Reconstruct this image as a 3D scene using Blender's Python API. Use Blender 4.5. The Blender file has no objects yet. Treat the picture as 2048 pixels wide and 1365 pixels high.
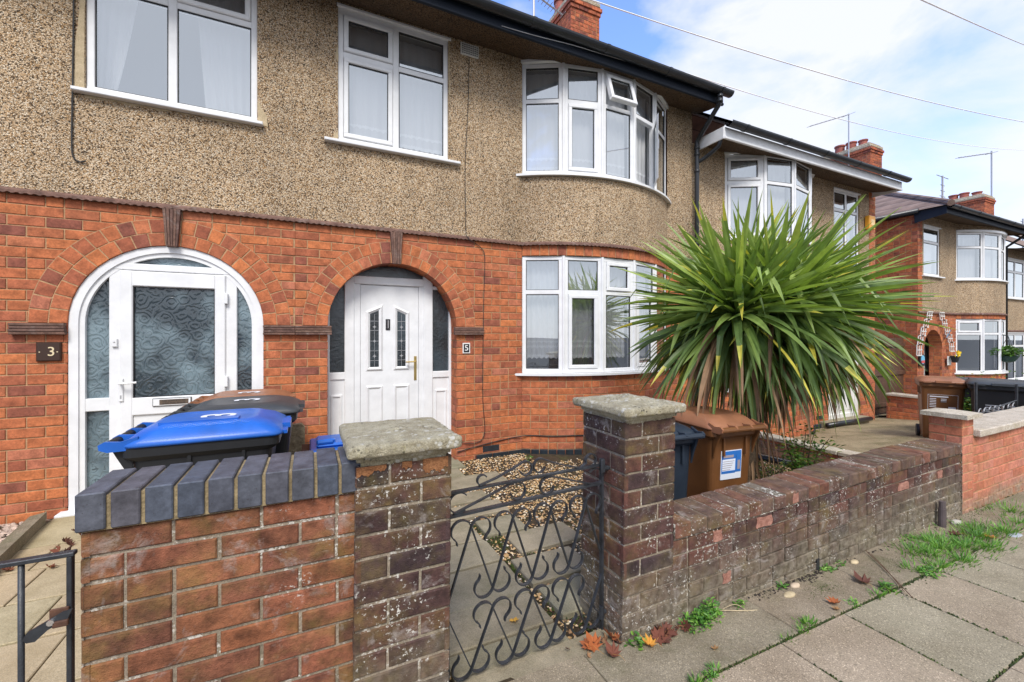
import bpy, bmesh, math, random
from math import sin, cos, pi, sqrt, radians, atan2, hypot
from mathutils import Vector, Matrix
random.seed(7)
scene = bpy.context.scene
COL = scene.collection
# ---------------------------------------------------------------- camera
cam_d = bpy.data.cameras.new('camera'); cam = bpy.data.objects.new('camera', cam_d); COL.objects.link(cam)
cam.location = (0, 0, 1.5)
cam.rotation_euler = (radians(90), 0, radians(-25.6))
cam_d.sensor_width = 36; cam_d.lens = 36*845/2048; cam_d.shift_y = -10.5/2048
cam_d.clip_start = 0.05; cam_d.clip_end = 3000
scene.camera = cam
# ---------------------------------------------------------------- sky and sun
SUN_EL, SUN_AZ = radians(50), radians(200)      # azimuth clockwise from +Y
w = bpy.data.worlds.new('World'); scene.world = w; w.use_nodes = True
nt = w.node_tree; N = nt.nodes; L = nt.links
for n in list(N): N.remove(n)
out = N.new('ShaderNodeOutputWorld'); bg = N.new('ShaderNodeBackground')
sky = N.new('ShaderNodeTexSky'); sky.sky_type = 'NISHITA'; sky.sun_disc = False
sky.sun_elevation = SUN_EL; sky.sun_rotation = SUN_AZ; sky.air_density = 1.0; sky.dust_density = 0.6; sky.ozone_density = 2.5
tc = N.new('ShaderNodeTexCoord')
mp = N.new('ShaderNodeMapping'); mp.inputs['Scale'].default_value = (1.0, 1.0, 1.7); mp.inputs['Location'].default_value = (0.35, 0.2, 0.1)
L.new(tc.outputs['Generated'], mp.inputs['Vector'])
n1 = N.new('ShaderNodeTexNoise'); n1.inputs['Scale'].default_value = 3.2; n1.inputs['Detail'].default_value = 9; n1.inputs['Roughness'].default_value = 0.55; n1.inputs['Distortion'].default_value = 0.25
L.new(mp.outputs[0], n1.inputs['Vector'])
# the cloud bank thickens towards the east of the street and thins overhead to the north
dot = N.new('ShaderNodeVectorMath'); dot.operation = 'DOT_PRODUCT'; dot.inputs[1].default_value = (0.5, -0.85, -0.6)
L.new(tc.outputs['Generated'], dot.inputs[0])
ad = N.new('ShaderNodeMath'); ad.operation = 'MULTIPLY_ADD'; ad.inputs[1].default_value = 0.42; ad.inputs[2].default_value = 0.235
L.new(dot.outputs['Value'], ad.inputs[0])
ad2 = N.new('ShaderNodeMath'); ad2.operation = 'ADD'; L.new(n1.outputs['Fac'], ad2.inputs[0]); L.new(ad.outputs[0], ad2.inputs[1])
cr = N.new('ShaderNodeValToRGB'); cr.color_ramp.elements[0].position = 0.47; cr.color_ramp.elements[1].position = 0.72
cr.color_ramp.elements[0].color = (0.0, 0.0, 0.0, 1); cr.color_ramp.elements[1].color = (0.95, 0.95, 0.95, 1)
L.new(ad2.outputs[0], cr.inputs[0])
tint = N.new('ShaderNodeMixRGB'); tint.blend_type = 'MULTIPLY'; tint.inputs[0].default_value = 1.0; tint.inputs[2].default_value = (1.35, 1.42, 1.75, 1)
L.new(sky.outputs[0], tint.inputs[1])
mx = N.new('ShaderNodeMixRGB'); mx.inputs[2].default_value = (4.1, 4.2, 4.5, 1)
L.new(cr.outputs[0], mx.inputs[0]); L.new(tint.outputs[0], mx.inputs[1])
L.new(mx.outputs[0], bg.inputs['Color']); bg.inputs['Strength'].default_value = 0.14
L.new(bg.outputs[0], out.inputs['Surface'])
sd = bpy.data.lights.new('sun', 'SUN'); sd.energy = 2.1; sd.angle = radians(20); sd.color = (1.0, 0.96, 0.9)
so = bpy.data.objects.new('sun', sd); COL.objects.link(so)
sv = Vector((sin(SUN_AZ)*cos(SUN_EL), cos(SUN_AZ)*cos(SUN_EL), sin(SUN_EL)))
so.rotation_euler = sv.to_track_quat('Z', 'Y').to_euler()
scene.view_settings.view_transform = 'Standard'; scene.view_settings.look = 'None'
scene.view_settings.exposure = 0.78; scene.view_settings.gamma = 1.0
scene.render.engine = 'CYCLES'
try:
    scene.cycles.max_bounces = 6; scene.cycles.transparent_max_bounces = 12
except Exception: pass

# ---------------------------------------------------------------- mesh builder
def tagit(o, label=None, cat=None, group=None, kind=None):
    if label: o['label'] = label
    if cat: o['category'] = cat
    if group: o['group'] = group
    if kind: o['kind'] = kind
    return o
def thing(name, loc, label, cat, group=None, rz=0, parent=None):
    o = bpy.data.objects.new(name, None); o.empty_display_size = 0.2; COL.objects.link(o)
    o.location = loc; o.rotation_euler = (0, 0, rz)
    return tagit(o, label, cat, group)
def wpos(o):
    v = Vector((0, 0, 0))
    while o is not None: v = v + Vector(o.location); o = o.parent
    return v
class MB:
    def __init__(s): s.v = []; s.f = []; s.r = []; s.m = []; s.rn = 0.5; s.mi = 0
    def add(s, vs, fs, rnd=None, mi=None):
        b = len(s.v); s.v.extend([tuple(x) for x in vs])
        r = s.rn if rnd is None else rnd; m = s.mi if mi is None else mi
        for f in fs: s.f.append(tuple(b+i for i in f)); s.r.append(r); s.m.append(m)
    def quad(s, a, b, c, d, rnd=None, mi=None): s.add([a, b, c, d], [(0, 1, 2, 3)], rnd, mi)
    def build(s, name, mats, parent=None, smooth=False, local=False):
        me = bpy.data.meshes.new(name)
        off = Vector((0, 0, 0))
        if parent is not None and not local: off = wpos(parent)
        ox, oy, oz = off
        me.from_pydata([(x-ox, y-oy, z-oz) for x, y, z in s.v], [], s.f)
        a = me.attributes.new('rnd', 'FLOAT', 'FACE'); a.data.foreach_set('value', s.r)
        if not isinstance(mats, (list, tuple)): mats = [mats]
        for m in mats: me.materials.append(m)
        me.polygons.foreach_set('material_index', s.m)
        if smooth: me.polygons.foreach_set('use_smooth', [True]*len(s.f))
        me.update()
        o = bpy.data.objects.new(name, me); COL.objects.link(o)
        if parent is not None: o.parent = parent
        return o
def build_each(mb, name, mats, parent=None, smooth=False, local=False):
    """one object per loose piece"""
    par = list(range(len(mb.v)))
    def find(a):
        while par[a] != a: par[a] = par[par[a]]; a = par[a]
        return a
    for f in mb.f:
        for i in f[1:]: par[find(i)] = find(f[0])
    groups = {}
    for k, f in enumerate(mb.f): groups.setdefault(find(f[0]), []).append(k)
    out_ = []
    for g in groups.values():
        m2 = MB(); mp_ = {}
        for k in g:
            ff = []
            for i in mb.f[k]:
                if i not in mp_: mp_[i] = len(m2.v); m2.v.append(mb.v[i])
                ff.append(mp_[i])
            m2.f.append(tuple(ff)); m2.r.append(mb.r[k]); m2.m.append(mb.m[k])
        out_.append(m2.build(name, mats, parent, smooth, local))
    return out_
def ident(u, v, d): return (u, v, d)
def front(Y): return lambda u, v, d: (u, Y-d, v)          # wall facing -Y : u=x, v=z, d outwards
def box(mb, mp, u0, u1, v0, v1, d0, d1, ch=0.0, rnd=None, mi=None):
    """box in mapped space; d1 is the outer face, chamfered by ch"""
    if ch <= 0:
        P = [mp(u, v, d) for d in (d0, d1) for v in (v0, v1) for u in (u0, u1)]
        mb.add(P, [(4, 5, 7, 6), (0, 2, 3, 1), (0, 1, 5, 4), (2, 6, 7, 3), (0, 4, 6, 2), (1, 3, 7, 5)], rnd, mi); return
    A = [mp(u0, v0, d0), mp(u1, v0, d0), mp(u1, v1, d0), mp(u0, v1, d0)]
    B = [mp(u0, v0, d1-ch), mp(u1, v0, d1-ch), mp(u1, v1, d1-ch), mp(u0, v1, d1-ch)]
    C = [mp(u0+ch, v0+ch, d1), mp(u1-ch, v0+ch, d1), mp(u1-ch, v1-ch, d1), mp(u0+ch, v1-ch, d1)]
    mb.add(A+B+C, [(8, 9, 10, 11), (4, 5, 9, 8), (5, 6, 10, 9), (6, 7, 11, 10), (7, 4, 8, 11), (0, 1, 5, 4), (1, 2, 6, 5), (2, 3, 7, 6), (3, 0, 4, 7), (3, 2, 1, 0)], rnd, mi)
def wbox(mb, x0, x1, y0, y1, z0, z1, ch=0.0, rnd=None, mi=None):
    """world box chamfered on all edges"""
    if ch <= 0:
        box(mb, ident, x0, x1, y0, y1, z0, z1, 0, rnd, mi); return
    c = ch
    V = []; 
    for (sx, X, Xi) in ((0, x0, x0+c), (1, x1, x1-c)):
        for (sy, Y, Yi) in ((0, y0, y0+c), (1, y1, y1-c)):
            for (sz, Z, Zi) in ((0, z0, z0+c), (1, z1, z1-c)):
                V += [(X, Yi, Zi), (Xi, Y, Zi), (Xi, Yi, Z)]
    def i(sx, sy, sz, k): return (sx*4+sy*2+sz)*3+k
    F = []
    F.append([i(0,0,0,0), i(0,0,1,0), i(0,1,1,0), i(0,1,0,0)]); F.append([i(1,0,0,0), i(1,1,0,0), i(1,1,1,0), i(1,0,1,0)])
    F.append([i(0,0,0,1), i(1,0,0,1), i(1,0,1,1), i(0,0,1,1)]); F.append([i(0,1,0,1), i(0,1,1,1), i(1,1,1,1), i(1,1,0,1)])
    F.append([i(0,0,0,2), i(0,1,0,2), i(1,1,0,2), i(1,0,0,2)]); F.append([i(0,0,1,2), i(1,0,1,2), i(1,1,1,2), i(0,1,1,2)])
    for a in (0, 1):
        for b in (0, 1):
            F.append([i(a,b,0,0), i(a,b,1,0), i(a,b,1,1), i(a,b,0,1)])
            F.append([i(a,0,b,0), i(a,1,b,0), i(a,1,b,2), i(a,0,b,2)])
            F.append([i(0,a,b,1), i(1,a,b,1), i(1,a,b,2), i(0,a,b,2)])
            for d in (0, 1): F.append([i(a,b,d,0), i(a,b,d,1), i(a,b,d,2)])
    mb.add(V, F, rnd, mi)
def tube(mb, pts, r, seg=6, cap=True, rnd=None, mi=None):
    pts = [Vector(p) for p in pts]; n = len(pts); rings = []
    t = (pts[1]-pts[0]).normalized(); up = Vector((0, 0, 1)) if abs(t.z) < 0.9 else Vector((1, 0, 0))
    a = t.cross(up).normalized()
    for k in range(n):
        if k == 0: t = pts[1]-pts[0]
        elif k == n-1: t = pts[-1]-pts[-2]
        else: t = pts[k+1]-pts[k-1]
        t.normalize(); a = (a-t*a.dot(t)).normalized(); b = t.cross(a)
        rr = r[k] if isinstance(r, (list, tuple)) else r
        rings.append([pts[k]+(a*cos(2*pi*j/seg)+b*sin(2*pi*j/seg))*rr for j in range(seg)])
    V = [p for R in rings for p in R]; F = []
    for k in range(n-1):
        for j in range(seg): F.append((k*seg+j, k*seg+(j+1) % seg, (k+1)*seg+(j+1) % seg, (k+1)*seg+j))
    if cap: F.append(tuple(range(seg))[::-1]); F.append(tuple((n-1)*seg+j for j in range(seg)))
    mb.add(V, F, rnd, mi)
def strip(mb, pts, nrm, w, t, rnd=None, mi=None):
    """flat bar of width w (along nrm) and thickness t following pts"""
    pts = [Vector(p) for p in pts]; nrm = Vector(nrm).normalized(); n = len(pts); V = []
    for k in range(n):
        tt = (pts[min(k+1, n-1)]-pts[max(k-1, 0)]).normalized(); b = tt.cross(nrm).normalized()
        for (x, y) in ((-1, -1), (1, -1), (1, 1), (-1, 1)): V.append(pts[k]+nrm*(w/2*x)+b*(t/2*y))
    F = [(3, 2, 1, 0), tuple((n-1)*4+j for j in range(4))]
    for k in range(n-1):
        for j in range(4): F.append((k*4+j, k*4+(j+1) % 4, (k+1)*4+(j+1) % 4, (k+1)*4+j))
    mb.add(V, F, rnd, mi)
def lathe(mb, prof, c, seg=16, rnd=None, mi=None):
    V = []; F = []; n = len(prof)
    for (r, z) in prof:
        for j in range(seg): V.append((c[0]+r*cos(2*pi*j/seg), c[1]+r*sin(2*pi*j/seg), c[2]+z))
    for k in range(n-1):
        for j in range(seg): F.append((k*seg+j, k*seg+(j+1) % seg, (k+1)*seg+(j+1) % seg, (k+1)*seg+j))
    mb.add(V, F, rnd, mi)
def prism(mb, mp, poly, d0, d1, rnd=None, mi=None):
    n = len(poly)
    V = [mp(u, v, d0) for u, v in poly]+[mp(u, v, d1) for u, v in poly]
    F = [tuple(range(n))[::-1], tuple(range(n, 2*n))]+[(k, (k+1) % n, n+(k+1) % n, n+k) for k in range(n)]
    mb.add(V, F, rnd, mi)
def text_obj(name, s, size, loc, rot, mat, depth=0.002, parent=None, align='CENTER', sx=1.0):
    cu = bpy.data.curves.new(name, 'FONT'); cu.body = s; cu.size = size; cu.extrude = depth; cu.align_x = align; cu.align_y = 'CENTER'
    t = bpy.data.objects.new(name, cu); COL.objects.link(t)
    dg = bpy.context.evaluated_depsgraph_get(); me = bpy.data.meshes.new_from_object(t.evaluated_get(dg))
    bpy.data.objects.remove(t); me.name = name; me.materials.clear(); me.materials.append(mat)
    M = Matrix.LocRotScale(Vector(loc), __import__('mathutils').Euler(rot), Vector((sx, 1, 1))); me.transform(M)
    if parent is not None: me.transform(Matrix.Translation(-wpos(parent)))
    o = bpy.data.objects.new(name, me); COL.objects.link(o)
    if parent is not None: o.parent = parent
    return o

# ---------------------------------------------------------------- materials
def mat(name):
    m = bpy.data.materials.new(name); m.use_nodes = True; nt = m.node_tree
    b = nt.nodes['Principled BSDF']; return m, nt, b
def nd(nt, t, **kw):
    n = nt.nodes.new(t)
    for k, v in kw.items():
        if k.startswith('i_'): n.inputs[k[2:].replace('_', ' ')].default_value = v
        else: setattr(n, k, v)
    return n
def ramp(nt, src, stops, interp='LINEAR'):
    c = nt.nodes.new('ShaderNodeValToRGB'); e = c.color_ramp; e.interpolation = interp
    while len(e.elements) < len(stops): e.elements.new(0.5)
    for k, (p, col) in enumerate(stops):
        e.elements[k].position = p; e.elements[k].color = (col[0], col[1], col[2], 1) if isinstance(col, (tuple, list)) else (col, col, col, 1)
    nt.links.new(src, c.inputs[0]); return c
def noise(nt, vec, scale, detail=4, rough=0.55, dist=0.0):
    n = nd(nt, 'ShaderNodeTexNoise'); n.inputs['Scale'].default_value = scale; n.inputs['Detail'].default_value = detail
    n.inputs['Roughness'].default_value = rough; n.inputs['Distortion'].default_value = dist
    if vec is not None: nt.links.new(vec, n.inputs['Vector'])
    return n
def mix(nt, fac, a, b, blend='MIX'):
    m = nd(nt, 'ShaderNodeMixRGB', blend_type=blend)
    for k, x in ((0, fac), (1, a), (2, b)):
        if isinstance(x, (int, float)): m.inputs[k].default_value = x if k == 0 else (x, x, x, 1)
        elif isinstance(x, (tuple, list)): m.inputs[k].default_value = (x[0], x[1], x[2], 1)
        else: nt.links.new(x, m.inputs[k])
    return m.outputs[0]
def math_(nt, op, a, b=0.0, c=None, clamp=False):
    m = nd(nt, 'ShaderNodeMath', operation=op); m.use_clamp = clamp
    for k, x in ((0, a), (1, b), (2, c)):
        if x is None: continue
        if isinstance(x, (int, float)): m.inputs[k].default_value = x
        else: nt.links.new(x, m.inputs[k])
    return m.outputs[0]
def bump(nt, b, h, dist=0.003, strength=1.0):
    bp = nd(nt, 'ShaderNodeBump'); bp.inputs['Strength'].default_value = strength; bp.inputs['Distance'].default_value = dist
    nt.links.new(h, bp.inputs['Height']); nt.links.new(bp.outputs[0], b.inputs['Normal'])
def objco(nt): return nd(nt, 'ShaderNodeTexCoord').outputs['Object']
def pos(nt): return nd(nt, 'ShaderNodeNewGeometry').outputs['Position']
def rndattr(nt):
    a = nd(nt, 'ShaderNodeAttribute', attribute_name='rnd'); return a.outputs['Fac']
def plain(name, col, rough=0.5, spec=0.5, metal=0.0, var=0.0, vscale=8, bmp=0.0, bscale=60):
    m, nt, b = mat(name); p = pos(nt)
    if var > 0:
        n = noise(nt, p, vscale, 6, 0.6); r = ramp(nt, n.outputs['Fac'], [(0.3, tuple(c*(1-var) for c in col)), (0.7, tuple(min(1, c*(1+var*0.6)) for c in col))])
        nt.links.new(r.outputs[0], b.inputs['Base Color'])
    else: b.inputs['Base Color'].default_value = (*col, 1)
    b.inputs['Roughness'].default_value = rough; b.inputs['Metallic'].default_value = metal; b.inputs['Specular IOR Level'].default_value = spec
    if bmp > 0: bump(nt, b, noise(nt, p, bscale, 5, 0.6).outputs['Fac'], bmp)
    return m
def brickmat(name, cols, mott=0.5, speck=True, lichen=0.0, green=0.0, efflo=0.0, rough=0.85, bdist=0.0025, base_green=False, gz=0.3, lth=0.50):
    m, nt, b = mat(name); p = pos(nt); r = rndattr(nt)
    # each brick samples its own piece of noise
    off = nd(nt, 'ShaderNodeVectorMath', operation='MULTIPLY_ADD'); off.inputs[1].default_value = (1, 1, 1)
    nt.links.new(p, off.inputs[0]); cmb = nd(nt, 'ShaderNodeCombineXYZ')
    rr = math_(nt, 'MULTIPLY', r, 37.0)
    for k in range(3): nt.links.new(rr, cmb.inputs[k])
    nt.links.new(cmb.outputs[0], off.inputs[2]); P = off.outputs[0]
    n = len(cols); base = ramp(nt, r, [(k/(n-1), c) for k, c in enumerate(cols)])
    n1 = noise(nt, P, 14, 5, 0.6); n2 = noise(nt, P, 70, 4, 0.6)
    dark = ramp(nt, n1.outputs['Fac'], [(0.32, 1-mott), (0.62, 1.12)])
    c = mix(nt, 1.0, base.outputs[0], dark.outputs[0], 'MULTIPLY')
    c = mix(nt, 1.0, c, ramp(nt, n2.outputs['Fac'], [(0.3, 0.78), (0.7, 1.15)]).outputs[0], 'MULTIPLY')
    if speck:
        v = nd(nt, 'ShaderNodeTexVoronoi'); v.inputs['Scale'].default_value = 95; nt.links.new(P, v.inputs['Vector'])
        s = ramp(nt, v.outputs['Distance'], [(0.10, 1.0), (0.2, 0.0)])
        g = ramp(nt, noise(nt, P, 23, 2).outputs['Fac'], [(0.50, 0.0), (0.62, 0.75)])
        c = mix(nt, math_(nt, 'MULTIPLY', s.outputs[0], g.outputs[0]), c, (0.03, 0.02, 0.018))
    sep = nd(nt, 'ShaderNodeSeparateXYZ'); nt.links.new(p, sep.inputs[0])
    if green > 0:
        zf = ramp(nt, math_(nt, 'MULTIPLY_ADD', noise(nt, p, 4.5, 5, 0.65).outputs['Fac'], 0.32, math_(nt, 'SUBTRACT', sep.outputs['Z'], 0.16)), [(0.06, 1.0), (gz, 0.30), (gz+0.08, 0.0)]) if base_green else None
        gm = ramp(nt, noise(nt, p, 5.5, 7, 0.65).outputs['Fac'], [(0.44, 0.0), (0.66, 1.0)])
        f = math_(nt, 'MULTIPLY', gm.outputs[0], green)
        gc = ramp(nt, noise(nt, p, 17, 3).outputs['Fac'], [(0.35, (0.09, 0.075, 0.035)), (0.6, (0.30, 0.23, 0.06))])
        c = mix(nt, f, c, gc.outputs[0])
        if zf: 
            zg = math_(nt, 'MULTIPLY', zf.outputs[0], ramp(nt, noise(nt, p, 9, 5).outputs['Fac'], [(0.3, 0.45), (0.6, 1.0)]).outputs[0])
            c = mix(nt, math_(nt, 'MULTIPLY', zg, 0.8), c, ramp(nt, noise(nt, p, 30, 4).outputs['Fac'], [(0.35, (0.12, 0.105, 0.065)), (0.65, (0.34, 0.30, 0.22))]).outputs[0])
    if lichen > 0:
        s = ramp(nt, noise(nt, p, 75, 4, 0.62, 0.4).outputs['Fac'], [(0.585, 0.0), (0.64, 1.0)]); g = ramp(nt, noise(nt, p, 4.2, 7, 0.8).outputs['Fac'], [(lth, 0.0), (lth+.07, 1.0)])
        c = mix(nt, math_(nt, 'MULTIPLY', math_(nt, 'MULTIPLY', s.outputs[0], g.outputs[0]), lichen), c, (0.62, 0.60, 0.54))
    if efflo > 0:
        e = ramp(nt, noise(nt, p, 6.5, 8, 0.72, 0.6).outputs['Fac'], [(0.56, 0.0), (0.70, 1.0)])
        c = mix(nt, math_(nt, 'MULTIPLY', e.outputs[0], efflo), c, (0.42, 0.38, 0.35))
    nt.links.new(c, b.inputs['Base Color']); b.inputs['Roughness'].default_value = rough; b.inputs['Specular IOR Level'].default_value = 0.3
    h = math_(nt, 'ADD', noise(nt, P, 45, 6, 0.65).outputs['Fac'], math_(nt, 'MULTIPLY', noise(nt, P, 230, 3).outputs['Fac'], 0.5))
    bump(nt, b, h, bdist, 1.0); return m
def mortarmat(name, col, dark=0.5, bd=0.002, green=0.0):
    m, nt, b = mat(name); p = pos(nt)
    c = mix(nt, 1.0, col, ramp(nt, noise(nt, p, 12, 6, 0.65).outputs['Fac'], [(0.3, dark), (0.65, 1.1)]).outputs[0], 'MULTIPLY')
    c = mix(nt, 1.0, c, ramp(nt, noise(nt, p, 160, 3).outputs['Fac'], [(0.3, 0.72), (0.7, 1.2)]).outputs[0], 'MULTIPLY')
    if green > 0:
        gm = ramp(nt, noise(nt, p, 6, 6, 0.65).outputs['Fac'], [(0.45, 0.0), (0.62, 1.0)])
        c = mix(nt, math_(nt, 'MULTIPLY', gm.outputs[0], green), c, (0.09, 0.085, 0.04))
        ls = ramp(nt, noise(nt, p, 60, 4, 0.62, 0.4).outputs['Fac'], [(0.53, 0.0), (0.58, 1.0)]); lg = ramp(nt, noise(nt, p, 4.2, 7, 0.8).outputs['Fac'], [(0.47, 0.0), (0.54, 1.0)])
        c = mix(nt, math_(nt, 'MULTIPLY', ls.outputs[0], lg.outputs[0]), c, (0.66, 0.63, 0.56))
    nt.links.new(c, b.inputs['Base Color']); b.inputs['Roughness'].default_value = 0.95; b.inputs['Specular IOR Level'].default_value = 0.15
    bump(nt, b, noise(nt, p, 120, 5, 0.7).outputs['Fac'], bd); return m
M = {}
M['brick'] = brickmat('red_facing_brick', [(0.40, 0.125, 0.065), (0.52, 0.165, 0.066), (0.45, 0.14, 0.062), (0.58, 0.19, 0.070), (0.48, 0.15, 0.063), (0.30, 0.095, 0.06), (0.52, 0.16, 0.062), (0.46, 0.165, 0.10), (0.55, 0.18, 0.068), (0.34, 0.105, 0.058), (0.50, 0.155, 0.066), (0.25, 0.085, 0.06), (0.53, 0.17, 0.066)], mott=0.36)
M['ring'] = brickmat('arch_ring_brick', [(0.50, 0.19, 0.10), (0.56, 0.205, 0.085), (0.44, 0.165, 0.105), (0.57, 0.19, 0.08), (0.48, 0.19, 0.12)], mott=0.4)
M['chim'] = brickmat('chimney_brick', [(0.36, 0.10, 0.055), (0.50, 0.14, 0.06), (0.22, 0.07, 0.05), (0.55, 0.16, 0.07), (0.42, 0.11, 0.05)], mott=0.55)
M['mortar'] = mortarmat('sandy_mortar', (0.47, 0.29, 0.16), 0.7)
M['oldbrick'] = brickmat('weathered_purple_brick', [(0.085, 0.042, 0.036), (0.055, 0.034, 0.035), (0.125, 0.052, 0.038), (0.068, 0.039, 0.038), (0.10, 0.048, 0.039), (0.05, 0.034, 0.037), (0.135, 0.055, 0.04), (0.08, 0.044, 0.04)], mott=0.5, lichen=1.0, green=0.32, efflo=0.6, base_green=True, bdist=0.006, gz=0.34)
M['oldtop'] = brickmat('weathered_coping_brick', [(0.13, 0.075, 0.055), (0.18, 0.08, 0.055), (0.11, 0.07, 0.055), (0.15, 0.09, 0.07), (0.21, 0.08, 0.05)], mott=0.5, lichen=0.8, green=0.3, efflo=0.7, bdist=0.004)
M['wallbrick'] = brickmat('brown_garden_wall_brick', [(0.22, 0.085, 0.045), (0.30, 0.11, 0.05), (0.17, 0.066, 0.04), (0.27, 0.105, 0.05), (0.20, 0.075, 0.045), (0.32, 0.115, 0.06), (0.24, 0.085, 0.05), (0.13, 0.055, 0.038)], mott=0.6, lichen=0.7, green=0.32, efflo=0.5, bdist=0.006, lth=0.58)
M['terra'] = brickmat('terracotta_wall_brick', [(0.50, 0.19, 0.12), (0.56, 0.21, 0.13), (0.50, 0.20, 0.14), (0.54, 0.18, 0.10), (0.42, 0.14, 0.08)], mott=0.25, green=0.25, base_green=True, bdist=0.002, gz=0.12)
M['oldmortar'] = mortarmat('grey_lime_mortar', (0.40, 0.33, 0.25), 0.45, 0.006, 0.35)
M['blue'] = brickmat('blue_engineering_brick', [(0.085, 0.095, 0.12), (0.10, 0.105, 0.125), (0.07, 0.085, 0.115), (0.105, 0.10, 0.115)], mott=0.45, rough=0.5, bdist=0.0012)
M['plinth'] = brickmat('blue_black_plinth_brick', [(0.018, 0.026, 0.035), (0.03, 0.038, 0.048), (0.022, 0.03, 0.036)], mott=0.3, speck=False, rough=0.4)
def dash():
    m, nt, b = mat('pebbledash'); p = pos(nt)
    v = nd(nt, 'ShaderNodeTexVoronoi'); v.inputs['Scale'].default_value = 122; v.inputs['Randomness'].default_value = 1.0; nt.links.new(p, v.inputs['Vector'])
    sp = nd(nt, 'ShaderNodeSeparateColor'); nt.links.new(v.outputs['Color'], sp.inputs[0])
    c = ramp(nt, sp.outputs[0], [(0.0, (0.08, 0.055, 0.035)), (0.12, (0.20, 0.13, 0.07)), (0.22, (0.48, 0.345, 0.21)), (0.40, (0.64, 0.495, 0.335)), (0.58, (0.74, 0.59, 0.43)), (0.74, (0.52, 0.335, 0.17)), (0.84, (0.80, 0.71, 0.58)), (1.0, (0.86, 0.80, 0.70))], 'CONSTANT')
    crev = ramp(nt, v.outputs['Distance'], [(0.38, 1.0), (0.70, 0.50)])
    c = mix(nt, 1.0, c.outputs[0], crev.outputs[0], 'MULTIPLY')
    mpz = nd(nt, 'ShaderNodeMapping'); mpz.inputs['Scale'].default_value = (5.0, 5.0, 0.55); nt.links.new(p, mpz.inputs['Vector'])
    stk = ramp(nt, noise(nt, mpz.outputs[0], 1.0, 5, 0.6).outputs['Fac'], [(0.32, 0.86), (0.55, 1.0)])
    c = mix(nt, 1.0, c, stk.outputs[0], 'MULTIPLY')
    big = ramp(nt, noise(nt, p, 1.1, 6, 0.65).outputs['Fac'], [(0.3, 0.76), (0.65, 1.05)])
    c = mix(nt, 1.0, c, big.outputs[0], 'MULTIPLY')
    c = mix(nt, 1.0, c, (1.05, 0.985, 0.89), 'MULTIPLY')
    nt.links.new(c, b.inputs['Base Color']); b.inputs['Roughness'].default_value = 0.8; b.inputs['Specular IOR Level'].default_value = 0.35
    inv = math_(nt, 'SUBTRACT', 1.0, v.outputs['Distance']); bump(nt, b, inv, 0.006, 1.0); return m
M['dash'] = dash()
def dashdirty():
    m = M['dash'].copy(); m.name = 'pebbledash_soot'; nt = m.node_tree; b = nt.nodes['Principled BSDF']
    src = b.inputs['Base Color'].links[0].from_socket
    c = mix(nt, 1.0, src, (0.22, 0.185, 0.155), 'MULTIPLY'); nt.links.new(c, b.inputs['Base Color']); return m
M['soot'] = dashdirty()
M['pvc'] = plain('white_pvc', (0.78, 0.785, 0.79), 0.30, 0.5, var=0.09, vscale=7)
M['pvcold'] = plain('weathered_white_paint', (0.72, 0.71, 0.67), 0.5, var=0.15, vscale=6)
M['gasket'] = plain('black_gasket', (0.02, 0.02, 0.022), 0.6)
M['gut'] = plain('black_gutter_plastic', (0.022, 0.025, 0.030), 0.32, 0.5, var=0.35, vscale=4)
M['fasblue'] = plain('blue_black_fascia_paint', (0.012, 0.018, 0.030), 0.6, 0.3)
M['iron'] = plain('black_painted_iron', (0.030, 0.034, 0.040), 0.42, 0.5, var=0.5, vscale=25, bmp=0.001, bscale=200)
M['cable'] = plain('black_cable', (0.02, 0.02, 0.02), 0.6)
M['wire'] = plain('pale_overhead_wire', (0.97, 0.96, 0.95), 0.6)
M['alu'] = plain('dull_aluminium', (0.42, 0.42, 0.43), 0.5, metal=0.4)
M['brass'] = plain('brass', (0.62, 0.45, 0.16), 0.3, metal=0.9)
M['chrome'] = plain('bright_metal', (0.7, 0.7, 0.7), 0.25, metal=0.9)
M['tilebrown'] = brickmat('ribbed_clay_tile', [(0.17, 0.095, 0.07), (0.21, 0.12, 0.09), (0.14, 0.08, 0.065), (0.24, 0.15, 0.11)], mott=0.45, speck=False, efflo=0.35, bdist=0.003)
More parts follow.
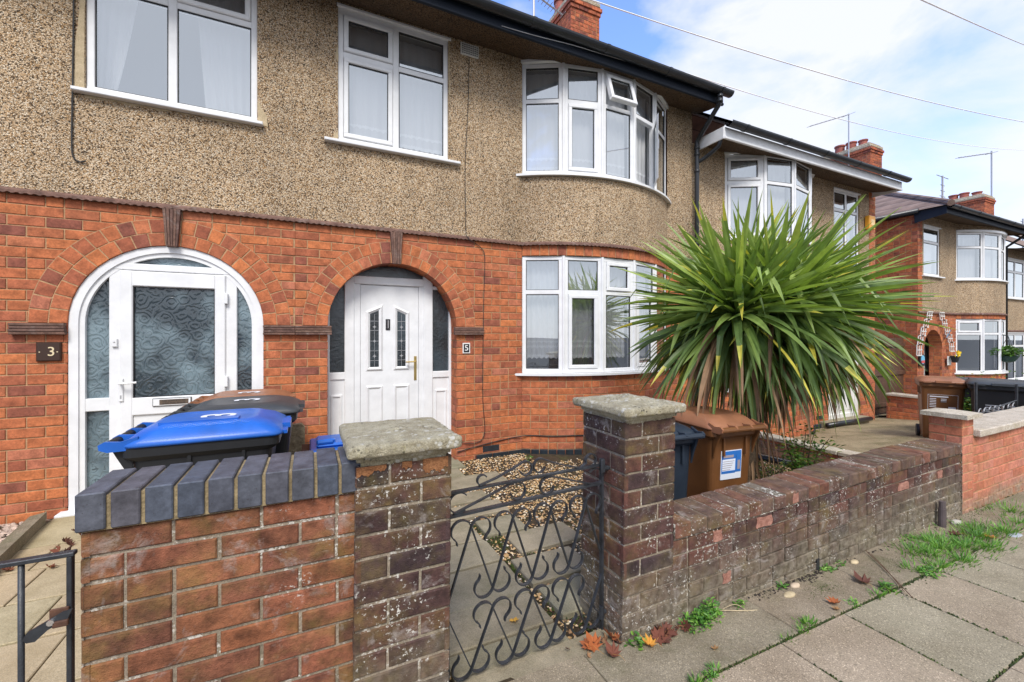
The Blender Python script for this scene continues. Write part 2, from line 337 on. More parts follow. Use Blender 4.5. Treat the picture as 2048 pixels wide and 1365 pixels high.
def conc(name, c0, c1, sc=9, lich=0.0, bd=0.003, moss=0.0, aggr=0.0, rough=0.92):
    m, nt, b = mat(name); p = pos(nt); r = rndattr(nt)
    c = ramp(nt, noise(nt, p, sc, 8, 0.68).outputs['Fac'], [(0.3, c0), (0.68, c1)]).outputs[0]
    c = mix(nt, 1.0, c, ramp(nt, r, [(0.0, (0.92, 0.95, 0.90)), (0.35, (1.0, 1.0, 0.97)), (0.65, (1.05, 1.0, 0.97)), (1.0, (0.97, 0.95, 0.92))]).outputs[0], 'MULTIPLY')
    c = mix(nt, 1.0, c, ramp(nt, noise(nt, p, 210, 3).outputs['Fac'], [(0.35, 0.78), (0.65, 1.18)]).outputs[0], 'MULTIPLY')
    if aggr > 0:
        v = nd(nt, 'ShaderNodeTexVoronoi'); v.inputs['Scale'].default_value = 240; nt.links.new(p, v.inputs['Vector'])
        s = nd(nt, 'ShaderNodeSeparateColor'); nt.links.new(v.outputs['Color'], s.inputs[0])
        k = ramp(nt, s.outputs[0], [(0.0, 0.55), (0.12, 0.9), (0.86, 1.05), (0.93, 1.7)], 'CONSTANT')
        c = mix(nt, aggr, c, mix(nt, 1.0, c, k.outputs[0], 'MULTIPLY'))
    if lich > 0:
        for (s1, t0, col, g0) in ((38, 0.22, (0.66, 0.64, 0.56), 0.46), (60, 0.2, (0.09, 0.085, 0.06), 0.50), (25, 0.25, (0.38, 0.33, 0.13), 0.56)):
            v = nd(nt, 'ShaderNodeTexVoronoi'); v.inputs['Scale'].default_value = s1; nt.links.new(p, v.inputs['Vector'])
            dd = math_(nt, 'MULTIPLY_ADD', noise(nt, p, 90, 3).outputs['Fac'], 0.3, v.outputs['Distance'])
            a = ramp(nt, dd, [(t0+0.20, 1.0), (t0+0.32, 0.0)]); g = ramp(nt, noise(nt, p, s1*0.17, 5, 0.7).outputs['Fac'], [(g0, 0.0), (g0+0.1, 1.0)])
            c = mix(nt, math_(nt, 'MULTIPLY', math_(nt, 'MULTIPLY', a.outputs[0], g.outputs[0]), lich), c, col)
    if moss > 0:
        g = ramp(nt, noise(nt, p, 3.5, 7, 0.7).outputs['Fac'], [(0.5, 0.0), (0.68, 1.0)])
        c = mix(nt, math_(nt, 'MULTIPLY', g.outputs[0], moss), c, (0.075, 0.085, 0.025))
    nt.links.new(c, b.inputs['Base Color']); b.inputs['Roughness'].default_value = rough; b.inputs['Specular IOR Level'].default_value = 0.25
    h = math_(nt, 'ADD', noise(nt, p, 40, 7, 0.7).outputs['Fac'], math_(nt, 'MULTIPLY', noise(nt, p, 260, 3).outputs['Fac'], 0.4))
    bump(nt, b, h, bd); return m
M['cap'] = conc('lichened_cast_stone', (0.33, 0.27, 0.185), (0.60, 0.53, 0.40), 16, lich=0.9, bd=0.02)
M['pave'] = conc('paving_concrete', (0.265, 0.217, 0.152), (0.385, 0.325, 0.24), 3.0, bd=0.0015, moss=0.12, aggr=0.75)
M['kerbcon'] = conc('worn_verge_concrete', (0.19, 0.155, 0.105), (0.33, 0.28, 0.205), 5.0, bd=0.006, moss=0.45, aggr=0.6)
M['flag'] = conc('riven_garden_flag', (0.19, 0.17, 0.115), (0.33, 0.295, 0.215), 5.0, bd=0.004, moss=0.3)
M['buff'] = conc('buff_path_flag', (0.34, 0.27, 0.16), (0.50, 0.41, 0.27), 4.0, bd=0.002, moss=0.1)
M['drive'] = conc('mossy_old_concrete', (0.20, 0.16, 0.095), (0.36, 0.30, 0.19), 3.2, bd=0.006, moss=0.55, aggr=0.6)
M['coping'] = conc('grey_coping_concrete', (0.38, 0.34, 0.27), (0.56, 0.51, 0.43), 7, lich=0.5, bd=0.003, aggr=0.4)
M['soil'] = conc('dark_soil', (0.03, 0.022, 0.015), (0.09, 0.065, 0.04), 20, bd=0.012, moss=0.5)
M['asph'] = plain('asphalt', (0.05, 0.05, 0.052), 0.9, var=0.3)
M['blob'] = conc('beige_cement_patch', (0.40, 0.32, 0.20), (0.56, 0.46, 0.31), 18, bd=0.006)
M['wood'] = conc('rotten_grey_wood', (0.16, 0.12, 0.075), (0.42, 0.36, 0.24), 22, bd=0.01)
M['gatewood'] = plain('brown_stained_wood', (0.10, 0.05, 0.03), 0.6, var=0.3)
def glassmat(name, refl=0.27, tint=(0.86, 0.9, 0.93)):
    m = bpy.data.materials.new(name); m.use_nodes = True; nt = m.node_tree
    for n in list(nt.nodes): nt.nodes.remove(n)
    o = nd(nt, 'ShaderNodeOutputMaterial'); t = nd(nt, 'ShaderNodeBsdfTransparent'); t.inputs[0].default_value = (*tint, 1)
    g = nd(nt, 'ShaderNodeBsdfGlossy'); g.inputs['Roughness'].default_value = 0.01; g.inputs['Color'].default_value = (0.93, 0.98, 1, 1)
    lw = nd(nt, 'ShaderNodeLayerWeight'); lw.inputs['Blend'].default_value = 0.5
    f = math_(nt, 'MULTIPLY_ADD', math_(nt, 'POWER', lw.outputs['Facing'], 3.0), 0.8, refl, clamp=True)
    bp = nd(nt, 'ShaderNodeBump'); bp.inputs['Distance'].default_value = 0.004; bp.inputs['Strength'].default_value = 0.25
    nt.links.new(noise(nt, pos(nt), 1.4, 1).outputs['Fac'], bp.inputs['Height']); nt.links.new(bp.outputs[0], g.inputs['Normal'])
    mx = nd(nt, 'ShaderNodeMixShader'); nt.links.new(f, mx.inputs[0]); nt.links.new(t.outputs[0], mx.inputs[1]); nt.links.new(g.outputs[0], mx.inputs[2])
    nt.links.new(mx.outputs[0], o.inputs['Surface']); return m
M['glass'] = glassmat('window_glass', 0.44, (0.98, 0.99, 1.0))
def obscure(name, c0, c1, swirl=True):
    m, nt, b = mat(name); p = pos(nt)
    b.inputs['Base Color'].default_value = (*c0, 1); b.inputs['Roughness'].default_value = 0.16; b.inputs['Specular IOR Level'].default_value = 1.0
    nt.links.new(ramp(nt, noise(nt, p, 2.2, 3).outputs['Fac'], [(0.42, c0), (0.62, c1)]).outputs[0], b.inputs['Base Color'])
    if swirl:
        v = nd(nt, 'ShaderNodeTexVoronoi'); v.inputs['Scale'].default_value = 9; v.inputs['Randomness'].default_value = 0.9
        wv = noise(nt, p, 9, 2); add = nd(nt, 'ShaderNodeVectorMath', operation='MULTIPLY_ADD'); add.inputs[1].default_value = (0.09, 0.09, 0.09)
        nt.links.new(wv.outputs['Color'], add.inputs[0]); nt.links.new(p, add.inputs[2]); nt.links.new(add.outputs[0], v.inputs['Vector'])
        s = math_(nt, 'SINE', math_(nt, 'MULTIPLY', v.outputs['Distance'], 21.0)); bump(nt, b, s, 0.0012, 0.9)
        col = b.inputs['Base Color'].links[0].from_socket
        ln = ramp(nt, math_(nt, 'ABSOLUTE', s), [(0.0, 0.30), (0.26, 1.0)]); nt.links.new(mix(nt, 1.0, col, ln.outputs[0], 'MULTIPLY'), b.inputs['Base Color'])
    else: bump(nt, b, noise(nt, p, 26, 6, 0.7).outputs['Fac'], 0.006)
    return m
M['swirl'] = obscure('swirl_patterned_glass', (0.03, 0.045, 0.055), (0.17, 0.235, 0.265))
M['mottle'] = obscure('dark_obscure_glass', (0.010, 0.013, 0.014), (0.03, 0.045, 0.055), False)
def net(name, alpha, col=(0.92, 0.93, 0.94)):
    m = bpy.data.materials.new(name); m.use_nodes = True; nt = m.node_tree
    for n in list(nt.nodes): nt.nodes.remove(n)
    o = nd(nt, 'ShaderNodeOutputMaterial'); t = nd(nt, 'ShaderNodeBsdfTransparent'); d = nd(nt, 'ShaderNodeBsdfDiffuse'); d.inputs[0].default_value = (*col, 1)
    tr = nd(nt, 'ShaderNodeBsdfTranslucent'); tr.inputs[0].default_value = (*col, 1); ms = nd(nt, 'ShaderNodeMixShader'); ms.inputs[0].default_value = 0.35
    nt.links.new(d.outputs[0], ms.inputs[1]); nt.links.new(tr.outputs[0], ms.inputs[2])
    mx = nd(nt, 'ShaderNodeMixShader'); mx.inputs[0].default_value = alpha
    nt.links.new(t.outputs[0], mx.inputs[1]); nt.links.new(ms.outputs[0], mx.inputs[2]); nt.links.new(mx.outputs[0], o.inputs['Surface']); return m
M['net'] = net('white_net', 0.8); M['lace'] = net('white_lace', 0.92); M['greencurt'] = net('green_curtain', 1.0, (0.16, 0.2, 0.1))
M['room'] = plain('dim_room', (0.42, 0.44, 0.46), 0.9)
def rooftile():
    m, nt, b = mat('brown_roof_tile'); p = pos(nt)
    w1 = nd(nt, 'ShaderNodeTexWave', wave_type='BANDS', bands_direction='Z', wave_profile='SAW'); w1.inputs['Scale'].default_value = 1.55; w1.inputs['Distortion'].default_value = 0.0; nt.links.new(p, w1.inputs['Vector'])
    c = ramp(nt, w1.outputs['Fac'], [(0.0, (0.06, 0.04, 0.035)), (0.12, (0.20, 0.13, 0.10)), (1.0, (0.27, 0.19, 0.15))])
    cc = mix(nt, 1.0, c.outputs[0], ramp(nt, noise(nt, p, 3.5, 5).outputs['Fac'], [(0.3, 0.65), (0.7, 1.2)]).outputs[0], 'MULTIPLY')
    nt.links.new(cc, b.inputs['Base Color']); b.inputs['Roughness'].default_value = 0.85; bump(nt, b, w1.outputs['Fac'], 0.02); return m
M['roof'] = rooftile()
# ---------------------------------------------------------------- wall helpers
YF = 4.75; BL, BH, JT = 0.225, 0.0855, 0.010
def arc_map(b0, b1, sag):
    half = (b1-b0)/2; R = (half*half+sag*sag)/(2*sag); cx = (b0+b1)/2; cy = YF-sag+R; ha = math.asin(half/R)
    def mp(u, v, d):
        a = -ha+u/R; return (cx+(R+d)*sin(a), cy-(R+d)*cos(a), v)
    mp.len = 2*R*ha; mp.R = R; mp.ha = ha; mp.c = (cx, cy); return mp
def arch_top(a, u, rm=None):
    cx, r, zs = a; r = rm or r; x = abs(u-cx)
    return zs+sqrt(r*r-x*x) if x < r else None
def sheet(mb, mp, u0, u1, v0, v1, holes=(), arches=(), d=0.0, step=0.0, mi=None, rnd=None, grow=0.004):
    cuts = {u0, u1}
    for h in holes: cuts |= {min(max(h[0], u0), u1), min(max(h[1], u0), u1)}
    for cx, r, zs in arches:
        r2 = r+grow
        for k in range(33): cuts.add(cx-r2*cos(pi*k/32))
    if step:
        k = 1
        while u0+k*step < u1: cuts.add(u0+k*step); k += 1
    cuts = sorted(c for c in cuts if u0-1e-6 <= c <= u1+1e-6)
    for a, b in zip(cuts[:-1], cuts[1:]):
        if b-a < 1e-5: continue
        m = (a+b)/2; segs = [(v0, v0, v1, v1)]
        blocks = [(h[2], h[2], h[3], h[3]) for h in holes if h[0] < m < h[1]]
        for A in arches:
            r2 = A[1]+grow
            if abs(m-A[0]) < r2:
                ta = A[2]+sqrt(max(0, r2*r2-(a-A[0])**2)); tb = A[2]+sqrt(max(0, r2*r2-(b-A[0])**2)); blocks.append((v0-1, v0-1, ta, tb))
        for bl in sorted(blocks):
            ns = []
            for s in segs:
                if bl[2] <= s[0] and bl[3] <= s[1] or bl[0] >= s[2]: ns.append(s); continue
                if bl[0] > s[0]: ns.append((s[0], s[1], bl[0], bl[1]))
                if bl[2] < s[2] or bl[3] < s[3]: ns.append((bl[2], bl[3], s[2], s[3]))
            segs = ns
        for s in segs: mb.quad(mp(a, s[0], d), mp(b, s[1], d), mp(b, s[3], d), mp(a, s[2], d), rnd, mi)
def brick_field(mb, mp, u0, u1, v0, v1, holes=(), arches=(), pitch=BL, H=BH, d=0.0, back=-0.02, jt=JT, ch=0.003, jit=0.0012, hp=0.10, phase=0.0, rfun=None, mi=0, vcourse0=None):
    vb = v0 if vcourse0 is None else vcourse0
    k0 = int(math.floor((v0-vb)/H)); k = k0
    while vb+k*H < v1-0.012:
        a, b = max(vb+k*H, v0), min(vb+(k+1)*H-jt, v1)
        if b-a < 0.015: k += 1; continue
        blk = [(h[0]-jt*0.6, h[1]+jt*0.6) for h in holes if h[2] < b-0.004 and h[3] > a+0.004]
        for cx, r, zs in arches:
            rm = r+0.03
            if a < zs: blk.append((cx-r-jt*0.3, cx+r+jt*0.3) if b < zs+0.03 else (cx-rm, cx+rm))
            elif a < zs+rm:
                x = sqrt(rm*rm-(a-zs)**2); blk.append((cx-x, cx+x))
        free = [(u0, u1)]
        for q in blk:
            nf = []
            for f in free:
                if q[1] <= f[0] or q[0] >= f[1]: nf.append(f); continue
                if q[0] > f[0]: nf.append((f[0], q[0]))
                if q[1] < f[1]: nf.append((q[1], f[1]))
            free = nf
        s = u0-pitch+((k % 2)*pitch*0.5+phase) % pitch; pieces = []
        while s < u1:
            if random.random() < hp: pieces += [(s, s+pitch/2-jt), (s+pitch/2, s+pitch-jt)]
            else: pieces.append((s, s+pitch-jt))
            s += pitch
        for p0, p1 in pieces:
            for f in free:
                x0, x1 = max(p0, f[0]), min(p1, f[1])
                if x1-x0 < 0.03: continue
                j = lambda: random.uniform(-jit, jit)
                r = random.random() if rfun is None else rfun((x0+x1)/2, (a+b)/2)
                box(mb, mp, x0+j(), x1+j(), a+j(), b+j(), back, d+random.uniform(-0.0015, 0.0015), ch, r, mi)
        k += 1
def arch_ring(mb, mp, cx, zs, r, d=0.006, depth=0.24, n1=21, n2=25, skip=None):
    sheet_n = 48
    for (ra, rb, n) in ((r, r+0.112, n1), (r+0.118, r+0.232, n2)):
        for k in range(n):
            a0 = pi*k/n; a1 = pi*(k+1)/n; g = 0.0045/ra
            if k > 0: a0 += g
            if k < n-1: a1 -= g
            dd = d+random.uniform(-0.0012, 0.0012); ch = 0.003; rn = random.random()
            def P(rad, a, z): return mp(cx-rad*cos(a), zs+rad*sin(a), z)
            V = []
            dp = -depth if ra == r else -0.03
            for rad, a in ((ra, a0), (ra, a1), (rb, a1), (rb, a0)): V.append(P(rad, a, dp))
            for rad, a in ((ra, a0), (ra, a1), (rb, a1), (rb, a0)): V.append(P(rad, a, dd-ch))
            cg = ch/ra
            for rad, a in ((ra+ch, a0+cg), (ra+ch, a1-cg), (rb-ch, a1-cg), (rb-ch, a0+cg)): V.append(P(rad, a, dd))
            mb.add(V, [(8, 9, 10, 11), (4, 5, 9, 8), (5, 6, 10, 9), (6, 7, 11, 10), (7, 4, 8, 11), (0, 1, 5, 4), (1, 2, 6, 5), (2, 3, 7, 6), (3, 0, 4, 7)], rn, 0)
    for k in range(sheet_n):    # mortar annulus between the voussoirs and the reveal behind them
        a0, a1 = pi*k/sheet_n, pi*(k+1)/sheet_n
        Q = lambda rad, a, z: mp(cx-rad*cos(a), zs+rad*sin(a), z)
        mb.quad(Q(r+0.003, a0, 0.0025), Q(r+0.003, a1, 0.0025), Q(r+0.236, a1, 0.0025), Q(r+0.236, a0, 0.0025), 0.5, 1)
        mb.quad(Q(r+0.003, a0, 0.0025), Q(r+0.003, a1, 0.0025), Q(r+0.003, a1, -depth), Q(r+0.003, a0, -depth), 0.5, 1)
def arcbox(mb, mp, u0, u1, v0, v1, d0, d1, n=20, rnd=None, mi=None):
    V = []; F = []
    for k in range(n+1):
        u = u0+(u1-u0)*k/n; V += [mp(u, v0, d0), mp(u, v0, d1), mp(u, v1, d1), mp(u, v1, d0)]
    for k in range(n):
        for j in range(4): F.append((k*4+j, k*4+(j+1) % 4, k*4+4+(j+1) % 4, k*4+4+j))
    F += [(3, 2, 1, 0), (n*4, n*4+1, n*4+2, n*4+3)]
    mb.add(V, F, rnd, mi)
def drip(mb, mp, u0, u1, zs):
    n = max(2, int((u1-u0)/0.013)); V = []; F = []
    for k in range(n+1):
        u = u0+(u1-u0)*k/n; z = -0.011*(0.5+0.5*sin(u*2*pi/0.052))+random.uniform(-0.0012, 0.0012)
        V += [mp(u, zs+0.048, -0.01), mp(u, zs+0.045, 0.008), mp(u, zs+0.022, 0.036), mp(u, zs+0.004+z, 0.040), mp(u, zs+0.004+z, 0.026), mp(u, zs+0.006, -0.01)]
    for k in range(n):
        for j in range(6): F.append((k*6+j, k*6+(j+1) % 6, k*6+6+(j+1) % 6, k*6+6+j))
    b = 0
    mb.add(V, F, 0.5)
def scored_tiles(mb, mp, u0, u1, v0, v1, d1, n, horiz=True):
    """stack of thin clay tiles on edge, used for imposts and keystones"""
    for k in range(n):
        if horiz:
            a = v0+(v1-v0)*k/n; b = v0+(v1-v0)*(k+1)/n-0.004; q = random.uniform(-0.006, 0.004)
            box(mb, mp, u0+random.uniform(-.004, .004), u1+random.uniform(-.004, .004), a, b, -0.01, d1+q, 0.003, random.random())
    sheet_d = d1-0.012
    box(mb, mp, u0+0.004, u1-0.004, v0+0.004, v1-0.004, -0.01, sheet_d, 0, 0.4)
def keystone(mb, mp, cx, zb, zt):
    n = 5; wt, wb = 0.135, 0.085
    for k in range(n):
        a0 = -0.5+k/n; a1 = -0.5+(k+1)/n-0.045; q = 0.048+random.uniform(-.004, .004)
        poly = [(cx+a0*wb, zb), (cx+a1*wb, zb), (cx+a1*wt, zt), (cx+a0*wt, zt)]
        prism(mb, mp, poly, -0.01, q, random.random())
    prism(mb, mp, [(cx-wb*.48, zb+.004), (cx+wb*.45, zb+.004), (cx+wt*.45, zt), (cx-wt*.48, zt)], -0.01, 0.038, 0.4)

# ---------------------------------------------------------------- windows
def glazed(W, mp, u0, u1, v0, v1, sash=False, obsc=False, dy=0.0):
    """one light: optional opening sash, gasket and pane"""
    a, b, c, e = u0, u1, v0, v1
    if sash:
        sw = 0.050; S = W['sash']
        box(S, mp, a+.002, b-.002, c+.002, c+sw, -0.06, -0.002, 0.007); box(S, mp, a+.002, b-.002, e-sw, e-.002, -0.06, -0.002, 0.007)
        box(S, mp, a+.002, a+sw, c+sw-.007, e-sw+.007, -0.06, -0.003, 0.007); box(S, mp, b-sw, b-.002, c+sw-.007, e-sw+.007, -0.06, -0.003, 0.007)
        a, b, c, e = a+sw, b-sw, c+sw, e-sw
    g = 0.007; G = W['gasket']
    for q in ((a, b, c, c+g*.7), (a, b, e-g, e), (a, a+g, c, e), (b-g, b, c, e)): box(G, mp, q[0], q[1], q[2], q[3], -0.05, -0.021)
    W['pane'].quad(mp(a, c, -0.03), mp(b, c, -0.03), mp(b, e, -0.03), mp(a, e, -0.03))
def window_lights(W, mp, u0, u1, v0, v1, cols, tz, opts, fw=0.055):
    """cols: list of relative mullion centres; opts[(col,row)] = 'f' fixed, 's' sash"""
    Fm = W['frame']
    box(Fm, mp, u0, u1, v1-fw, v1, -0.075, -0.016, 0.006); box(Fm, mp, u0, u1, v0, v0+fw, -0.075, -0.014, 0.006)
    box(Fm, mp, u0, u0+fw, v0+fw-.006, v1-fw+.006, -0.075, -0.017, 0.006); box(Fm, mp, u1-fw, u1, v0+fw-.006, v1-fw+.006, -0.075, -0.017, 0.006)
    xs = [u0+fw]
    for c in cols:
        x = u0+(u1-u0)*c; box(Fm, mp, x-fw*.62, x+fw*.62, v0+fw-.006, v1-fw+.006, -0.075, -0.018, 0.006); xs += [x-fw*.62, x+fw*.62]
    xs.append(u1-fw)
    for i in range(len(xs)//2):
        a, b = xs[2*i], xs[2*i+1]
        t = tz if not isinstance(tz, (list, tuple)) else tz[i]
        if t is None: glazed(W, mp, a, b, v0+fw, v1-fw, opts.get((i, 0), 'f') == 's'); continue
        box(Fm, mp, a-.004, b+.004, t-fw*.55, t+fw*.55, -0.075, -0.019, 0.006)
        if opts.get((i, 0), 'f') != 'x': glazed(W, mp, a, b, v0+fw, t-fw*.55, opts.get((i, 0), 'f') == 's')
        if opts.get((i, 1), 'f') != 'x': glazed(W, mp, a, b, t+fw*.55, v1-fw, opts.get((i, 1), 'f') == 's')
def new_window(): return {k: MB() for k in ('frame', 'sash', 'gasket', 'pane', 'sill', 'room')}
def finish_window(W, house, lab=None, frame_mat=None):
    f = W['frame'].build('window', frame_mat or M['pvc'], house)
    if lab: f['label'] = lab
    for k, mname in (('sash', 'pvc'), ('gasket', 'gasket'), ('pane', 'glass'), ('sill', 'pvc'), ('room', 'room')):
        if W[k].v: (build_each(W[k], k, M[mname], f) if k in ('pane',) else W[k].build({'room': 'room_behind'}.get(k, k), M[mname], f))
    return f
def room(W, x0, x1, z0, z1, y0=YF+0.08, y1=YF+0.9):
    R = W['room']
    R.quad((x0, y1, z0), (x1, y1, z0), (x1, y1, z1), (x0, y1, z1)); R.quad((x0, y0, z0), (x0, y1, z0), (x0, y1, z1), (x0, y0, z1))
    R.quad((x1, y0, z0), (x1, y1, z0), (x1, y1, z1), (x1, y0, z1)); R.quad((x0, y0, z0), (x1, y0, z0), (x1, y1, z0), (x0, y1, z0)); R.quad((x0, y0, z1), (x1, y0, z1), (x1, y1, z1), (x0, y1, z1))
def curtain(mp, u0, u1, v0, v1, label, group='net curtains behind the front windows', lace=0, gap=0.0, amp=0.007, d=-0.14, shape=None, mats=None, fold=0.10, seed=0):
    rs = random.Random(seed or label); mb = MB(); n = max(4, int((u1-u0)/0.012)); rows = 14
    ph = rs.uniform(0, 6); V = []
    def dd(u, t): return d+amp*sin(u*2*pi/fold+ph+0.8*sin(u*9+ph))+amp*.5*sin(u*2*pi/(fold*2.7)+1+t)
    for j in range(rows+1):
        for i in range(n+1):
            u = u0+(u1-u0)*i/n; t = j/rows; bot = v0+gap+(0.022*abs(sin(u*pi/0.062)) if lace else 0)
            uu = u
            if shape: uu = shape(u, t)
            V.append(mp(uu, bot+(v1-bot)*t, dd(u, t)))
    mb.add(V, [(j*(n+1)+i, j*(n+1)+i+1, (j+1)*(n+1)+i+1, (j+1)*(n+1)+i) for j in range(rows) for i in range(n)], 0.5, 0)
    if lace:
        for (lo, hi, sc) in ((0.0, 0.055, 1), (0.13, 0.175, 1), (0.20, 0.235, 1))[:lace]:
            V = []
            for i in range(n+1):
                u = u0+(u1-u0)*i/n; s = 0.022*abs(sin(u*pi/0.062)); V += [mp(u, v0+gap+lo+s, dd(u, 0)+0.004), mp(u, v0+gap+hi+0.008*sin(u*2*pi/0.021), dd(u, 0)+0.004)]
            mb.add(V, [(2*i, 2*i+2, 2*i+3, 2*i+1) for i in range(n)], 0.5, 1)
    o = mb.build('net_curtain', mats or [M['net'], M['lace']], None, smooth=True)
    return tagit(o, label, 'curtain', group)
def facet_maps(amap, n, d=0.0):
    out = []; L = amap.len
    for i in range(n):
        p0 = Vector(amap(L*i/n, 0, d)); p1 = Vector(amap(L*(i+1)/n, 0, d)); t = (p1-p0); ln = t.length; t.normalize(); nr = Vector((t.y, -t.x, 0))
        def mp(u, v, dd, p0=p0, t=t, nr=nr): q = p0+t*u+nr*dd; return (q.x, q.y, v)
        mp.len = ln; out.append(mp)
    return out
def bay_window(house, amap, z0, z1, tz, n=5, opts=None, sashcols=(), lab=None, head=True, extra=None):
    W = new_window(); opts = opts or {}; fm = facet_maps(amap, n)
    for i, mp in enumerate(fm):
        window_lights(W, mp, 0.012 if i else 0.0, mp.len-(0.012 if i < n-1 else 0), z0, z1, [], tz, opts.get(i, {}), 0.052)
    for i in range(1, n):   # joint posts between the facets
        p = amap(amap.len*i/n, 0, -0.018); tube(W['frame'], [(p[0], p[1], z0+.002), (p[0], p[1], z1-.002)], 0.021, 8)
    arcbox(W['sill'], amap, -0.12, amap.len+0.12, z0-0.030, z0-0.002, -0.05, 0.055, 30)
    pass
    R = W['room']; pts = [amap(amap.len*i/n, 0, -0.09) for i in range(n+1)]; yb = YF+0.9
    for z in (z0, z1):
        for i in range(n): R.quad((pts[i][0], pts[i][1], z), (pts[i+1][0], pts[i+1][1], z), (pts[i+1][0], yb, z), (pts[i][0], yb, z))
    R.quad((pts[0][0], yb, z0), (pts[-1][0], yb, z0), (pts[-1][0], yb, z1), (pts[0][0], yb, z1))
    for e in (0, -1): R.quad((pts[e][0], pts[e][1], z0), (pts[e][0], yb, z0), (pts[e][0], yb, z1), (pts[e][0], pts[e][1], z1))
    if extra: extra(W, fm)
    return finish_window(W, house, lab)
def flat_window(house, mp, x0, x1, z0, z1, cols, tz, opts, sill=(0.1, 0.1), lab=None, sillz=None, head=True):
    W = new_window(); window_lights(W, mp, x0, x1, z0, z1, cols, tz, opts)
    box(W['sill'], mp, x0-sill[0], x1+sill[1], z0-0.035, z0-0.004, -0.06, 0.065, 0.006)
    if head: box(W['frame'], mp, x0-0.01, x1+0.03, z1-0.002, z1+0.03, -0.05, 0.02, 0.006)
    room(W, x0, x1, z0, z1)
    return finish_window(W, house, lab)

# ---------------------------------------------------------------- a terraced house
def half_gutter(mb, x0, x1, y, z, r, flip=False):
    """half-round gutter along x with visible underside, joints every 1.8 m"""
    n = 10; V = []; F = []
    for x in (x0, x1):
        for k in range(n+1):
            a = pi+pi*k/n; V.append((x, y+r*cos(a), z+r*1.0*sin(a)))
        for k in range(n+1):
            a = 2*pi-pi*k/n; V.append((x, y+(r-.006)*cos(a), z+(r-.006)*sin(a)))
    m = 2*(n+1)
    for k in range(m): F.append((k, (k+1) % m, m+(k+1) % m, m+k))
    F += [tuple(range(m))[::-1], tuple(range(m, 2*m))]
    mb.add(V, F)
    xx = x0+0.35
    while xx < x1:
        V = []
        for x in (xx-.022, xx+.022):
            for k in range(n+1):
                a = pi+pi*k/n; V.append((x, y+(r+.007)*cos(a), z+(r+.007)*sin(a)))
        mb.add(V, [(k, k+1, n+2+k, n+1+k) for k in range(n)]+[tuple(range(n+1)), tuple(range(n+1, 2*n+2))])
        xx += 1.02
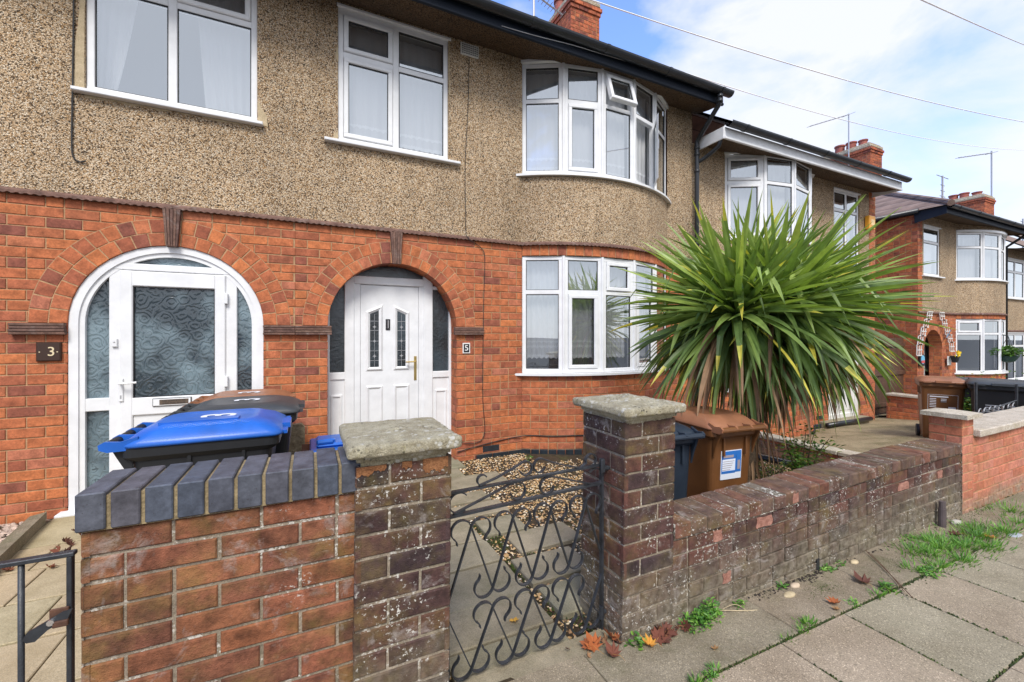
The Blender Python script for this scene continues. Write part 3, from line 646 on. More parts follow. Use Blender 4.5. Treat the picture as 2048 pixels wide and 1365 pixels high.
def house(name_label, X0, X1, zb, zs, ze, bay=None, arches=(), holes_lo=(), holes_hi=(), zlo=None, zhi=None, fascia='fasblue', gx0=None, gx1=None, hip=None, side=None, rings=True, quoin=None, soot=True, gz_=0.165):
    H = thing('terraced_house', ((X0+X1)/2, YF, zb), name_label, 'house', 'houses of the terrace along the street')
    F = front(YF); wall = MB(); wall_m = MB()
    am = arc_map(*bay) if bay else None
    flats = [(X0, X1)] if not bay else [(X0, bay[0]), (bay[1], X1)]
    dep = 0.0065
    for a, b in flats:
        if b-a < 0.02: continue
        hl = [h for h in holes_lo if h[1] > a and h[0] < b]; ar = [q for q in arches if a < q[0] < b]
        sheet(wall, F, a, b, zb-0.1, zs+0.03, hl, ar, -dep, mi=1, grow=0.006)
        brick_field(wall, F, a, b, zb+0.0, zs+0.01, hl, ar, mi=0, vcourse0=zs+0.01-BH*40)
    for h in holes_lo:       # reveals
        for (p, q) in (((h[0], h[2]), (h[0], h[3])), ((h[1], h[2]), (h[1], h[3])), ((h[0], h[3]), (h[1], h[3])), ((h[0], h[2]), (h[1], h[2]))):
            wall.quad(F(p[0], p[1], 0), F(q[0], q[1], 0), F(q[0], q[1], -0.12), F(p[0], p[1], -0.12), 0.5, 1)
    if rings:
        for cx, r, z0 in arches:
            arch_ring(wall, F, cx, z0, r)
            for sgn in (-1, 1):      # brick jambs below the springing
                x = cx+sgn*r
                jm = (lambda x, sgn: (lambda u, v, d: (x-sgn*d, YF+u, v)))(x, sgn)
                brick_field(wall, jm, 0.001, 0.24, zb, z0, pitch=BL, mi=0, d=0.0, back=-0.02, vcourse0=zs+0.01-BH*40, phase=0.05)
                sheet(wall, jm, 0, 0.24, zb, z0, d=-0.007, mi=1)
    if bay:
        Lb = am.len; z0, z1 = zlo
        hl = [(0.0, Lb, z0, z1)]
        sheet(wall, am, 0, Lb, zb-0.1, zs+0.03, [(0, Lb, z0-.02, z1)], (), -dep, step=0.1, mi=1)
        brick_field(wall, am, 0, Lb, zb, z0-0.02, mi=0, vcourse0=zs+0.01-BH*40, hp=0.35)
        box_soldier = (zs-z1)
        u = 0.0
        while u < Lb-0.05:      # header course over the bay
            box(wall, am, u+.004, u+0.106, z1+0.004, zs+0.004, -0.02, random.uniform(-.001, .001), 0.003, random.random(), 0); u += 0.113
    wall.build('brick_wall', [M['brick'], M['mortar']], H)
    # drip moulding between brick and render
    dm = MB()
    for a, b in flats:
        if b-a > 0.02: drip(dm, F, a, b, zs)
    if bay: drip(dm, am, 0, am.len, zs)
    dm.build('drip_moulding', M['tilebrown'], H)
    # render
    up = MB(); zt = ze+0.12
    for a, b in flats:
        if b-a < 0.02: continue
        hh = [h for h in holes_hi if h[1] > a and h[0] < b]
        sheet(up, F, a, b, zs+0.03, zt, hh, (), 0.004)
    for h in holes_hi:
        for (p, q) in (((h[0], h[2]), (h[0], h[3])), ((h[1], h[2]), (h[1], h[3])), ((h[0], h[3]), (h[1], h[3])), ((h[0], h[2]), (h[1], h[2]))):
            up.quad(F(p[0], p[1], 0.004), F(q[0], q[1], 0.004), F(q[0], q[1], -0.12), F(p[0], p[1], -0.12))
    if bay: sheet(up, am, 0, am.len, zs+0.03, zt, [(0, am.len, zhi[0]-.02, zhi[1])], (), 0.004, step=0.07)
    up.build('rendered_wall', M['dash'], H, smooth=False)
    # eaves
    g0 = X0 if gx0 is None else gx0; g1 = X1 if gx1 is None else gx1
    so_ = MB(); YE = 4.27
    prof = [(YF, zt-0.005), (YF-0.10, zt-0.035), (YF-0.25, zt-0.065), (YE, ze+0.035)]
    for (ya, za), (yb, zb_) in zip(prof[:-1], prof[1:]): so_.quad((g0, ya, za), (g1, ya, za), (g1, yb, zb_), (g0, yb, zb_))
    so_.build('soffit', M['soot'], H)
    fa = MB(); wbox(fa, g0, g1, YE-0.022, YE, ze, ze+0.175, 0.004); wbox(fa, g0, g1, YE-0.034, YE-0.0225, ze+0.002, ze+0.035, 0.004); fa.build('fascia', M[fascia], H)
    gu = MB(); half_gutter(gu, g0-0.0, g1+0.06 if gx1 else g1, YE-0.095, ze+gz_, 0.066); gu.build('gutter', M['gut'], H)
    rf = MB(); zr = ze+gz_+0.005; yr = 8.2; zrid = zr+(yr-4.15)*0.72
    if hip is None:
        rf.add([(g0, 4.15, zr), (g1, 4.15, zr), (g1, yr, zrid), (g0, yr, zrid)], [(0, 1, 2, 3)]); rf.add([(g0, 12.2, zr), (g1, 12.2, zr), (g1, yr, zrid), (g0, yr, zrid)], [(0, 3, 2, 1)])
        rf.add([(g0, 4.15, zr-.05), (g1, 4.15, zr-.05), (g1, yr, zrid-.05), (g0, yr, zrid-.05)], [(0, 3, 2, 1)])
    else:
        hx = hip; k = 0.55; zrid = zr+(yr-4.15)*k; hr = hx+(yr-4.15)*1.0
        rf.add([(hx, 4.15, zr), (g1, 4.15, zr), (g1, yr, zrid), (hr, yr, zrid)], [(0, 1, 2, 3)])
        rf.add([(hx, 4.15, zr), (hx, 12.2, zr), (hr, yr, zrid)], [(0, 2, 1)]); rf.add([(hx, 12.2, zr), (g1, 12.2, zr), (g1, yr, zrid), (hr, yr, zrid)], [(0, 3, 2, 1)])
        tube(rf, [(hx, 4.15, zr+.02), (hr, yr, zrid+.02)], 0.07, 8); tube(rf, [(hr, yr, zrid+.02), (g1, yr, zrid+.02)], 0.07, 8)
    rf.build('roof', M['roof'], H)
    # shell: party / side walls and back
    sh = MB()
    for x in (X0+0.01, X1-0.01):
        sh.quad((x, YF+0.95, zb-.1), (x, 12, zb-.1), (x, 12, zt), (x, YF+0.95, zt), 0.5, 0)
    sh.quad((X0, 12, zb-.1), (X1, 12, zb-.1), (X1, 12, zt), (X0, 12, zt), 0.5, 0)
    sh.build('back_wall', M['brick'], H)
    return H, F, am
def pebble_patch(): pass
# ================================================================= HOUSE 3 and 5
KEY5 = None
H3, F3, _ = house('terraced house numbered 3 with a white arched porch door', -5.2, -0.131, 0.0, 2.635, 4.87, arches=[(-1.107, 0.703, 1.605)], holes_hi=[(-1.70, -0.455, 3.545, 4.965)])
H5, F5, AM5 = house('terraced house numbered 5 with two bow windows', -0.129, 5.40, 0.0, 2.635, 4.87, bay=(2.415, 4.875, 0.40), arches=[(0.86, 0.692, 1.605)], holes_hi=[(0.266, 1.456, 3.515, 4.955)], zlo=(1.02, 2.505), zhi=(3.515, 4.93), gx1=5.47)
for H, F, cx, r in ((H3, F3, -1.107, 0.703), (H5, F5, 0.86, 0.692)):
    k = MB(); keystone(k, F, cx, 1.605+r-0.01, 2.632); k.build('keystone', M['tilebrown'], H)
def impost(H, F, a, b):
    m = MB(); scored_tiles(m, F, a, b, 1.51, 1.605, 0.045, 4); m.build('impost', M['tilebrown'], H)
impost(H3, F3, -2.14, -1.815); impost(H3, F3, -0.404, -0.133); impost(H5, F5, -0.130, 0.205); impost(H5, F5, 1.520, 1.885)
# upper windows
dW = MB()
f = flat_window(H3, F3, -1.70, -0.455, 3.56, 4.96, [0.47], 4.50, {(0, 1): 'f', (1, 1): 's'}, sill=(0.07, 0.05), lab='wide white window with parted white curtains and a top-hung vent sash')
f = flat_window(H5, F5, 0.266, 1.456, 3.53, 4.93, [0.50], 4.46, {(0, 1): 's', (0, 0): 's'}, sill=(0.13, 0.13), lab='white four-light window between the porch and the bow')
curtain(F3, -1.68, -1.36, 3.60, 4.9, 'white curtain tied back at the left of the upstairs window of house 3', lace=0, shape=lambda u, t: -1.68+(u+1.68)*(0.30+0.70*t**0.8), mats=[M['lace']], d=-0.2)
curtain(F3, -0.99, -0.47, 3.60, 4.9, 'white curtain drawn at the right of the upstairs window of house 3', lace=0, shape=lambda u, t: -0.47+(u+0.47)*(0.82+0.18*t), mats=[M['net']], d=-0.2, fold=0.09)
curtain(F5, 0.30, 1.43, 3.60, 4.40, 'white net with a lace hem in the four-light upstairs window of house 5', lace=2, gap=0.03)
curtain(F5, 0.30, 1.43, 4.40, 4.90, 'gathered white heading of the net in the four-light upstairs window of house 5', lace=0, d=-0.2, mats=[M['net']])
def cement(H, F, polys):
    m = MB()
    for p in polys:
        P = []
        for i in range(len(p)):
            a, b = p[i], p[(i+1) % len(p)]
            for k in range(6): t = k/6; P.append((a[0]+(b[0]-a[0])*t+random.uniform(-.006, .006), a[1]+(b[1]-a[1])*t+random.uniform(-.012, .012)))
        prism(m, F, P, 0.0, 0.008)
    build_each(m, 'cement_patch', M['blob'], H)
cement(H3, F3, [[(-1.775, 3.56), (-1.70, 3.56), (-1.70, 4.9), (-1.745, 4.9), (-1.735, 4.2), (-1.76, 3.9)], [(-0.455, 3.56), (-0.36, 3.52), (-0.37, 3.62), (-0.43, 3.74), (-0.455, 3.76)], [(-1.70, 3.505), (-1.1, 3.51), (-0.6, 3.512), (-0.6, 3.53), (-1.70, 3.53)]])
cement(H5, F5, [[(0.235, 4.38), (0.266, 4.36), (0.266, 4.52), (0.25, 4.5)], [(0.22, 3.54), (0.266, 3.54), (0.266, 3.62), (0.23, 3.60)], [(2.36, 4.38), (2.415, 4.37), (2.415, 4.43), (2.38, 4.43)], [(1.456, 4.3), (1.475, 4.3), (1.47, 4.9), (1.456, 4.93)]])
# bow windows of house 5
def open_sashes(W, fm):
    # top-hung vent of the third light, pushed open at the foot
    mp = fm[2]; a, b, c, e = 0.052, mp.len-0.052, 4.49, 4.878
    top = e; tilt = radians(17)
    def tm(u, v, d): vv = (v-top); return mp(u, top+vv*cos(tilt)+d*sin(tilt), -vv*sin(tilt)+d*cos(tilt)+0.012)
    glazed(W, tm, a, b, c, e, True)
    # side-hung casement of the fourth light, swung out from its left... hinged on the right
    mp4 = fm[3]; a, b, c, e = 0.052, mp4.len-0.052, 3.565, 4.42
    sw = radians(38)
    def sm(u, v, d): uu = b-u; return mp4(b-uu*cos(sw)+d*sin(sw)*-1, v, uu*sin(sw)+d*cos(sw)+0.004)
    glazed(W, sm, a, b, c, e, True)
    box(W['frame'], sm, a+.012, a+.035, 3.95, 4.07, 0, 0.02, 0.004)
bay_window(H5, AM5, 3.53, 4.93, 4.46, 5, {1: {(0, 0): 's'}, 2: {(0, 1): 'x'}, 3: {(0, 0): 'x'}}, lab='upper bow window of five lights with one vent and one casement open', extra=open_sashes)
arcm = MB(); arcbox(arcm, AM5, -0.01, AM5.len+0.03, 4.93, 4.965, -0.03, 0.022, 30); arcm.build('window_head', M['pvc'], H5)
bay_window(H5, AM5, 1.03, 2.505, 2.05, 5, {1: {(0, 0): 's'}, 2: {(0, 1): 's'}, 3: {(0, 0): 's'}}, lab='lower bow window of five lights with lace-edged nets')
la = facet_maps(AM5, 5)
words = ['first', 'second', 'third', 'fourth', 'fifth']
for i, mp in enumerate(la):
    curtain(mp, 0.05, mp.len-0.05, 3.56, 4.88, 'net in the %s light from the left, upper bow window of house 5' % words[i], lace=2, gap=0.06, amp=0.006, d=-0.15)
    curtain(mp, 0.05, mp.len-0.05, 1.08, 2.46, 'lace-hemmed net, %s light from the left, lower bow window of house 5' % words[i], lace=3, gap=0.12, amp=0.01, d=-0.14, fold=0.07)
# downpipe between 5 and 7, swan neck and branch
dp = MB()
tube(dp, [(5.30, 4.175, 4.98), (5.30, 4.175, 4.88), (5.31, 4.20, 4.82), (5.40, 4.60, 4.56), (5.405, 4.66, 4.50), (5.405, 4.66, 4.42), (5.405, 4.66, 0.0)], 0.034, 10)
for z in (4.93, 4.86): lathe(dp, [(0.034, 0), (0.042, .002), (0.042, .04), (0.034, .042)], (5.30, 4.17, z-.02), 12)
for z in (4.38, 4.28, 4.02, 2.9, 1.6): lathe(dp, [(0.034, 0), (0.043, .002), (0.043, .045), (0.034, .047)], (5.405, 4.66, z), 12)
tube(dp, [(5.41, 4.66, 4.18), (5.47, 4.62, 4.22), (5.50, 4.50, 4.27), (5.52, 4.36, 4.34), (5.52, 4.30, 4.50)], 0.03, 8)
dp.build('downpipe', M['gut'], H5, smooth=True)
# vent brick, air bricks, plinth, cables
vb = MB(); wbox(vb, 1.60, 1.825, YF-0.022, YF, 4.815, 4.955, 0.004)
o = vb.build('vent_cover', M['pvcold'], H5)
vh = MB()
for i in range(8):
    for j in range(5): box(vh, F5, 1.618+i*0.0255, 1.632+i*0.0255, 4.828+j*0.0245, 4.842+j*0.0245, 0.0215, 0.0232)
vh.build('grille_hole', M['gasket'], o)
ab = MB(); abh = MB()
for (mp, a, b) in ((F5, 1.888, 2.10), (AM5, 0.83, 1.04)):
    box(ab, mp, a, b, 0.094, 0.162, -0.02, 0.004, 0.002)
    for i in range(8):
        for j in range(3): box(abh, mp, a+.012+i*.025, a+.027+i*.025, .102+j*.02, .114+j*.02, 0.0, 0.0048)
for o_, mp, a in zip(build_each(ab, 'air_brick', M['plinth'], H5), (F5, AM5), (1.888, 0.83)):
    abh = MB()
    for i in range(8):
        for j in range(3): box(abh, mp, a+.012+i*.025, a+.027+i*.025, .102+j*.02, .114+j*.02, 0.0, 0.0048)
    abh.build('air_slot', M['gasket'], o_)
pl = MB()
u = 1.80
while u < 2.40: box(pl, F5, u, u+0.205, -0.02, 0.07, 0.001, 0.022, 0.004, random.random()); u += 0.215
u = 0.01
while u < AM5.len-0.1: box(pl, AM5, u, u+0.098, 0.0, 0.075, 0.001, 0.022, 0.004, random.random()); u += 0.108
pl.build('plinth_course', M['plinth'], H5)
def bez(pts, n=8):
    out_ = []
    P = [Vector(p) for p in pts]
    for i in range(len(P)-1):
        p0 = P[max(i-1, 0)]; p1 = P[i]; p2 = P[i+1]; p3 = P[min(i+2, len(P)-1)]
        for k in range(n):
            t = k/n; out_.append(0.5*((2*p1)+(-p0+p2)*t+(2*p0-5*p1+4*p2-p3)*t*t+(-p0+3*p1-3*p2+p3)*t**3))
    out_.append(P[-1]); return out_
cb = MB(); y = YF-0.016; yy = YF-0.05
tube(cb, bez([(1.705, y, 4.80), (1.69, y, 4.2), (1.655, y, 3.52), (1.66, y, 3.0), (1.668, YF-.012, 2.70), (1.68, yy, 2.66), (1.70, yy, 2.62), (1.78, y, 2.605), (1.88, y, 2.53), (1.905, y, 2.40), (1.89, y, 1.9), (1.88, y, 1.2), (1.88, y, 0.73), (1.905, y, 0.42), (1.893, y, 0.30), (1.84, y, 0.235), (1.72, y, 0.22), (1.60, y, 0.25)], 6), 0.0042, 5)
tagit(cb.build('wall_cable', M['cable'], None, smooth=True), 'thin black cable running down the front of house 5 from the vent to the ground', 'cable')
cb = MB()
pp = [(1.56, y, 0.14), (1.75, y, 0.17), (2.0, y, 0.205), (2.3, y, 0.235)]+[AM5(t, 0.245+0.004*sin(t*9), 0.012) for t in (0.1, 0.4, 0.8, 1.2, 1.6, 2.0, 2.4)]
tube(cb, bez(pp, 5), 0.006, 5); tagit(cb.build('low_cable', M['cable'], None, smooth=True), 'black cable clipped low along the foot of the bow of house 5', 'cable')
cb = MB(); tube(cb, bez([(-1.762, y, 4.95), (-1.765, y, 4.3), (-1.772, y, 3.6), (-1.777, y, 3.1), (-1.765, y, 2.98), (-1.73, y, 2.95), (-1.69, y, 2.965)], 6), 0.006, 5)
tagit(cb.build('wall_cable', M['cable'], None, smooth=True), 'loose black cable hanging beside the upstairs window of house 3', 'cable')
cb = MB(); ye = 4.27-0.04; tube(cb, bez([(1.9, ye, 4.90), (2.3, ye-.02, 4.905), (2.8, ye-.03, 4.94), (3.3, ye-.02, 4.97), (3.9, ye-.03, 4.99)], 6), 0.004, 5)
tagit(cb.build('fascia_cable', M['alu'], None, smooth=True), 'thin pale cable slung along the dark fascia of house 5', 'cable')
# ---- door of house 3 : white arched frame set flush in the opening
def arc_band(mb, mp, cx, zs, ro, ri, d0, d1, z_bot, n=40):
    V = []; F = []; pts = [(-1, z_bot)]+[None]*(n+1)+[(1, z_bot)]
    ring = []
    ring.append((cx-ro, z_bot, cx-ri, z_bot))
    for k in range(n+1):
        a = pi*k/n; ring.append((cx-ro*cos(a), zs+ro*sin(a), cx-ri*cos(a), zs+ri*sin(a)))
    ring.append((cx+ro, z_bot, cx+ri, z_bot))
    for (a, b, c, e) in ring: V += [mp(a, b, d0), mp(a, b, d1), mp(c, e, d1), mp(c, e, d0)]
    for k in range(len(ring)-1):
        for j in range(4): F.append((k*4+j, k*4+(j+1) % 4, k*4+4+(j+1) % 4, k*4+4+j))
    mb.add(V, F)
def arc_pane(mb, mp, x0, x1, z0, z1, cx, zs, r, d):
    n = 14; bot = [(x0, z0), (x1, z0)]; top = []
    for k in range(n+1):
        x = x1+(x0-x1)*k/n; q = r*r-(x-cx)**2; t = zs+(sqrt(q) if q > 0 else 0); top.append((x, min(z1, t)))
    V = [mp(a, b, d) for a, b in bot+top]; mb.add(V, [tuple(range(len(V)))])
cx, r, zs = -1.107, 0.703, 1.605
D = MB(); D0 = -0.03
arc_band(D, F3, cx, zs, r-0.002, r-0.062, -0.1, D0+0.02, 0.0); arc_band(D, F3, cx, zs, r-0.055, r-0.10, -0.1, D0+0.006, 0.0)
post = lambda a, b, z0, z1, d=D0+.004: box(D, F3, a, b, z0, z1, -0.1, d, 0.006)
post(-1.557, -1.475, 0.02, 2.125); post(-0.715, -0.625, 0.02, 2.105)     # posts either side of the leaf
post(-1.63, -0.60, 2.075, 2.135, D0+.009)                                  # transom
for a, b in ((-1.72, -1.55), (-0.63, -0.49)): post(a, b, 0.855, 0.965, D0+.002); post(a, b, 0.02, 0.10, D0+.002)
door3 = D.build('porch_door_frame', M['pvc'], H3)
G = MB()
arc_pane(G, F3, -1.72, -1.55, 0.96, 2.3, cx, zs, r-0.09, -0.06); arc_pane(G, F3, -0.63, -0.48, 0.96, 2.3, cx, zs, r-0.09, -0.06)
arc_pane(G, F3, -1.6, -0.62, 2.12, 2.4, cx, zs, r-0.09, -0.06); G.quad(F3(-1.72, .09, -.06), F3(-1.55, .09, -.06), F3(-1.55, .87, -.06), F3(-1.72, .87, -.06)); G.quad(F3(-0.63, .09, -.06), F3(-0.48, .09, -.06), F3(-0.48, .87, -.06), F3(-0.63, .87, -.06))
G.build('side_light', M['swirl'], door3)
LF = MB(); d = -0.012
bx = lambda a, b, z0, z1, dd=d: box(LF, F3, a, b, z0, z1, -0.08, dd, 0.008)
bx(-1.48, -1.395, 0.06, 2.07); bx(-0.80, -0.715, 0.06, 2.07); bx(-1.40, -0.795, 1.935, 2.069, d+.001); bx(-1.40, -0.795, 0.80, 0.955, d+.001); bx(-1.40, -0.795, 0.06, 0.20, d+.001); bx(-1.40, -0.79, 0.19, 0.81, -0.03)
leaf3 = LF.build('door', M['pvc'], H3); leaf3['label'] = 'white glazed porch door with a letterbox below the patterned glass'
G = MB(); G.quad(F3(-1.40, .95, -.04), F3(-.79, .95, -.04), F3(-.79, 1.95, -.04), F3(-1.40, 1.95, -.04)); G.build('patterned_pane', M['swirl'], leaf3)
G = MB(); 
for q in ((-1.395, -.80, .955, .962), (-1.395, -.80, 1.928, 1.935), (-1.395, -1.388, .955, 1.935), (-.807, -.80, .955, 1.935)): box(G, F3, q[0], q[1], q[2], q[3], -.05, -.022)
G.build('gasket', M['gasket'], leaf3)
hd = MB(); box(hd, F3, -1.487, -1.455, 0.93, 1.13, -.02, 0.0, 0.004); tube(hd, [F3(-1.47, 1.09, 0), F3(-1.47, 1.09, 0.045), F3(-1.46, 1.09, 0.052), F3(-1.35, 1.095, 0.052)], 0.009, 8); hd.build('handle', M['pvc'], leaf3, smooth=False)
kh = MB(); box(kh, F3, -1.476, -1.466, 0.955, 0.985, 0, 0.0015); kh.build('keyhole', M['alu'], leaf3)
hg = MB()
for z in (1.80, 1.02): box(hg, F3, -0.722, -0.695, z, z+.10, -0.02, 0.012, 0.004)
build_each(hg, 'hinge', M['pvc'], leaf3)
lb = MB(); box(lb, F3, -1.255, -0.975, 0.872, 0.942, -0.02, 0.0, 0.002); lbo = lb.build('letterbox', M['gasket'], leaf3)
lb = MB(); box(lb, F3, -1.250, -0.980, 0.877, 0.937, -0.01, 0.004, 0.002); lb.build('letterbox_flap', M['pvc'], leaf3)
lb = MB(); box(lb, F3, -1.205, -0.995, 0.884, 0.930, 0.0, 0.0055, 0.001); M['bronze'] = plain('bronze_sticker', (0.12, 0.085, 0.06), 0.4); lb.build('notice', M['bronze'], leaf3)
text_obj('notice_text', 'NO LEAFLETS OR', 0.020, (-1.10, YF-0.0062, 0.9175), (radians(90), 0, 0), M['gasket'], 0.0004, leaf3, sx=1.1)
text_obj('notice_text', 'JUNK MAIL PLEASE', 0.020, (-1.10, YF-0.0062, 0.8965), (radians(90), 0, 0), M['gasket'], 0.0004, leaf3, sx=1.0)
bell = thing('doorbell', (-1.515, YF-0.026, 1.444), 'small white bell push on the door frame of house 3', 'doorbell')
b = MB(); box(b, F3, -1.533, -1.498, 1.405, 1.475, 0.0-0.0255, -0.006, 0.003); b.build('case', M['pvc'], bell)
b = MB(); lathe_pts = None; tube(b, [F3(-1.5155, 1.445, -0.006), F3(-1.5155, 1.445, -0.003)], 0.006, 10); b.build('button', M['alu'], bell)
b = MB(); wbox(b, -1.86, -0.36, YF-0.09, YF+0.02, -0.01, 0.05, 0.01); b.build('door_sill', M['pvc'], H3)
# ---- door of house 5 : recessed in the arch
RY = YF+0.20; FD = front(RY); cx5, r5 = 0.86, 0.692
D = MB()
bx = lambda mb, a, b, z0, z1, d0=-0.08, d1=0.0, ch=0.006: box(mb, FD, a, b, z0, z1, d0, d1, ch)
bx(D, 0.345, 0.445, 0.0, 2.30); bx(D, 1.215, 1.325, 0.0, 2.30); bx(D, 0.44, 1.22, 2.075, 2.165, d1=0.002); bx(D, 0.44, 0.51, 0.0, 2.08, d1=-0.012); bx(D, 1.16, 1.22, 0.0, 2.08, d1=-0.012)
bx(D, 0.16, 0.35, 1.02, 1.10, d1=-.004); bx(D, 1.32, 1.56, 1.00, 1.075, d1=-.004); bx(D, 0.16, 0.35, 0.0, 1.03, d1=-0.02); bx(D, 1.32, 1.56, 0.0, 1.01, d1=-0.02)
bx(D, 1.32, 1.56, 2.05, 2.09, d1=-.004); bx(D, 0.165, 0.195, 0, 1.9, d1=0.003); bx(D, 1.525, 1.556, 0, 1.9, d1=0.003)
for (a, b) in ((0.205, 0.32), (1.355, 1.50)):
    for q in ((a, b, 0.30, 0.325), (a, b, 0.83, 0.855), (a, a+.022, .32, .84), (b-.022, b, .32, .84)): bx(D, q[0], q[1], q[2], q[3], -0.03, -0.008, 0.005)
frame5 = D.build('porch_door_frame', M['pvc'], H5)
G = MB(); G.quad(FD(0.16, 1.09, -.04), FD(0.35, 1.09, -.04), FD(0.35, 2.3, -.04), FD(0.16, 2.3, -.04)); G.quad(FD(1.32, 1.07, -.04), FD(1.56, 1.07, -.04), FD(1.56, 2.06, -.04), FD(1.32, 2.06, -.04)); G.quad(FD(0.34, 2.16, -.04), FD(1.22, 2.16, -.04), FD(1.22, 2.40, -.04), FD(0.34, 2.40, -.04)); G.quad(FD(1.32, 2.09, -.04), FD(1.56, 2.09, -.04), FD(1.56, 2.40, -.04), FD(1.32, 2.40, -.04))
G.build('side_light', M['mottle'], frame5)
LF = MB(); bx(LF, 0.512, 1.158, 0.04, 2.072, d1=-0.022, ch=0.004)
leaf5 = LF.build('door', M['pvc'], H5); leaf5['label'] = 'white panelled front door with two small leaded lights and a brass handle'
mouldings = MB(); gl = MB(); lead = MB()
def frame_poly(mb, pts, w, d0, d1):
    n = len(pts); cxp = sum(p[0] for p in pts)/n; czp = sum(p[1] for p in pts)/n
    inner = []
    P = [Vector((p[0], p[1])) for p in pts]
    for i in range(n):
        a, b, c = P[i-1], P[i], P[(i+1) % n]; e1 = (b-a).normalized(); e2 = (c-b).normalized(); n1 = Vector((-e1.y, e1.x)); n2 = Vector((-e2.y, e2.x)); m = (n1+n2); m = m/(m.dot(n1)); inner.append(b+m*w)
    mid = [(P[i]+inner[i])/2 for i in range(n)]
    V = [FD(p.x, p.y, d0) for p in P]+[FD(p.x, p.y, d1) for p in mid]+[FD(p.x, p.y, d0+0.002) for p in inner]
    F = []
    for i in range(n): j = (i+1) % n; F += [(i, j, n+j, n+i), (n+i, n+j, 2*n+j, 2*n+i)]
    mb.add(V, F); return inner
for s, xa, xb in ((1, 0.565, 0.755), (-1, 0.865, 1.055)):
    zl, zr_ = (1.775, 1.86) if s > 0 else (1.86, 1.775)
    pts = [(xa, 1.10), (xb, 1.10), (xb, zr_), (xa, zl)]
    inn = frame_poly(mouldings, pts, 0.048, -0.0225, -0.004)
    gl.add([FD(p.x, p.y, -0.0185) for p in inn], [(0, 1, 2, 3)])
    x0, x1 = inn[0].x, inn[1].x; xm = (x0+x1)/2
    for z in (1.665, 1.56, 1.44, 1.33, 1.22): box(lead, FD, x0, x1, z-.002, z+.002, -0.0183, -0.0165)
    box(lead, FD, xm-.0015, xm+.0015, inn[0].y, min(inn[2].y, inn[3].y), -0.0183, -0.0165)
    for z in (1.60, 1.44, 1.27): prism(lead, FD, [(xm-.024, z), (xm-.006, z-.006), (xm, z-.026), (xm+.006, z-.006), (xm+.024, z), (xm+.006, z+.006), (xm, z+.026), (xm-.006, z+.006)], -0.0183, -0.0155)
    p2 = [(xa, 0.42), (xb, 0.42), (xb, 0.94), (xa, 0.94)]; frame_poly(mouldings, p2, 0.04, -0.0225, -0.008)
mouldings.build('panel_moulding', M['pvc'], leaf5); gl.build('leaded_light', M['mottle'], leaf5); lead.build('leading', M['alu'], leaf5)
hd = MB(); box(hd, FD, 1.105, 1.135, 0.98, 1.26, -0.022, -0.012, 0.004); tube(hd, [FD(1.12, 1.20, -.012), FD(1.12, 1.20, 0.03), FD(1.11, 1.20, 0.036), FD(1.00, 1.197, 0.036)], 0.008, 8); hd.build('handle', M['brass'], leaf5)
hd = MB(); box(hd, FD, 0.783, 0.833, 1.565, 1.69, -0.022, -0.014, 0.003); ko = hd.build('knocker_plate', M['gasket'], leaf5)
hd = MB(); box(hd, FD, 0.802, 0.812, 1.585, 1.675, -0.014, 0.004, 0.003); hd.build('knocker', M['chrome'], ko)
b = MB(); wbox(b, 0.14, 1.58, YF-0.16, RY+0.02, -0.03, 0.035, 0.01); b.build('doorstep', M['flag'], H5)
for (H, a, b, z1) in ((H3, -1.81, -0.40, 2.36), (H5, 0.16, 1.57, 2.36)):
    m = MB(); yb = YF+0.9; m.quad((a, yb, 0), (b, yb, 0), (b, yb, z1), (a, yb, z1)); m.build('hall_behind', M['room'], H)
# plaques
p3 = thing('number_plaque', (-1.917, YF, 1.37), 'dark brown wooden plaque with a gold 3 on the brick wall', 'plaque')
m = MB(); box(m, F3, -1.992, -1.842, 1.292, 1.448, 0.001, 0.022, 0.008); M['plq'] = plain('varnished_wood', (0.045, 0.022, 0.014), 0.35); bd = m.build('board', M['plq'], p3)
M['gold'] = plain('cream_gold_paint', (0.72, 0.60, 0.38), 0.4)
text_obj('numeral', '3', 0.105, (-1.898, YF-0.0245, 1.368), (radians(90), 0, 0), M['gold'], 0.002, p3)
m = MB()
for x in (-1.968, -1.862): tube(m, [F3(x, 1.368, 0.021), F3(x, 1.368, 0.0255)], 0.0045, 8)
m.build('screw', M['gold'], p3)
p5 = thing('number_plaque', (1.674, YF, 1.353), 'black tile with a white 5 and a white shell border', 'plaque')
m = MB(); box(m, F5, 1.628, 1.720, 1.292, 1.415, 0.001, 0.010, 0.002); m.build('tile', plain('white_glaze', (0.8, 0.8, 0.76), 0.2), p5)
m = MB()
pts = []
hw, hh = 0.037, 0.053
for k in range(64):
    a = 2*pi*k/64; 
for (ax, az, bx_, bz) in ((-1, -1, 1, -1), (1, -1, 1, 1), (1, 1, -1, 1), (-1, 1, -1, -1)):
    for k in range(16):
        t = k/16; x = (ax+(bx_-ax)*t)*hw; z = (az+(bz-az)*t)*hh; s = 1-0.09*abs(sin(t*pi*5)); pts.append((1.674+x*s, 1.353+z*s))
prism(m, F5, pts, 0.0095, 0.0112); m.build('black_field', M['gasket'], p5)
text_obj('numeral', '5', 0.092, (1.674, YF-0.0120, 1.353), (radians(90), 0, 0), plain('white_glaze_figure', (0.85, 0.85, 0.82), 0.25), 0.001, p5, sx=1.15)
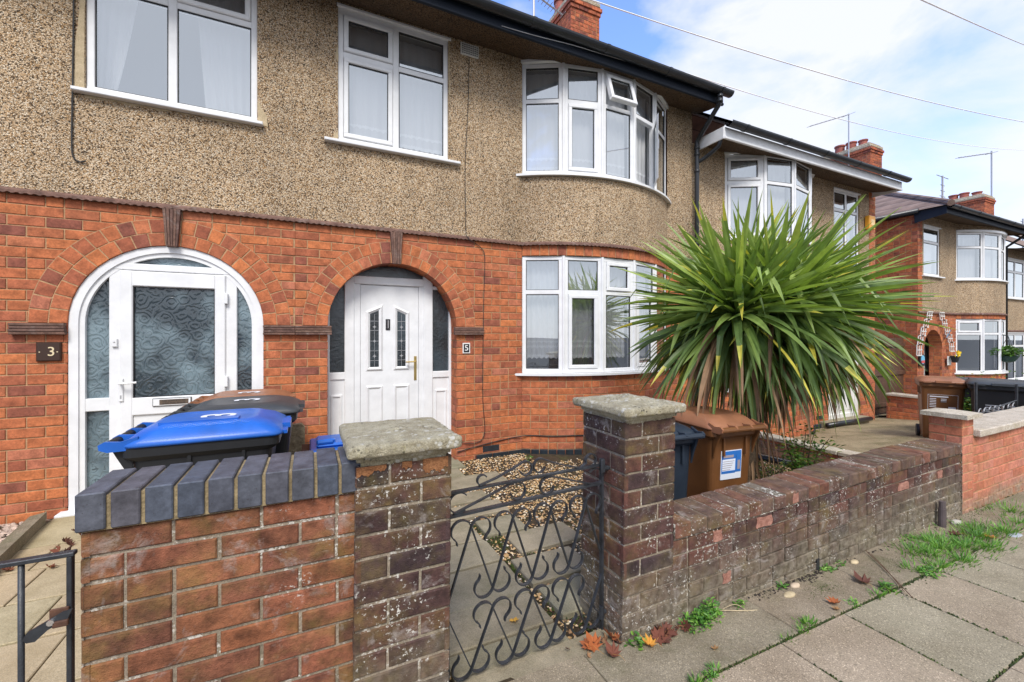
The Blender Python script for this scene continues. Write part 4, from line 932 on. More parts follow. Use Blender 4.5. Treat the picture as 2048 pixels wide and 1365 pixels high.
# chimneys
def chimney(H, x0, x1, y0, y1, zb, zt, pots, cap=M['cap'], lab=None):
    ch = MB()
    maps = [(lambda u, v, d: (u, y0-d, v), x0, x1), (lambda u, v, d: (x0-d, u, v), y0, y1), (lambda u, v, d: (x1+d, u, v), y0, y1), (lambda u, v, d: (u, y1+d, v), x0, x1)]
    for mp, a, b in maps:
        sheet(ch, mp, a, b, zb, zt, d=-0.006, mi=1); brick_field(ch, mp, a, b, zb, zt-2*BH, mi=0, hp=0.2, vcourse0=zt-60*BH)
        brick_field(ch, mp, a-0.02, b+0.02, zt-2*BH, zt-BH, d=0.025, mi=0, vcourse0=zt-60*BH); brick_field(ch, mp, a-0.045, b+0.045, zt-BH, zt, d=0.05, mi=0, vcourse0=zt-60*BH)
    o = ch.build('chimney', [M['chim'], M['mortar']], H)
    if lab: o['label'] = lab
    c = MB(); wbox(c, x0-0.03, x1+0.03, y0-0.03, y1+0.03, zt+.001, zt+0.13, 0.03); wbox(c, x0+.02, x1-.02, y0+.02, y1-.02, zt+0.13, zt+0.19, 0.03); c.build('chimney_cap', cap, o)
    for (px_, py_, h, r_) in pots:
        c = MB(); lathe(c, [(r_, 0), (r_*.93, h*.85), (r_*1.1, h*.86), (r_*1.1, h), (r_*.8, h), (r_*.75, 0.05)], (px_, py_, zt+0.15), 18, random.random()); c.build('chimney_pot', M['pot'], o, smooth=False)
    return o
M['pot'] = plain('red_clay_pot', (0.33, 0.09, 0.06), 0.7, var=0.35, vscale=6)
chimney(H5, 5.00, 5.74, 7.54, 8.62, 7.0, 8.66, [(5.2, 7.85, .35, .13), (5.52, 7.8, .3, .12), (5.2, 8.3, .4, .13)])
# ================================================================= HOUSE 7, 9, 11
H7, F7, AM7 = house('terraced end house with a white fascia behind the palm', 5.402, 10.80, -0.25, 2.20, 4.40, bay=(6.15, 8.55, 0.42), holes_lo=[(9.10, 10.22, -0.2, 1.75)], holes_hi=[(9.27, 10.20, 2.84, 4.40)], zlo=(0.60, 2.06), zhi=(3.08, 4.48), fascia='pvc', gx0=5.50, gx1=10.68, gz_=0.215)
bay_window(H7, AM7, 3.09, 4.48, 4.02, 4, {0: {(0, 1): 's', (0, 0): 's'}}, lab='upper bow window of four lights above the palm')
bay_window(H7, AM7, 0.61, 2.06, 1.6, 4, {0: {(0, 1): 's'}}, lab='lower bow window hidden behind the palm')
am = MB(); arcbox(am, AM7, -0.01, AM7.len+0.03, 4.48, 4.53, -0.03, 0.03, 24); am.build('window_head', M['pvc'], H7)
fm7 = facet_maps(AM7, 4)
for i, mp in enumerate(fm7): curtain(mp, 0.06, mp.len-0.06, 3.14, 4.4, 'net in the %s light from the left, bow window above the palm' % words[i], lace=0, d=-0.16)
flat_window(H7, F7, 9.28, 10.19, 2.86, 4.39, [0.5], 4.0, {(0, 1): 'f', (1, 1): 'f'}, lab='narrow two-light window over the door')
curtain(F7, 9.33, 10.14, 2.92, 3.98, 'white net in the narrow upstairs window beside the orange alarm box', lace=1)
d7 = MB(); 
for q in ((9.10, 9.20), (10.12, 10.22), (9.44, 9.50)): box(d7, F7, q[0], q[1], -0.2, 1.75, -0.12, -0.03, 0.006)
box(d7, F7, 9.10, 10.22, 1.66, 1.75, -0.12, -0.028, 0.006); box(d7, F7, 9.10, 10.22, -0.2, -0.06, -0.12, -0.026, 0.006); box(d7, F7, 9.2, 9.44, -0.1, 0.75, -0.1, -0.06, 0.006); box(d7, F7, 9.50, 10.12, -0.1, 1.66, -0.1, -0.05, 0.006)
o = d7.build('door', M['pvcold'], H7); o['label'] = 'white painted front door of the end house'
d7 = MB()
for q in ((9.58, 9.78, 0.0, .7), (9.84, 10.04, 0.0, .7)): box(d7, F7, *q, -0.05, -0.035, 0.01)
d7.build('door_panel', M['pvcold'], o)
g = MB(); g.quad(F7(9.2, .75, -.08), F7(9.44, .75, -.08), F7(9.44, 1.66, -.08), F7(9.2, 1.66, -.08)); box(g, F7, 9.62, 10.0, 0.95, 1.5, -0.05, -0.046); g.build('pane', M['mottle'], o)
q = MB(); brick_field(q, F7, 10.56, 10.80, 2.23, 4.5, d=0.010, back=0.0, vcourse0=2.21-BH*40); sheet(q, F7, 10.56, 10.80, 2.23, 4.5, d=0.0055, mi=1); q.build('brick_quoin', [M['brick'], M['mortar']], H7)
sw = MB(); side = lambda u, v, d: (10.80+d, YF+u, v)
sheet(sw, side, 0, 6, -0.3, 4.5, d=-.006, mi=1); brick_field(sw, side, 0, 2.0, -0.3, 4.5, mi=0); sw.build('side_wall', [M['brick'], M['mortar']], H7)
rt = MB(); wbox(rt, 5.478, 5.50, 4.25, 4.72, 4.40, 4.575, 0.004); wbox(rt, 10.66, 10.68, 4.25, 4.8, 4.402, 4.573, 0.004); build_each(rt, 'fascia_return', M['pvc'], H7)
st = MB(); wbox(st, 8.80, 10.30, 4.62, 4.90, -0.30, -0.14, 0.01); sto = st.build('doorstep', M['flag'], H7)
st = MB(); tube(st, [(8.78, 4.60, -0.185), (10.30, 4.60, -0.185)], 0.045, 10); st.build('step_edge', M['gut'], sto, smooth=True)
pb = MB()
for k in range(18):
    u = 0.05+k*AM7.len/18; box(pb, AM7, u, u+0.12, -0.28, -0.20, 0.001, 0.03, 0.008, random.random())
wbox(pb, 8.56, 8.95, 4.715, 4.749, -0.28, -0.18, 0.008); wbox(pb, 8.70, 8.92, 4.735, 4.7485, -0.09, -0.03, .002)
pb.build('plinth_course', M['plinth'], H7)
al = thing('alarm_box', (10.45, YF, 3.84), 'orange and yellow alarm box high on the end house wall', 'alarm box')
a = MB(); wbox(a, 10.37, 10.60, YF-0.10, YF-0.012, 3.70, 3.98, 0.012); ao = a.build('alarm_case', plain('amber_plastic', (0.80, 0.36, 0.03), 0.35), al)
a = MB(); wbox(a, 10.43, 10.56, YF-0.1035, YF-0.1005, 3.78, 3.90, 0.0); a.build('alarm_label', plain('pale_label', (0.85, 0.62, 0.30), 0.4), ao)

H9, F9, AM9 = house('far terraced house with a white trellis over its arched porch', 12.65, 17.55, -0.50, 2.03, 4.20, bay=(14.64, 17.2, 0.42), arches=[(13.42, 0.46, 1.18)], holes_hi=[(12.93, 13.78, 2.90, 4.10)], zlo=(0.56, 1.92), zhi=(2.90, 4.10), hip=12.55, gx0=12.62, gx1=17.55)
bay_window(H9, AM9, 2.91, 4.10, 3.72, 4, {}, lab='upper bow window of the far house'); bay_window(H9, AM9, 0.57, 1.92, 1.55, 4, {0: {(0, 1): 's'}}, lab='lower bow window of the far house')
am = MB(); arcbox(am, AM9, -0.01, AM9.len+0.03, 4.10, 4.15, -0.03, 0.03, 24); am.build('window_head', M['pvc'], H9)
flat_window(H9, F9, 12.94, 13.77, 2.92, 4.08, [], 3.72, {(0, 1): 'f'}, lab='narrow upstairs window of the far house')
curtain(F9, 13.0, 13.72, 2.97, 3.7, 'white net in the narrow upstairs window of the far house', lace=0)
for i, mp in enumerate(facet_maps(AM9, 4)):
    curtain(mp, 0.06, mp.len-0.06, 2.96, 4.0, 'net in the %s light from the left, upper bow of the far house' % words[i], lace=0, d=-0.16)
w9 = MB(); sd9 = lambda u, v, d: (12.65-d, YF+u, v)
sheet(w9, sd9, 0, 7.4, -0.6, 4.30, d=-.006, mi=1); brick_field(w9, sd9, 0, 4.2, -0.6, 4.30, mi=0, hp=0.3); w9.build('side_wall', [M['brick'], M['mortar']], H9)
q = MB(); brick_field(q, F9, 12.65, 12.86, 2.05, 4.3, d=0.010, back=0.0); q.build('brick_quoin', [M['brick'], M['mortar']], H9)
g = MB(); tube(g, [(12.57, 4.70, 4.36), (12.57, 12.0, 4.36)], 0.055, 10); g.build('side_gutter', M['gut'], H9, smooth=True)
g = MB()
prism(g, lambda u, v, d: (12.60+d, u, v), [(4.235, 4.19), (4.78, 4.10), (4.80, 4.40), (4.235, 4.40)], 0, 0.018); g.build('corner_bracket', M['fasblue'], H9)
p9 = MB()
dpt = MB(); tube(dpt, [(17.42, 4.17, 4.38), (17.42, 4.25, 4.25), (17.45, 4.66, 3.95), (17.45, 4.66, -0.4)], 0.04, 8); dpt.build('downpipe', M['gut'], H9, smooth=True)
dr9 = MB(); wbox(dr9, 12.9, 13.95, YF+0.34, YF+0.37, -0.5, 1.7, 0.0); dr9.build('porch_back', M['pvcold'], H9)
dr9 = MB(); brick_field(dr9, lambda u, v, d: (12.97+d, YF+u, v), 0.02, 0.9, -0.5, 1.6, d=0.0, mi=0); sheet(dr9, lambda u, v, d: (12.97+d, YF+u, v), 0.02, 0.9, -0.5, 1.6, d=-.005, mi=0); dr9.build('porch_side', [M['pvcold']], H9)
m = MB(); wbox(m, 13.05, 13.35, YF+0.24, YF+0.33, 0.42, 0.92, 0.01); tagit(m.build('post_box', M['gasket'], None), 'black post box in the arched porch of the far house', 'letterbox')
# white trellis over that porch
tr = thing('trellis', (13.2, YF-0.03, 1.6), 'white stepped lattice trellis around the arched porch of the far house', 'trellis')
TM = front(YF-0.05)
def tpanel(pts, cells, parent):
    mb = MB()
    P = [Vector((a, b)) for a, b in pts]; n = len(P)-1
    for k in range(n):
        a, b = P[k], P[k+1]; sk = (b.x-a.x)
        for c in range(3):
            off = (c-1)*0.105
            box(mb, TM, 0, 0, 0, 0, 0, 0) if False else None
            x0, x1 = a.x+off, a.x+off+sk*0.35
            strip(mb, [TM(x0, a.y, 0.01), TM(x1, b.y, 0.01)], (0, 1, 0), 0.012, 0.020)
        for t in (0.0, 0.5, 1.0):
            xx = a.x+sk*0.35*t; z = a.y+(b.y-a.y)*t
            strip(mb, [TM(xx-0.115, z, 0.022), TM(xx+0.115, z, 0.022)], (0, 1, 0), 0.012, 0.020)
    mb.build('lattice_panel', M['pvcold'], parent)
tpanel([(12.56, 1.05), (12.60, 1.30), (12.74, 1.50), (12.88, 1.70), (13.04, 1.88), (13.20, 2.06)], 3, tr)
tpanel([(14.22, 1.12), (14.14, 1.34), (14.00, 1.52), (13.86, 1.70), (13.72, 1.88), (13.60, 2.06)], 3, tr)
m = MB(); prism(m, TM, [(13.8, 1.45), (13.95, 1.55), (14.1, 1.66), (13.98, 1.58), (13.9, 1.48)], 0.04, 0.05); m.build('ornament', plain('steel_blue_ornament', (0.12, 0.25, 0.38), 0.4), tr)
hs = thing('house_sign', (12.77, YF-0.02, 0.92), 'blue and red round sign on a dark board beside the trellis', 'sign')
m = MB(); box(m, TM, 12.66, 12.88, 0.80, 1.06, -0.03, 0.0, 0.004); m.build('board', M['gasket'], hs)
m = MB(); prism(m, TM, [(12.77+0.085*cos(a*pi/9), 0.95+0.10*sin(a*pi/9)) for a in range(18)], 0.0, 0.006); m.build('blue_disc', plain('sign_blue', (0.15, 0.45, 0.65), 0.4), hs)
m = MB(); prism(m, TM, [(12.70, 0.87), (12.84, 0.87), (12.85, 0.93), (12.69, 0.93)], 0.0065, 0.009); m.build('red_band', plain('sign_red', (0.6, 0.08, 0.08), 0.4), hs)
fl = thing('wall_planter', (14.10, YF-0.08, 0.95), 'black pot of yellow flowers on the brick pier beside the far porch', 'planter')
m = MB(); box(m, TM, 14.00, 14.20, 0.78, 1.0, 0.0, 0.01, 0.004); m.build('backplate', M['pvcold'], fl)
m = MB(); lathe(m, [(0.05, 0), (0.09, 0.16), (0.08, 0.16), (0.0, .13)], (14.12, YF-0.15, 0.85), 12); m.build('pot', M['gasket'], fl)
m = MB()
for k in range(26):
    a = random.uniform(0, 2*pi); r_ = random.uniform(0, 0.12); c = Vector((14.14+r_*cos(a), YF-0.17-abs(r_*sin(a))*.6, 1.05+random.uniform(-.04, .07)))
    for j in range(7):
        b = 2*pi*j/7; t = Vector((cos(b), -0.4, sin(b)))*0.035; s = Vector((-sin(b), 0, cos(b)))*0.012; m.add([c, c+t*.6+s, c+t, c+t*.6-s], [(0, 1, 2, 3)])
m.build('flowers', plain('yellow_petals', (0.85, 0.62, 0.02), 0.6), fl)

H11, F11, _ = house('farthest terraced house at the right edge with a plain white window', 17.56, 23.5, -0.8, 1.62, 3.86, holes_lo=[(17.85, 19.9, 0.2, 1.58)], holes_hi=[(17.85, 19.9, 2.56, 3.72)], zlo=None)
flat_window(H11, F11, 17.86, 19.89, 2.58, 3.70, [0.33, 0.66], 3.35, {}, lab='upstairs window of the farthest house'); flat_window(H11, F11, 17.86, 19.89, 0.22, 1.57, [0.33, 0.66], 1.2, {}, lab='ground floor window of the farthest house')
curtain(F11, 17.95, 19.8, 2.64, 3.6, 'white net in the upstairs window of the farthest house', lace=0); curtain(F11, 17.95, 19.8, 0.28, 1.5, 'white net in the ground floor window of the farthest house', lace=0)
dpt = MB()
chimney(H9, 17.0, 17.74, 7.60, 9.25, 5.2, 7.86, [(17.3, 7.95, .26, .13), (17.3, 8.3, .32, .15), (17.3, 8.66, .34, .15), (17.3, 9.05, .2, .14)])
chimney(H11, 26.0, 27.0, 7.55, 9.3, 4.5, 7.42, [(26.4, 7.9, .22, .16), (26.4, 8.3, .3, .16), (26.4, 8.65, .3, .16), (26.4, 9.0, .2, .16)])
H13, F13, _ = house('roof and gutter of the last terraced house beyond the right edge', 23.6, 29.0, -0.9, 1.4, 3.4)
# aerials and overhead wires
def aerial(label, mast, boom=None, els=(), w_=0.018):
    t = thing('aerial', mast[0], label, 'aerial', 'television aerials on the roofs')
    m = MB(); tube(m, mast, w_, 6); m.build('mast', M['alu'], t)
    if boom:
        m = MB(); tube(m, boom, w_*.7, 5); a = Vector(boom[0]); b = Vector(boom[1]); n = 9
        for k in range(n+1):
            p = a+(b-a)*(k/n); h = 0.10 if k else .2; tube(m, [p-Vector((0, h, 0.0)), p+Vector((0, h, 0.0))], w_*.3, 4)
        m.build('boom', M['alu'], t)
    for e in els:
        m = MB(); tube(m, e, w_*.5, 4); m.build('element', M['alu'], t)
aerial('tall aerial with a long boom strapped to the five-pot chimney above the palm', [(16.93, 8.2, 7.0), (16.93, 8.2, 9.23)], [(16.93, 8.2, 9.2), (14.67, 8.2, 8.31)], w_=0.022)
aerial('tall aerial with a long boom at the right of the farthest chimney', [(27.6, 7.8, 6.9), (27.6, 7.8, 9.79)], [(27.6, 7.8, 9.7), (24.27, 7.8, 8.88)], w_=0.03)
aerial('short vertical aerial left of the farthest chimney', [(20.49, 7.0, 5.6), (20.49, 7.0, 7.24)], None, [[(20.49-d, 7, z), (20.49+d, 7, z)] for z, d in ((6.5, .2), (6.7, .15), (6.9, .15), (7.2, .45))], w_=0.03)
aerial('aerial beside the near chimney at the top edge', [(3.81, 7.0, 6.9), (3.81, 7.0, 8.6)], [(3.81, 7.0, 7.95), (4.45, 7.0, 7.75)], w_=0.022)
aerial('small distant aerial above the last roof at the right edge', [(30.5, 7.6, 5.0), (30.5, 7.6, 7.05)], None, [[(30.5-.3, 7.6, 6.9), (30.8, 7.6, 6.9)]], w_=0.03)
def wire(label, a, b, sag, r=0.010):
    a = Vector(a); b = Vector(b); m = MB(); pts = []
    for k in range(25): t = k/24; p = a+(b-a)*t; p.z -= sag*4*t*(1-t); pts.append(p)
    tube(m, pts, r, 5); tagit(m.build('overhead_wire', M['wire'], None, smooth=True), label, 'wire', 'overhead wires across the sky')
def ex(a, b, t0, t1): a = Vector(a); b = Vector(b); return a+(b-a)*t0, a+(b-a)*t1
A, B = ex((4.17, 4.66, 6.27), (15.2, 3.82, 6.79), -0.3, 1.3); wire('thick pale wire crossing the whole sky from the near gutter to the right edge', A, B, 0.34, 0.009)
A, B = (4.94, 5.40, 6.11), (25.3, 5.63, 8.54); wire('thin pale wire running from the near gutter to the right edge above the far aerials', A, B, 0.45, 0.008)
A, B = ex((6.6, 2.4, 5.48), (12.1, 3.1, 7.10), -0.4, 1.25); wire('short pale wire crossing the top right corner', A, B, 0.02, 0.008)

# ================================================================= GROUND
def S(o, kind='structure'): o['kind'] = kind; return o
def G(x): return 0.10-0.019*x
g = MB(); g.quad((-400, -400, -1.2), (400, -400, -1.2), (400, 400, -1.2), (-400, 400, -1.2)); S(g.build('ground', M['asph']))
g = MB(); g.quad((-30, -8, 0.02), (40, -8, -0.7), (40, -1.2, -0.7), (-30, -1.2, 0.02)); S(g.build('road', M['asph']))
pv = MB()
def slab(mb, x0, x1, y0, y1, zf, th=0.05, ch=0.004, tilt=0.003, rnd=None):
    t = [random.uniform(-tilt, tilt) for _ in range(4)]; r = random.random() if rnd is None else rnd
    c = ch; z = [zf(x0)+t[0], zf(x1)+t[1], zf(x1)+t[2], zf(x0)+t[3]]
    V = [(x0, y0, z[0]-th), (x1, y0, z[1]-th), (x1, y1, z[2]-th), (x0, y1, z[3]-th), (x0, y0, z[0]-c), (x1, y0, z[1]-c), (x1, y1, z[2]-c), (x0, y1, z[3]-c), (x0+c, y0+c, z[0]), (x1-c, y0+c, z[1]), (x1-c, y1-c, z[2]), (x0+c, y1-c, z[3])]
    mb.add(V, [(8, 9, 10, 11), (4, 5, 9, 8), (5, 6, 10, 9), (6, 7, 11, 10), (7, 4, 8, 11), (0, 1, 5, 4), (1, 2, 6, 5), (2, 3, 7, 6), (3, 0, 4, 7)], r)
rows = [(1.238, 0.735, (1.99, 0.52)), (0.727, 0.22, (1.73, 0.52)), (0.212, -0.30, (1.99, 0.52)), (-0.31, -0.90, (1.73, 0.6))]
for y1, y0, (ph, L_) in rows:
    x = ph-12*L_
    while x < 16: slab(pv, x+0.004, x+L_-0.004, y0, y1, G, th=0.06); x += L_
S(pv.build('pavement', M['pave']))
pv = MB(); x = -4.0
for L_ in (1.1, 1.6, 0.9, 1.5, 1.05, 0.82, 0.95, 1.3, 0.9, 1.2, 1.4, 1.0, 1.6, 1.5, 1.7):
    slab(pv, x+0.003, x+L_-0.003, 1.248, 1.56, lambda q: G(q)+0.004, th=0.06, tilt=0.004); x += L_
S(pv.build('verge_strip', M['kerbcon']))
g = MB(); g.quad((-12, -1.2, 0.30), (16, -1.2, -0.24), (16, 1.6, -0.24), (-12, 1.6, 0.30)); 
n0 = len(g.v); g.v = [(x, y, G(x)-0.018) for x, y, z in g.v]; S(g.build('joint_soil', M['soil']))
kb = MB(); x = -5
while x < 16: slab(kb, x+.003, x+.9, -1.05, -0.905, lambda q: G(q)+0.002, th=0.3, ch=0.012); x += 0.91
S(kb.build('kerb', M['kerbcon']))
# garden of 3: buff flags
ga = MB(); zp = lambda x: 0.02
for (y0, y1, xs) in ((4.09, 4.66, (-1.86, -1.28, -.5)), (3.70, 4.08, (-2.2, -1.59, -.98, -.4)), (3.27, 3.69, (-2.0, -1.50, -.9, -.35)), (2.86, 3.26, (-2.0, -1.26, -.7, -.3)), (2.44, 2.85, (-1.9, -1.08, -.45)), (2.0, 2.43, (-1.7, -1.15, -.5)), (1.5, 1.99, (-1.8, -1.2, -.6))):
    for a, b in zip(xs[:-1], xs[1:]): slab(ga, a+.004, b-.004, y0+.003, y1-.003, lambda q: 0.03, th=0.06, tilt=0.002)
S(ga.build('garden_path', M['buff']))
g = MB(); g.quad((-6, 1.5, 0.012), (-0.1, 1.5, 0.012), (-0.1, YF+.1, 0.0), (-6, YF+.1, 0.0)); S(g.build('garden_ground', M['soil']))
e = MB(); 
ex0, ey0, ex1, ey1 = -1.86, 4.66, -1.62, 3.60
prism(e, lambda u, v, d: (u, v, d), [(-1.935, 4.52), (-1.865, 4.58), (-1.70, 3.4), (-1.78, 3.4)], 0.0, 0.115, 0.4)
tagit(e.build('edging_kerb', M['kerbcon']), 'short concrete edging beside the buff path at the far left', 'kerb')
# garden of 5: gravel bed base and flags
g = MB(); n = 40
for i in range(n):
    for j in range(24):
        x0, x1 = 0.1+5.28*i/n, 0.1+5.28*(i+1)/n; y0, y1 = 1.70+3.1*j/24, 1.70+3.1*(j+1)/24
        zz = lambda x, y: 0.022-(0.10*max(0, min(1, (x-2.0)/0.8)) if x > 1.9 else 0)*(1 if y < 3.9 else max(0, (4.5-y)/.6))
        g.quad((x0, y0, zz(x0, y0)), (x1, y0, zz(x1, y0)), (x1, y1, zz(x1, y1)), (x0, y1, zz(x0, y1)))
S(g.build('gravel_bed', M['soil']))
fg = MB()
for (a, b, c, e_) in ((1.10, 1.57, 4.47, 4.74), (1.0, 1.46, 4.17, 4.42), (1.16, 1.80, 3.83, 4.15), (1.0, 1.47, 3.50, 3.71), (0.95, 1.51, 3.20, 3.44), (1.165, 1.50, 2.84, 3.11), (0.66, 1.12, 2.82, 3.17), (1.285, 1.78, 2.53, 2.81), (0.62, 1.13, 2.50, 2.80), (0.62, 1.13, 2.13, 2.475), (1.175, 1.62, 2.17, 2.47), (1.185, 1.62, 1.86, 2.13), (0.55, 1.12, 1.85, 2.12), (0.55, 1.125, 1.70, 1.84)):
    slab(fg, a, b, c, e_, lambda q: 0.052, th=0.05, ch=0.006, tilt=0.006)
S(fg.build('garden_path', M['flag']))
th_ = MB(); slab(th_, 0.42, 1.30, 1.50, 1.685, lambda q: 0.068, th=0.08, ch=0.008, tilt=0.002); tagit(th_.build('threshold_slab', M['flag']), 'long stone threshold under the scrolled iron gate', 'step')
# gravel stones
gs = MB(); R_ = random.Random(3)
flags = [(1.10, 1.57, 4.47, 4.74), (1.0, 1.46, 4.17, 4.42), (1.16, 1.80, 3.83, 4.15), (1.0, 1.47, 3.50, 3.71), (0.95, 1.51, 3.20, 3.44), (1.165, 1.50, 2.84, 3.11), (0.66, 1.12, 2.82, 3.17), (1.285, 1.78, 2.53, 2.81), (0.62, 1.13, 2.50, 2.80), (0.62, 1.13, 2.13, 2.475), (1.175, 1.62, 2.17, 2.47), (1.185, 1.62, 1.86, 2.13), (0.55, 1.12, 1.85, 2.12), (0.55, 1.125, 1.70, 1.84), (0.42, 1.30, 1.5, 1.685)]
def stone(mb, x, y, z, s, R_):
    a = R_.uniform(0, pi); ca, sa = cos(a), sin(a); sx, sy, sz = s*R_.uniform(.7, 1.3), s*R_.uniform(.6, 1.0), s*R_.uniform(.4, .7); tx = R_.uniform(-.4, .4)
    V = []
    for (p, q, h) in ((1, 0, 0), (.5, .86, .1), (-.5, .8, 0), (-1, 0, .1), (-.45, -.85, 0), (.5, -.8, .05), (.1, .05, 1), (0, 0, -.8)):
        p *= sx*R_.uniform(.8, 1.15); q *= sy*R_.uniform(.8, 1.15); V.append((x+p*ca-q*sa, y+p*sa+q*ca, z+h*sz+p*tx))
    F = [(i, (i+1) % 6, 6) for i in range(6)]+[((i+1) % 6, i, 7) for i in range(6)]; mb.add(V, F, R_.random())
cnt = 0
while cnt < 17000:
    x, y = R_.uniform(0.5, 5.3), R_.uniform(1.72, 4.72)
    if x > 2.3 and y < 3.0 and R_.random() < 0.3: continue
    if any(a-.006 < x < b+.006 and c-.006 < y < e_+.006 for a, b, c, e_ in flags): continue
    if x > 2.415 and y > 4.30: continue
    # bare mossy soil strip between the flags
    zz = 0.022-(0.10*max(0, min(1, (x-2.0)/0.8)) if x > 1.9 else 0)*(1 if y < 3.9 else max(0, (4.5-y)/.6))
    stone(gs, x, y, zz+R_.uniform(0.0, 0.014), R_.uniform(0.007, 0.0145), R_); cnt += 1
M['gravel'] = None
def gravel():
    m, nt, b = mat('golden_gravel'); c = ramp(nt, rndattr(nt), [(0.0, (0.50, 0.31, 0.13)), (0.25, (0.62, 0.46, 0.26)), (0.42, (0.36, 0.20, 0.09)), (0.55, (0.68, 0.55, 0.37)), (0.68, (0.55, 0.36, 0.17)), (0.82, (0.76, 0.68, 0.54)), (0.91, (0.22, 0.14, 0.08))], 'CONSTANT')
    cc = mix(nt, 1.0, c.outputs[0], ramp(nt, noise(nt, pos(nt), 90, 3).outputs['Fac'], [(0.3, 0.8), (0.7, 1.1)]).outputs[0], 'MULTIPLY')
    nt.links.new(cc, b.inputs['Base Color']); b.inputs['Roughness'].default_value = 0.7; return m
M['gravel'] = gravel()
S(gs.build('gravel', M['gravel']), 'stuff')
gs = MB()
for k in range(900): stone(gs, *( (lambda t, w_: (-1.98-0.35*t+w_*0.5, 4.6-1.4*t, 0.05))(R_.random(), R_.uniform(-.5, .25))), R_.uniform(.014, .028), R_)
S(gs.build('gravel', plain('mixed_pale_gravel', (0.5, 0.38, 0.3), 0.8, var=0.6, vscale=30)), 'stuff')
# drive of 7
dv = MB(); n = 30
for i in range(n):
    for j in range(n):
        def z7(x, y): t = (y-1.85)/(4.7-1.85); return 0.13-0.36*t**0.9-0.01*(x-5.4)+0.012*sin(x*3.1+y*2.3) if t > 0 else 0.13
        x0, x1 = 5.5+7.2*i/n, 5.5+7.2*(i+1)/n; y0, y1 = 1.80+3.2*j/n, 1.80+3.2*(j+1)/n
        dv.quad((x0, y0, z7(x0, y0)), (x1, y0, z7(x1, y0)), (x1, y1, z7(x1, y1)), (x0, y1, z7(x0, y1)))
dv.quad((10.8, 4.9, -0.26), (12.65, 4.9, -0.30), (12.65, 12, -0.4), (10.8, 12, -.4)); S(dv.build('driveway', M['drive'], smooth=True))
dv = MB(); dv.quad((11.3, 1.7, -0.25), (30, 1.7, -0.7), (30, 5.6, -0.8), (11.3, 5.6, -0.45)); S(dv.build('far_gardens', M['drive']))
md = MB(); R2 = random.Random(11)
S_ = lambda x, y: 0
md.build('x', M['soil']); bpy.data.objects.remove(bpy.data.objects['x'])
# manhole slab patch on the drive
mh = MB(); mh.quad((8.1, 2.6, z7(8.1, 2.6)+.006), (8.9, 2.7, z7(8.9, 2.7)+.006), (8.8, 3.1, z7(8.8, 3.1)+.006), (8.05, 3.0, z7(8.05, 3.0)+.006)); tagit(mh.build('drain_cover', M['buff']), 'pale flat drain cover set in the mossy drive', 'drain cover')
# ================================================================= GARDEN WALLS
def bw(mb, mp, u0, u1, v0, v1, H, pitch=BL, **kw):
    sheet(mb, mp, u0, u1, v0, v1, d=-0.007, mi=1); brick_field(mb, mp, u0, u1, v0, v1, H=H, pitch=pitch, mi=0, ch=0.004, jit=0.002, **kw)
# left wall of brown bricks with blue copings
lw = thing('garden_wall', (-0.2, 1.68, 0.1), 'brown brick garden wall topped with blue grey engineering bricks', 'wall')
m = MB(); f = front(1.572)
bw(m, f, -0.573, 0.150, -0.1, 0.955, 0.0745, vcourse0=0.960-0.0745*20, hp=0.06, phase=0.10)
bw(m, lambda u, v, d: (-0.573-d, 1.572+u, v), 0, 0.215, -0.1, 0.955, 0.0745, vcourse0=0.960-0.0745*20)
bw(m, lambda u, v, d: (0.15-u, 1.787+d, v), 0, 0.72, -0.1, 0.955, 0.0745, vcourse0=0.960-0.0745*20)
m.build('brick_body', [M['wallbrick'], M['oldmortar']], lw)
m = MB(); u = -0.580; k = 0
while u < 0.135:
    wd = 0.061 if k else 0.060; z0 = 0.958+0.0135*0; t = random.uniform(-.0015, .0015)
    wbox(m, u, u+wd+0.004, 1.556+t, 1.80+t, z0, 1.062+t, 0.0035, random.random()); u += 0.0755; k += 1
m.build('blue_coping', M['blue'], lw)
m = MB(); wbox(m, -0.572, 0.15, 1.565, 1.792, 0.955, 1.052, 0.0); m.build('coping_mortar', mortarmat('yellow_stained_mortar', (0.36, 0.28, 0.16), 0.4, 0.003, 0.0), lw)
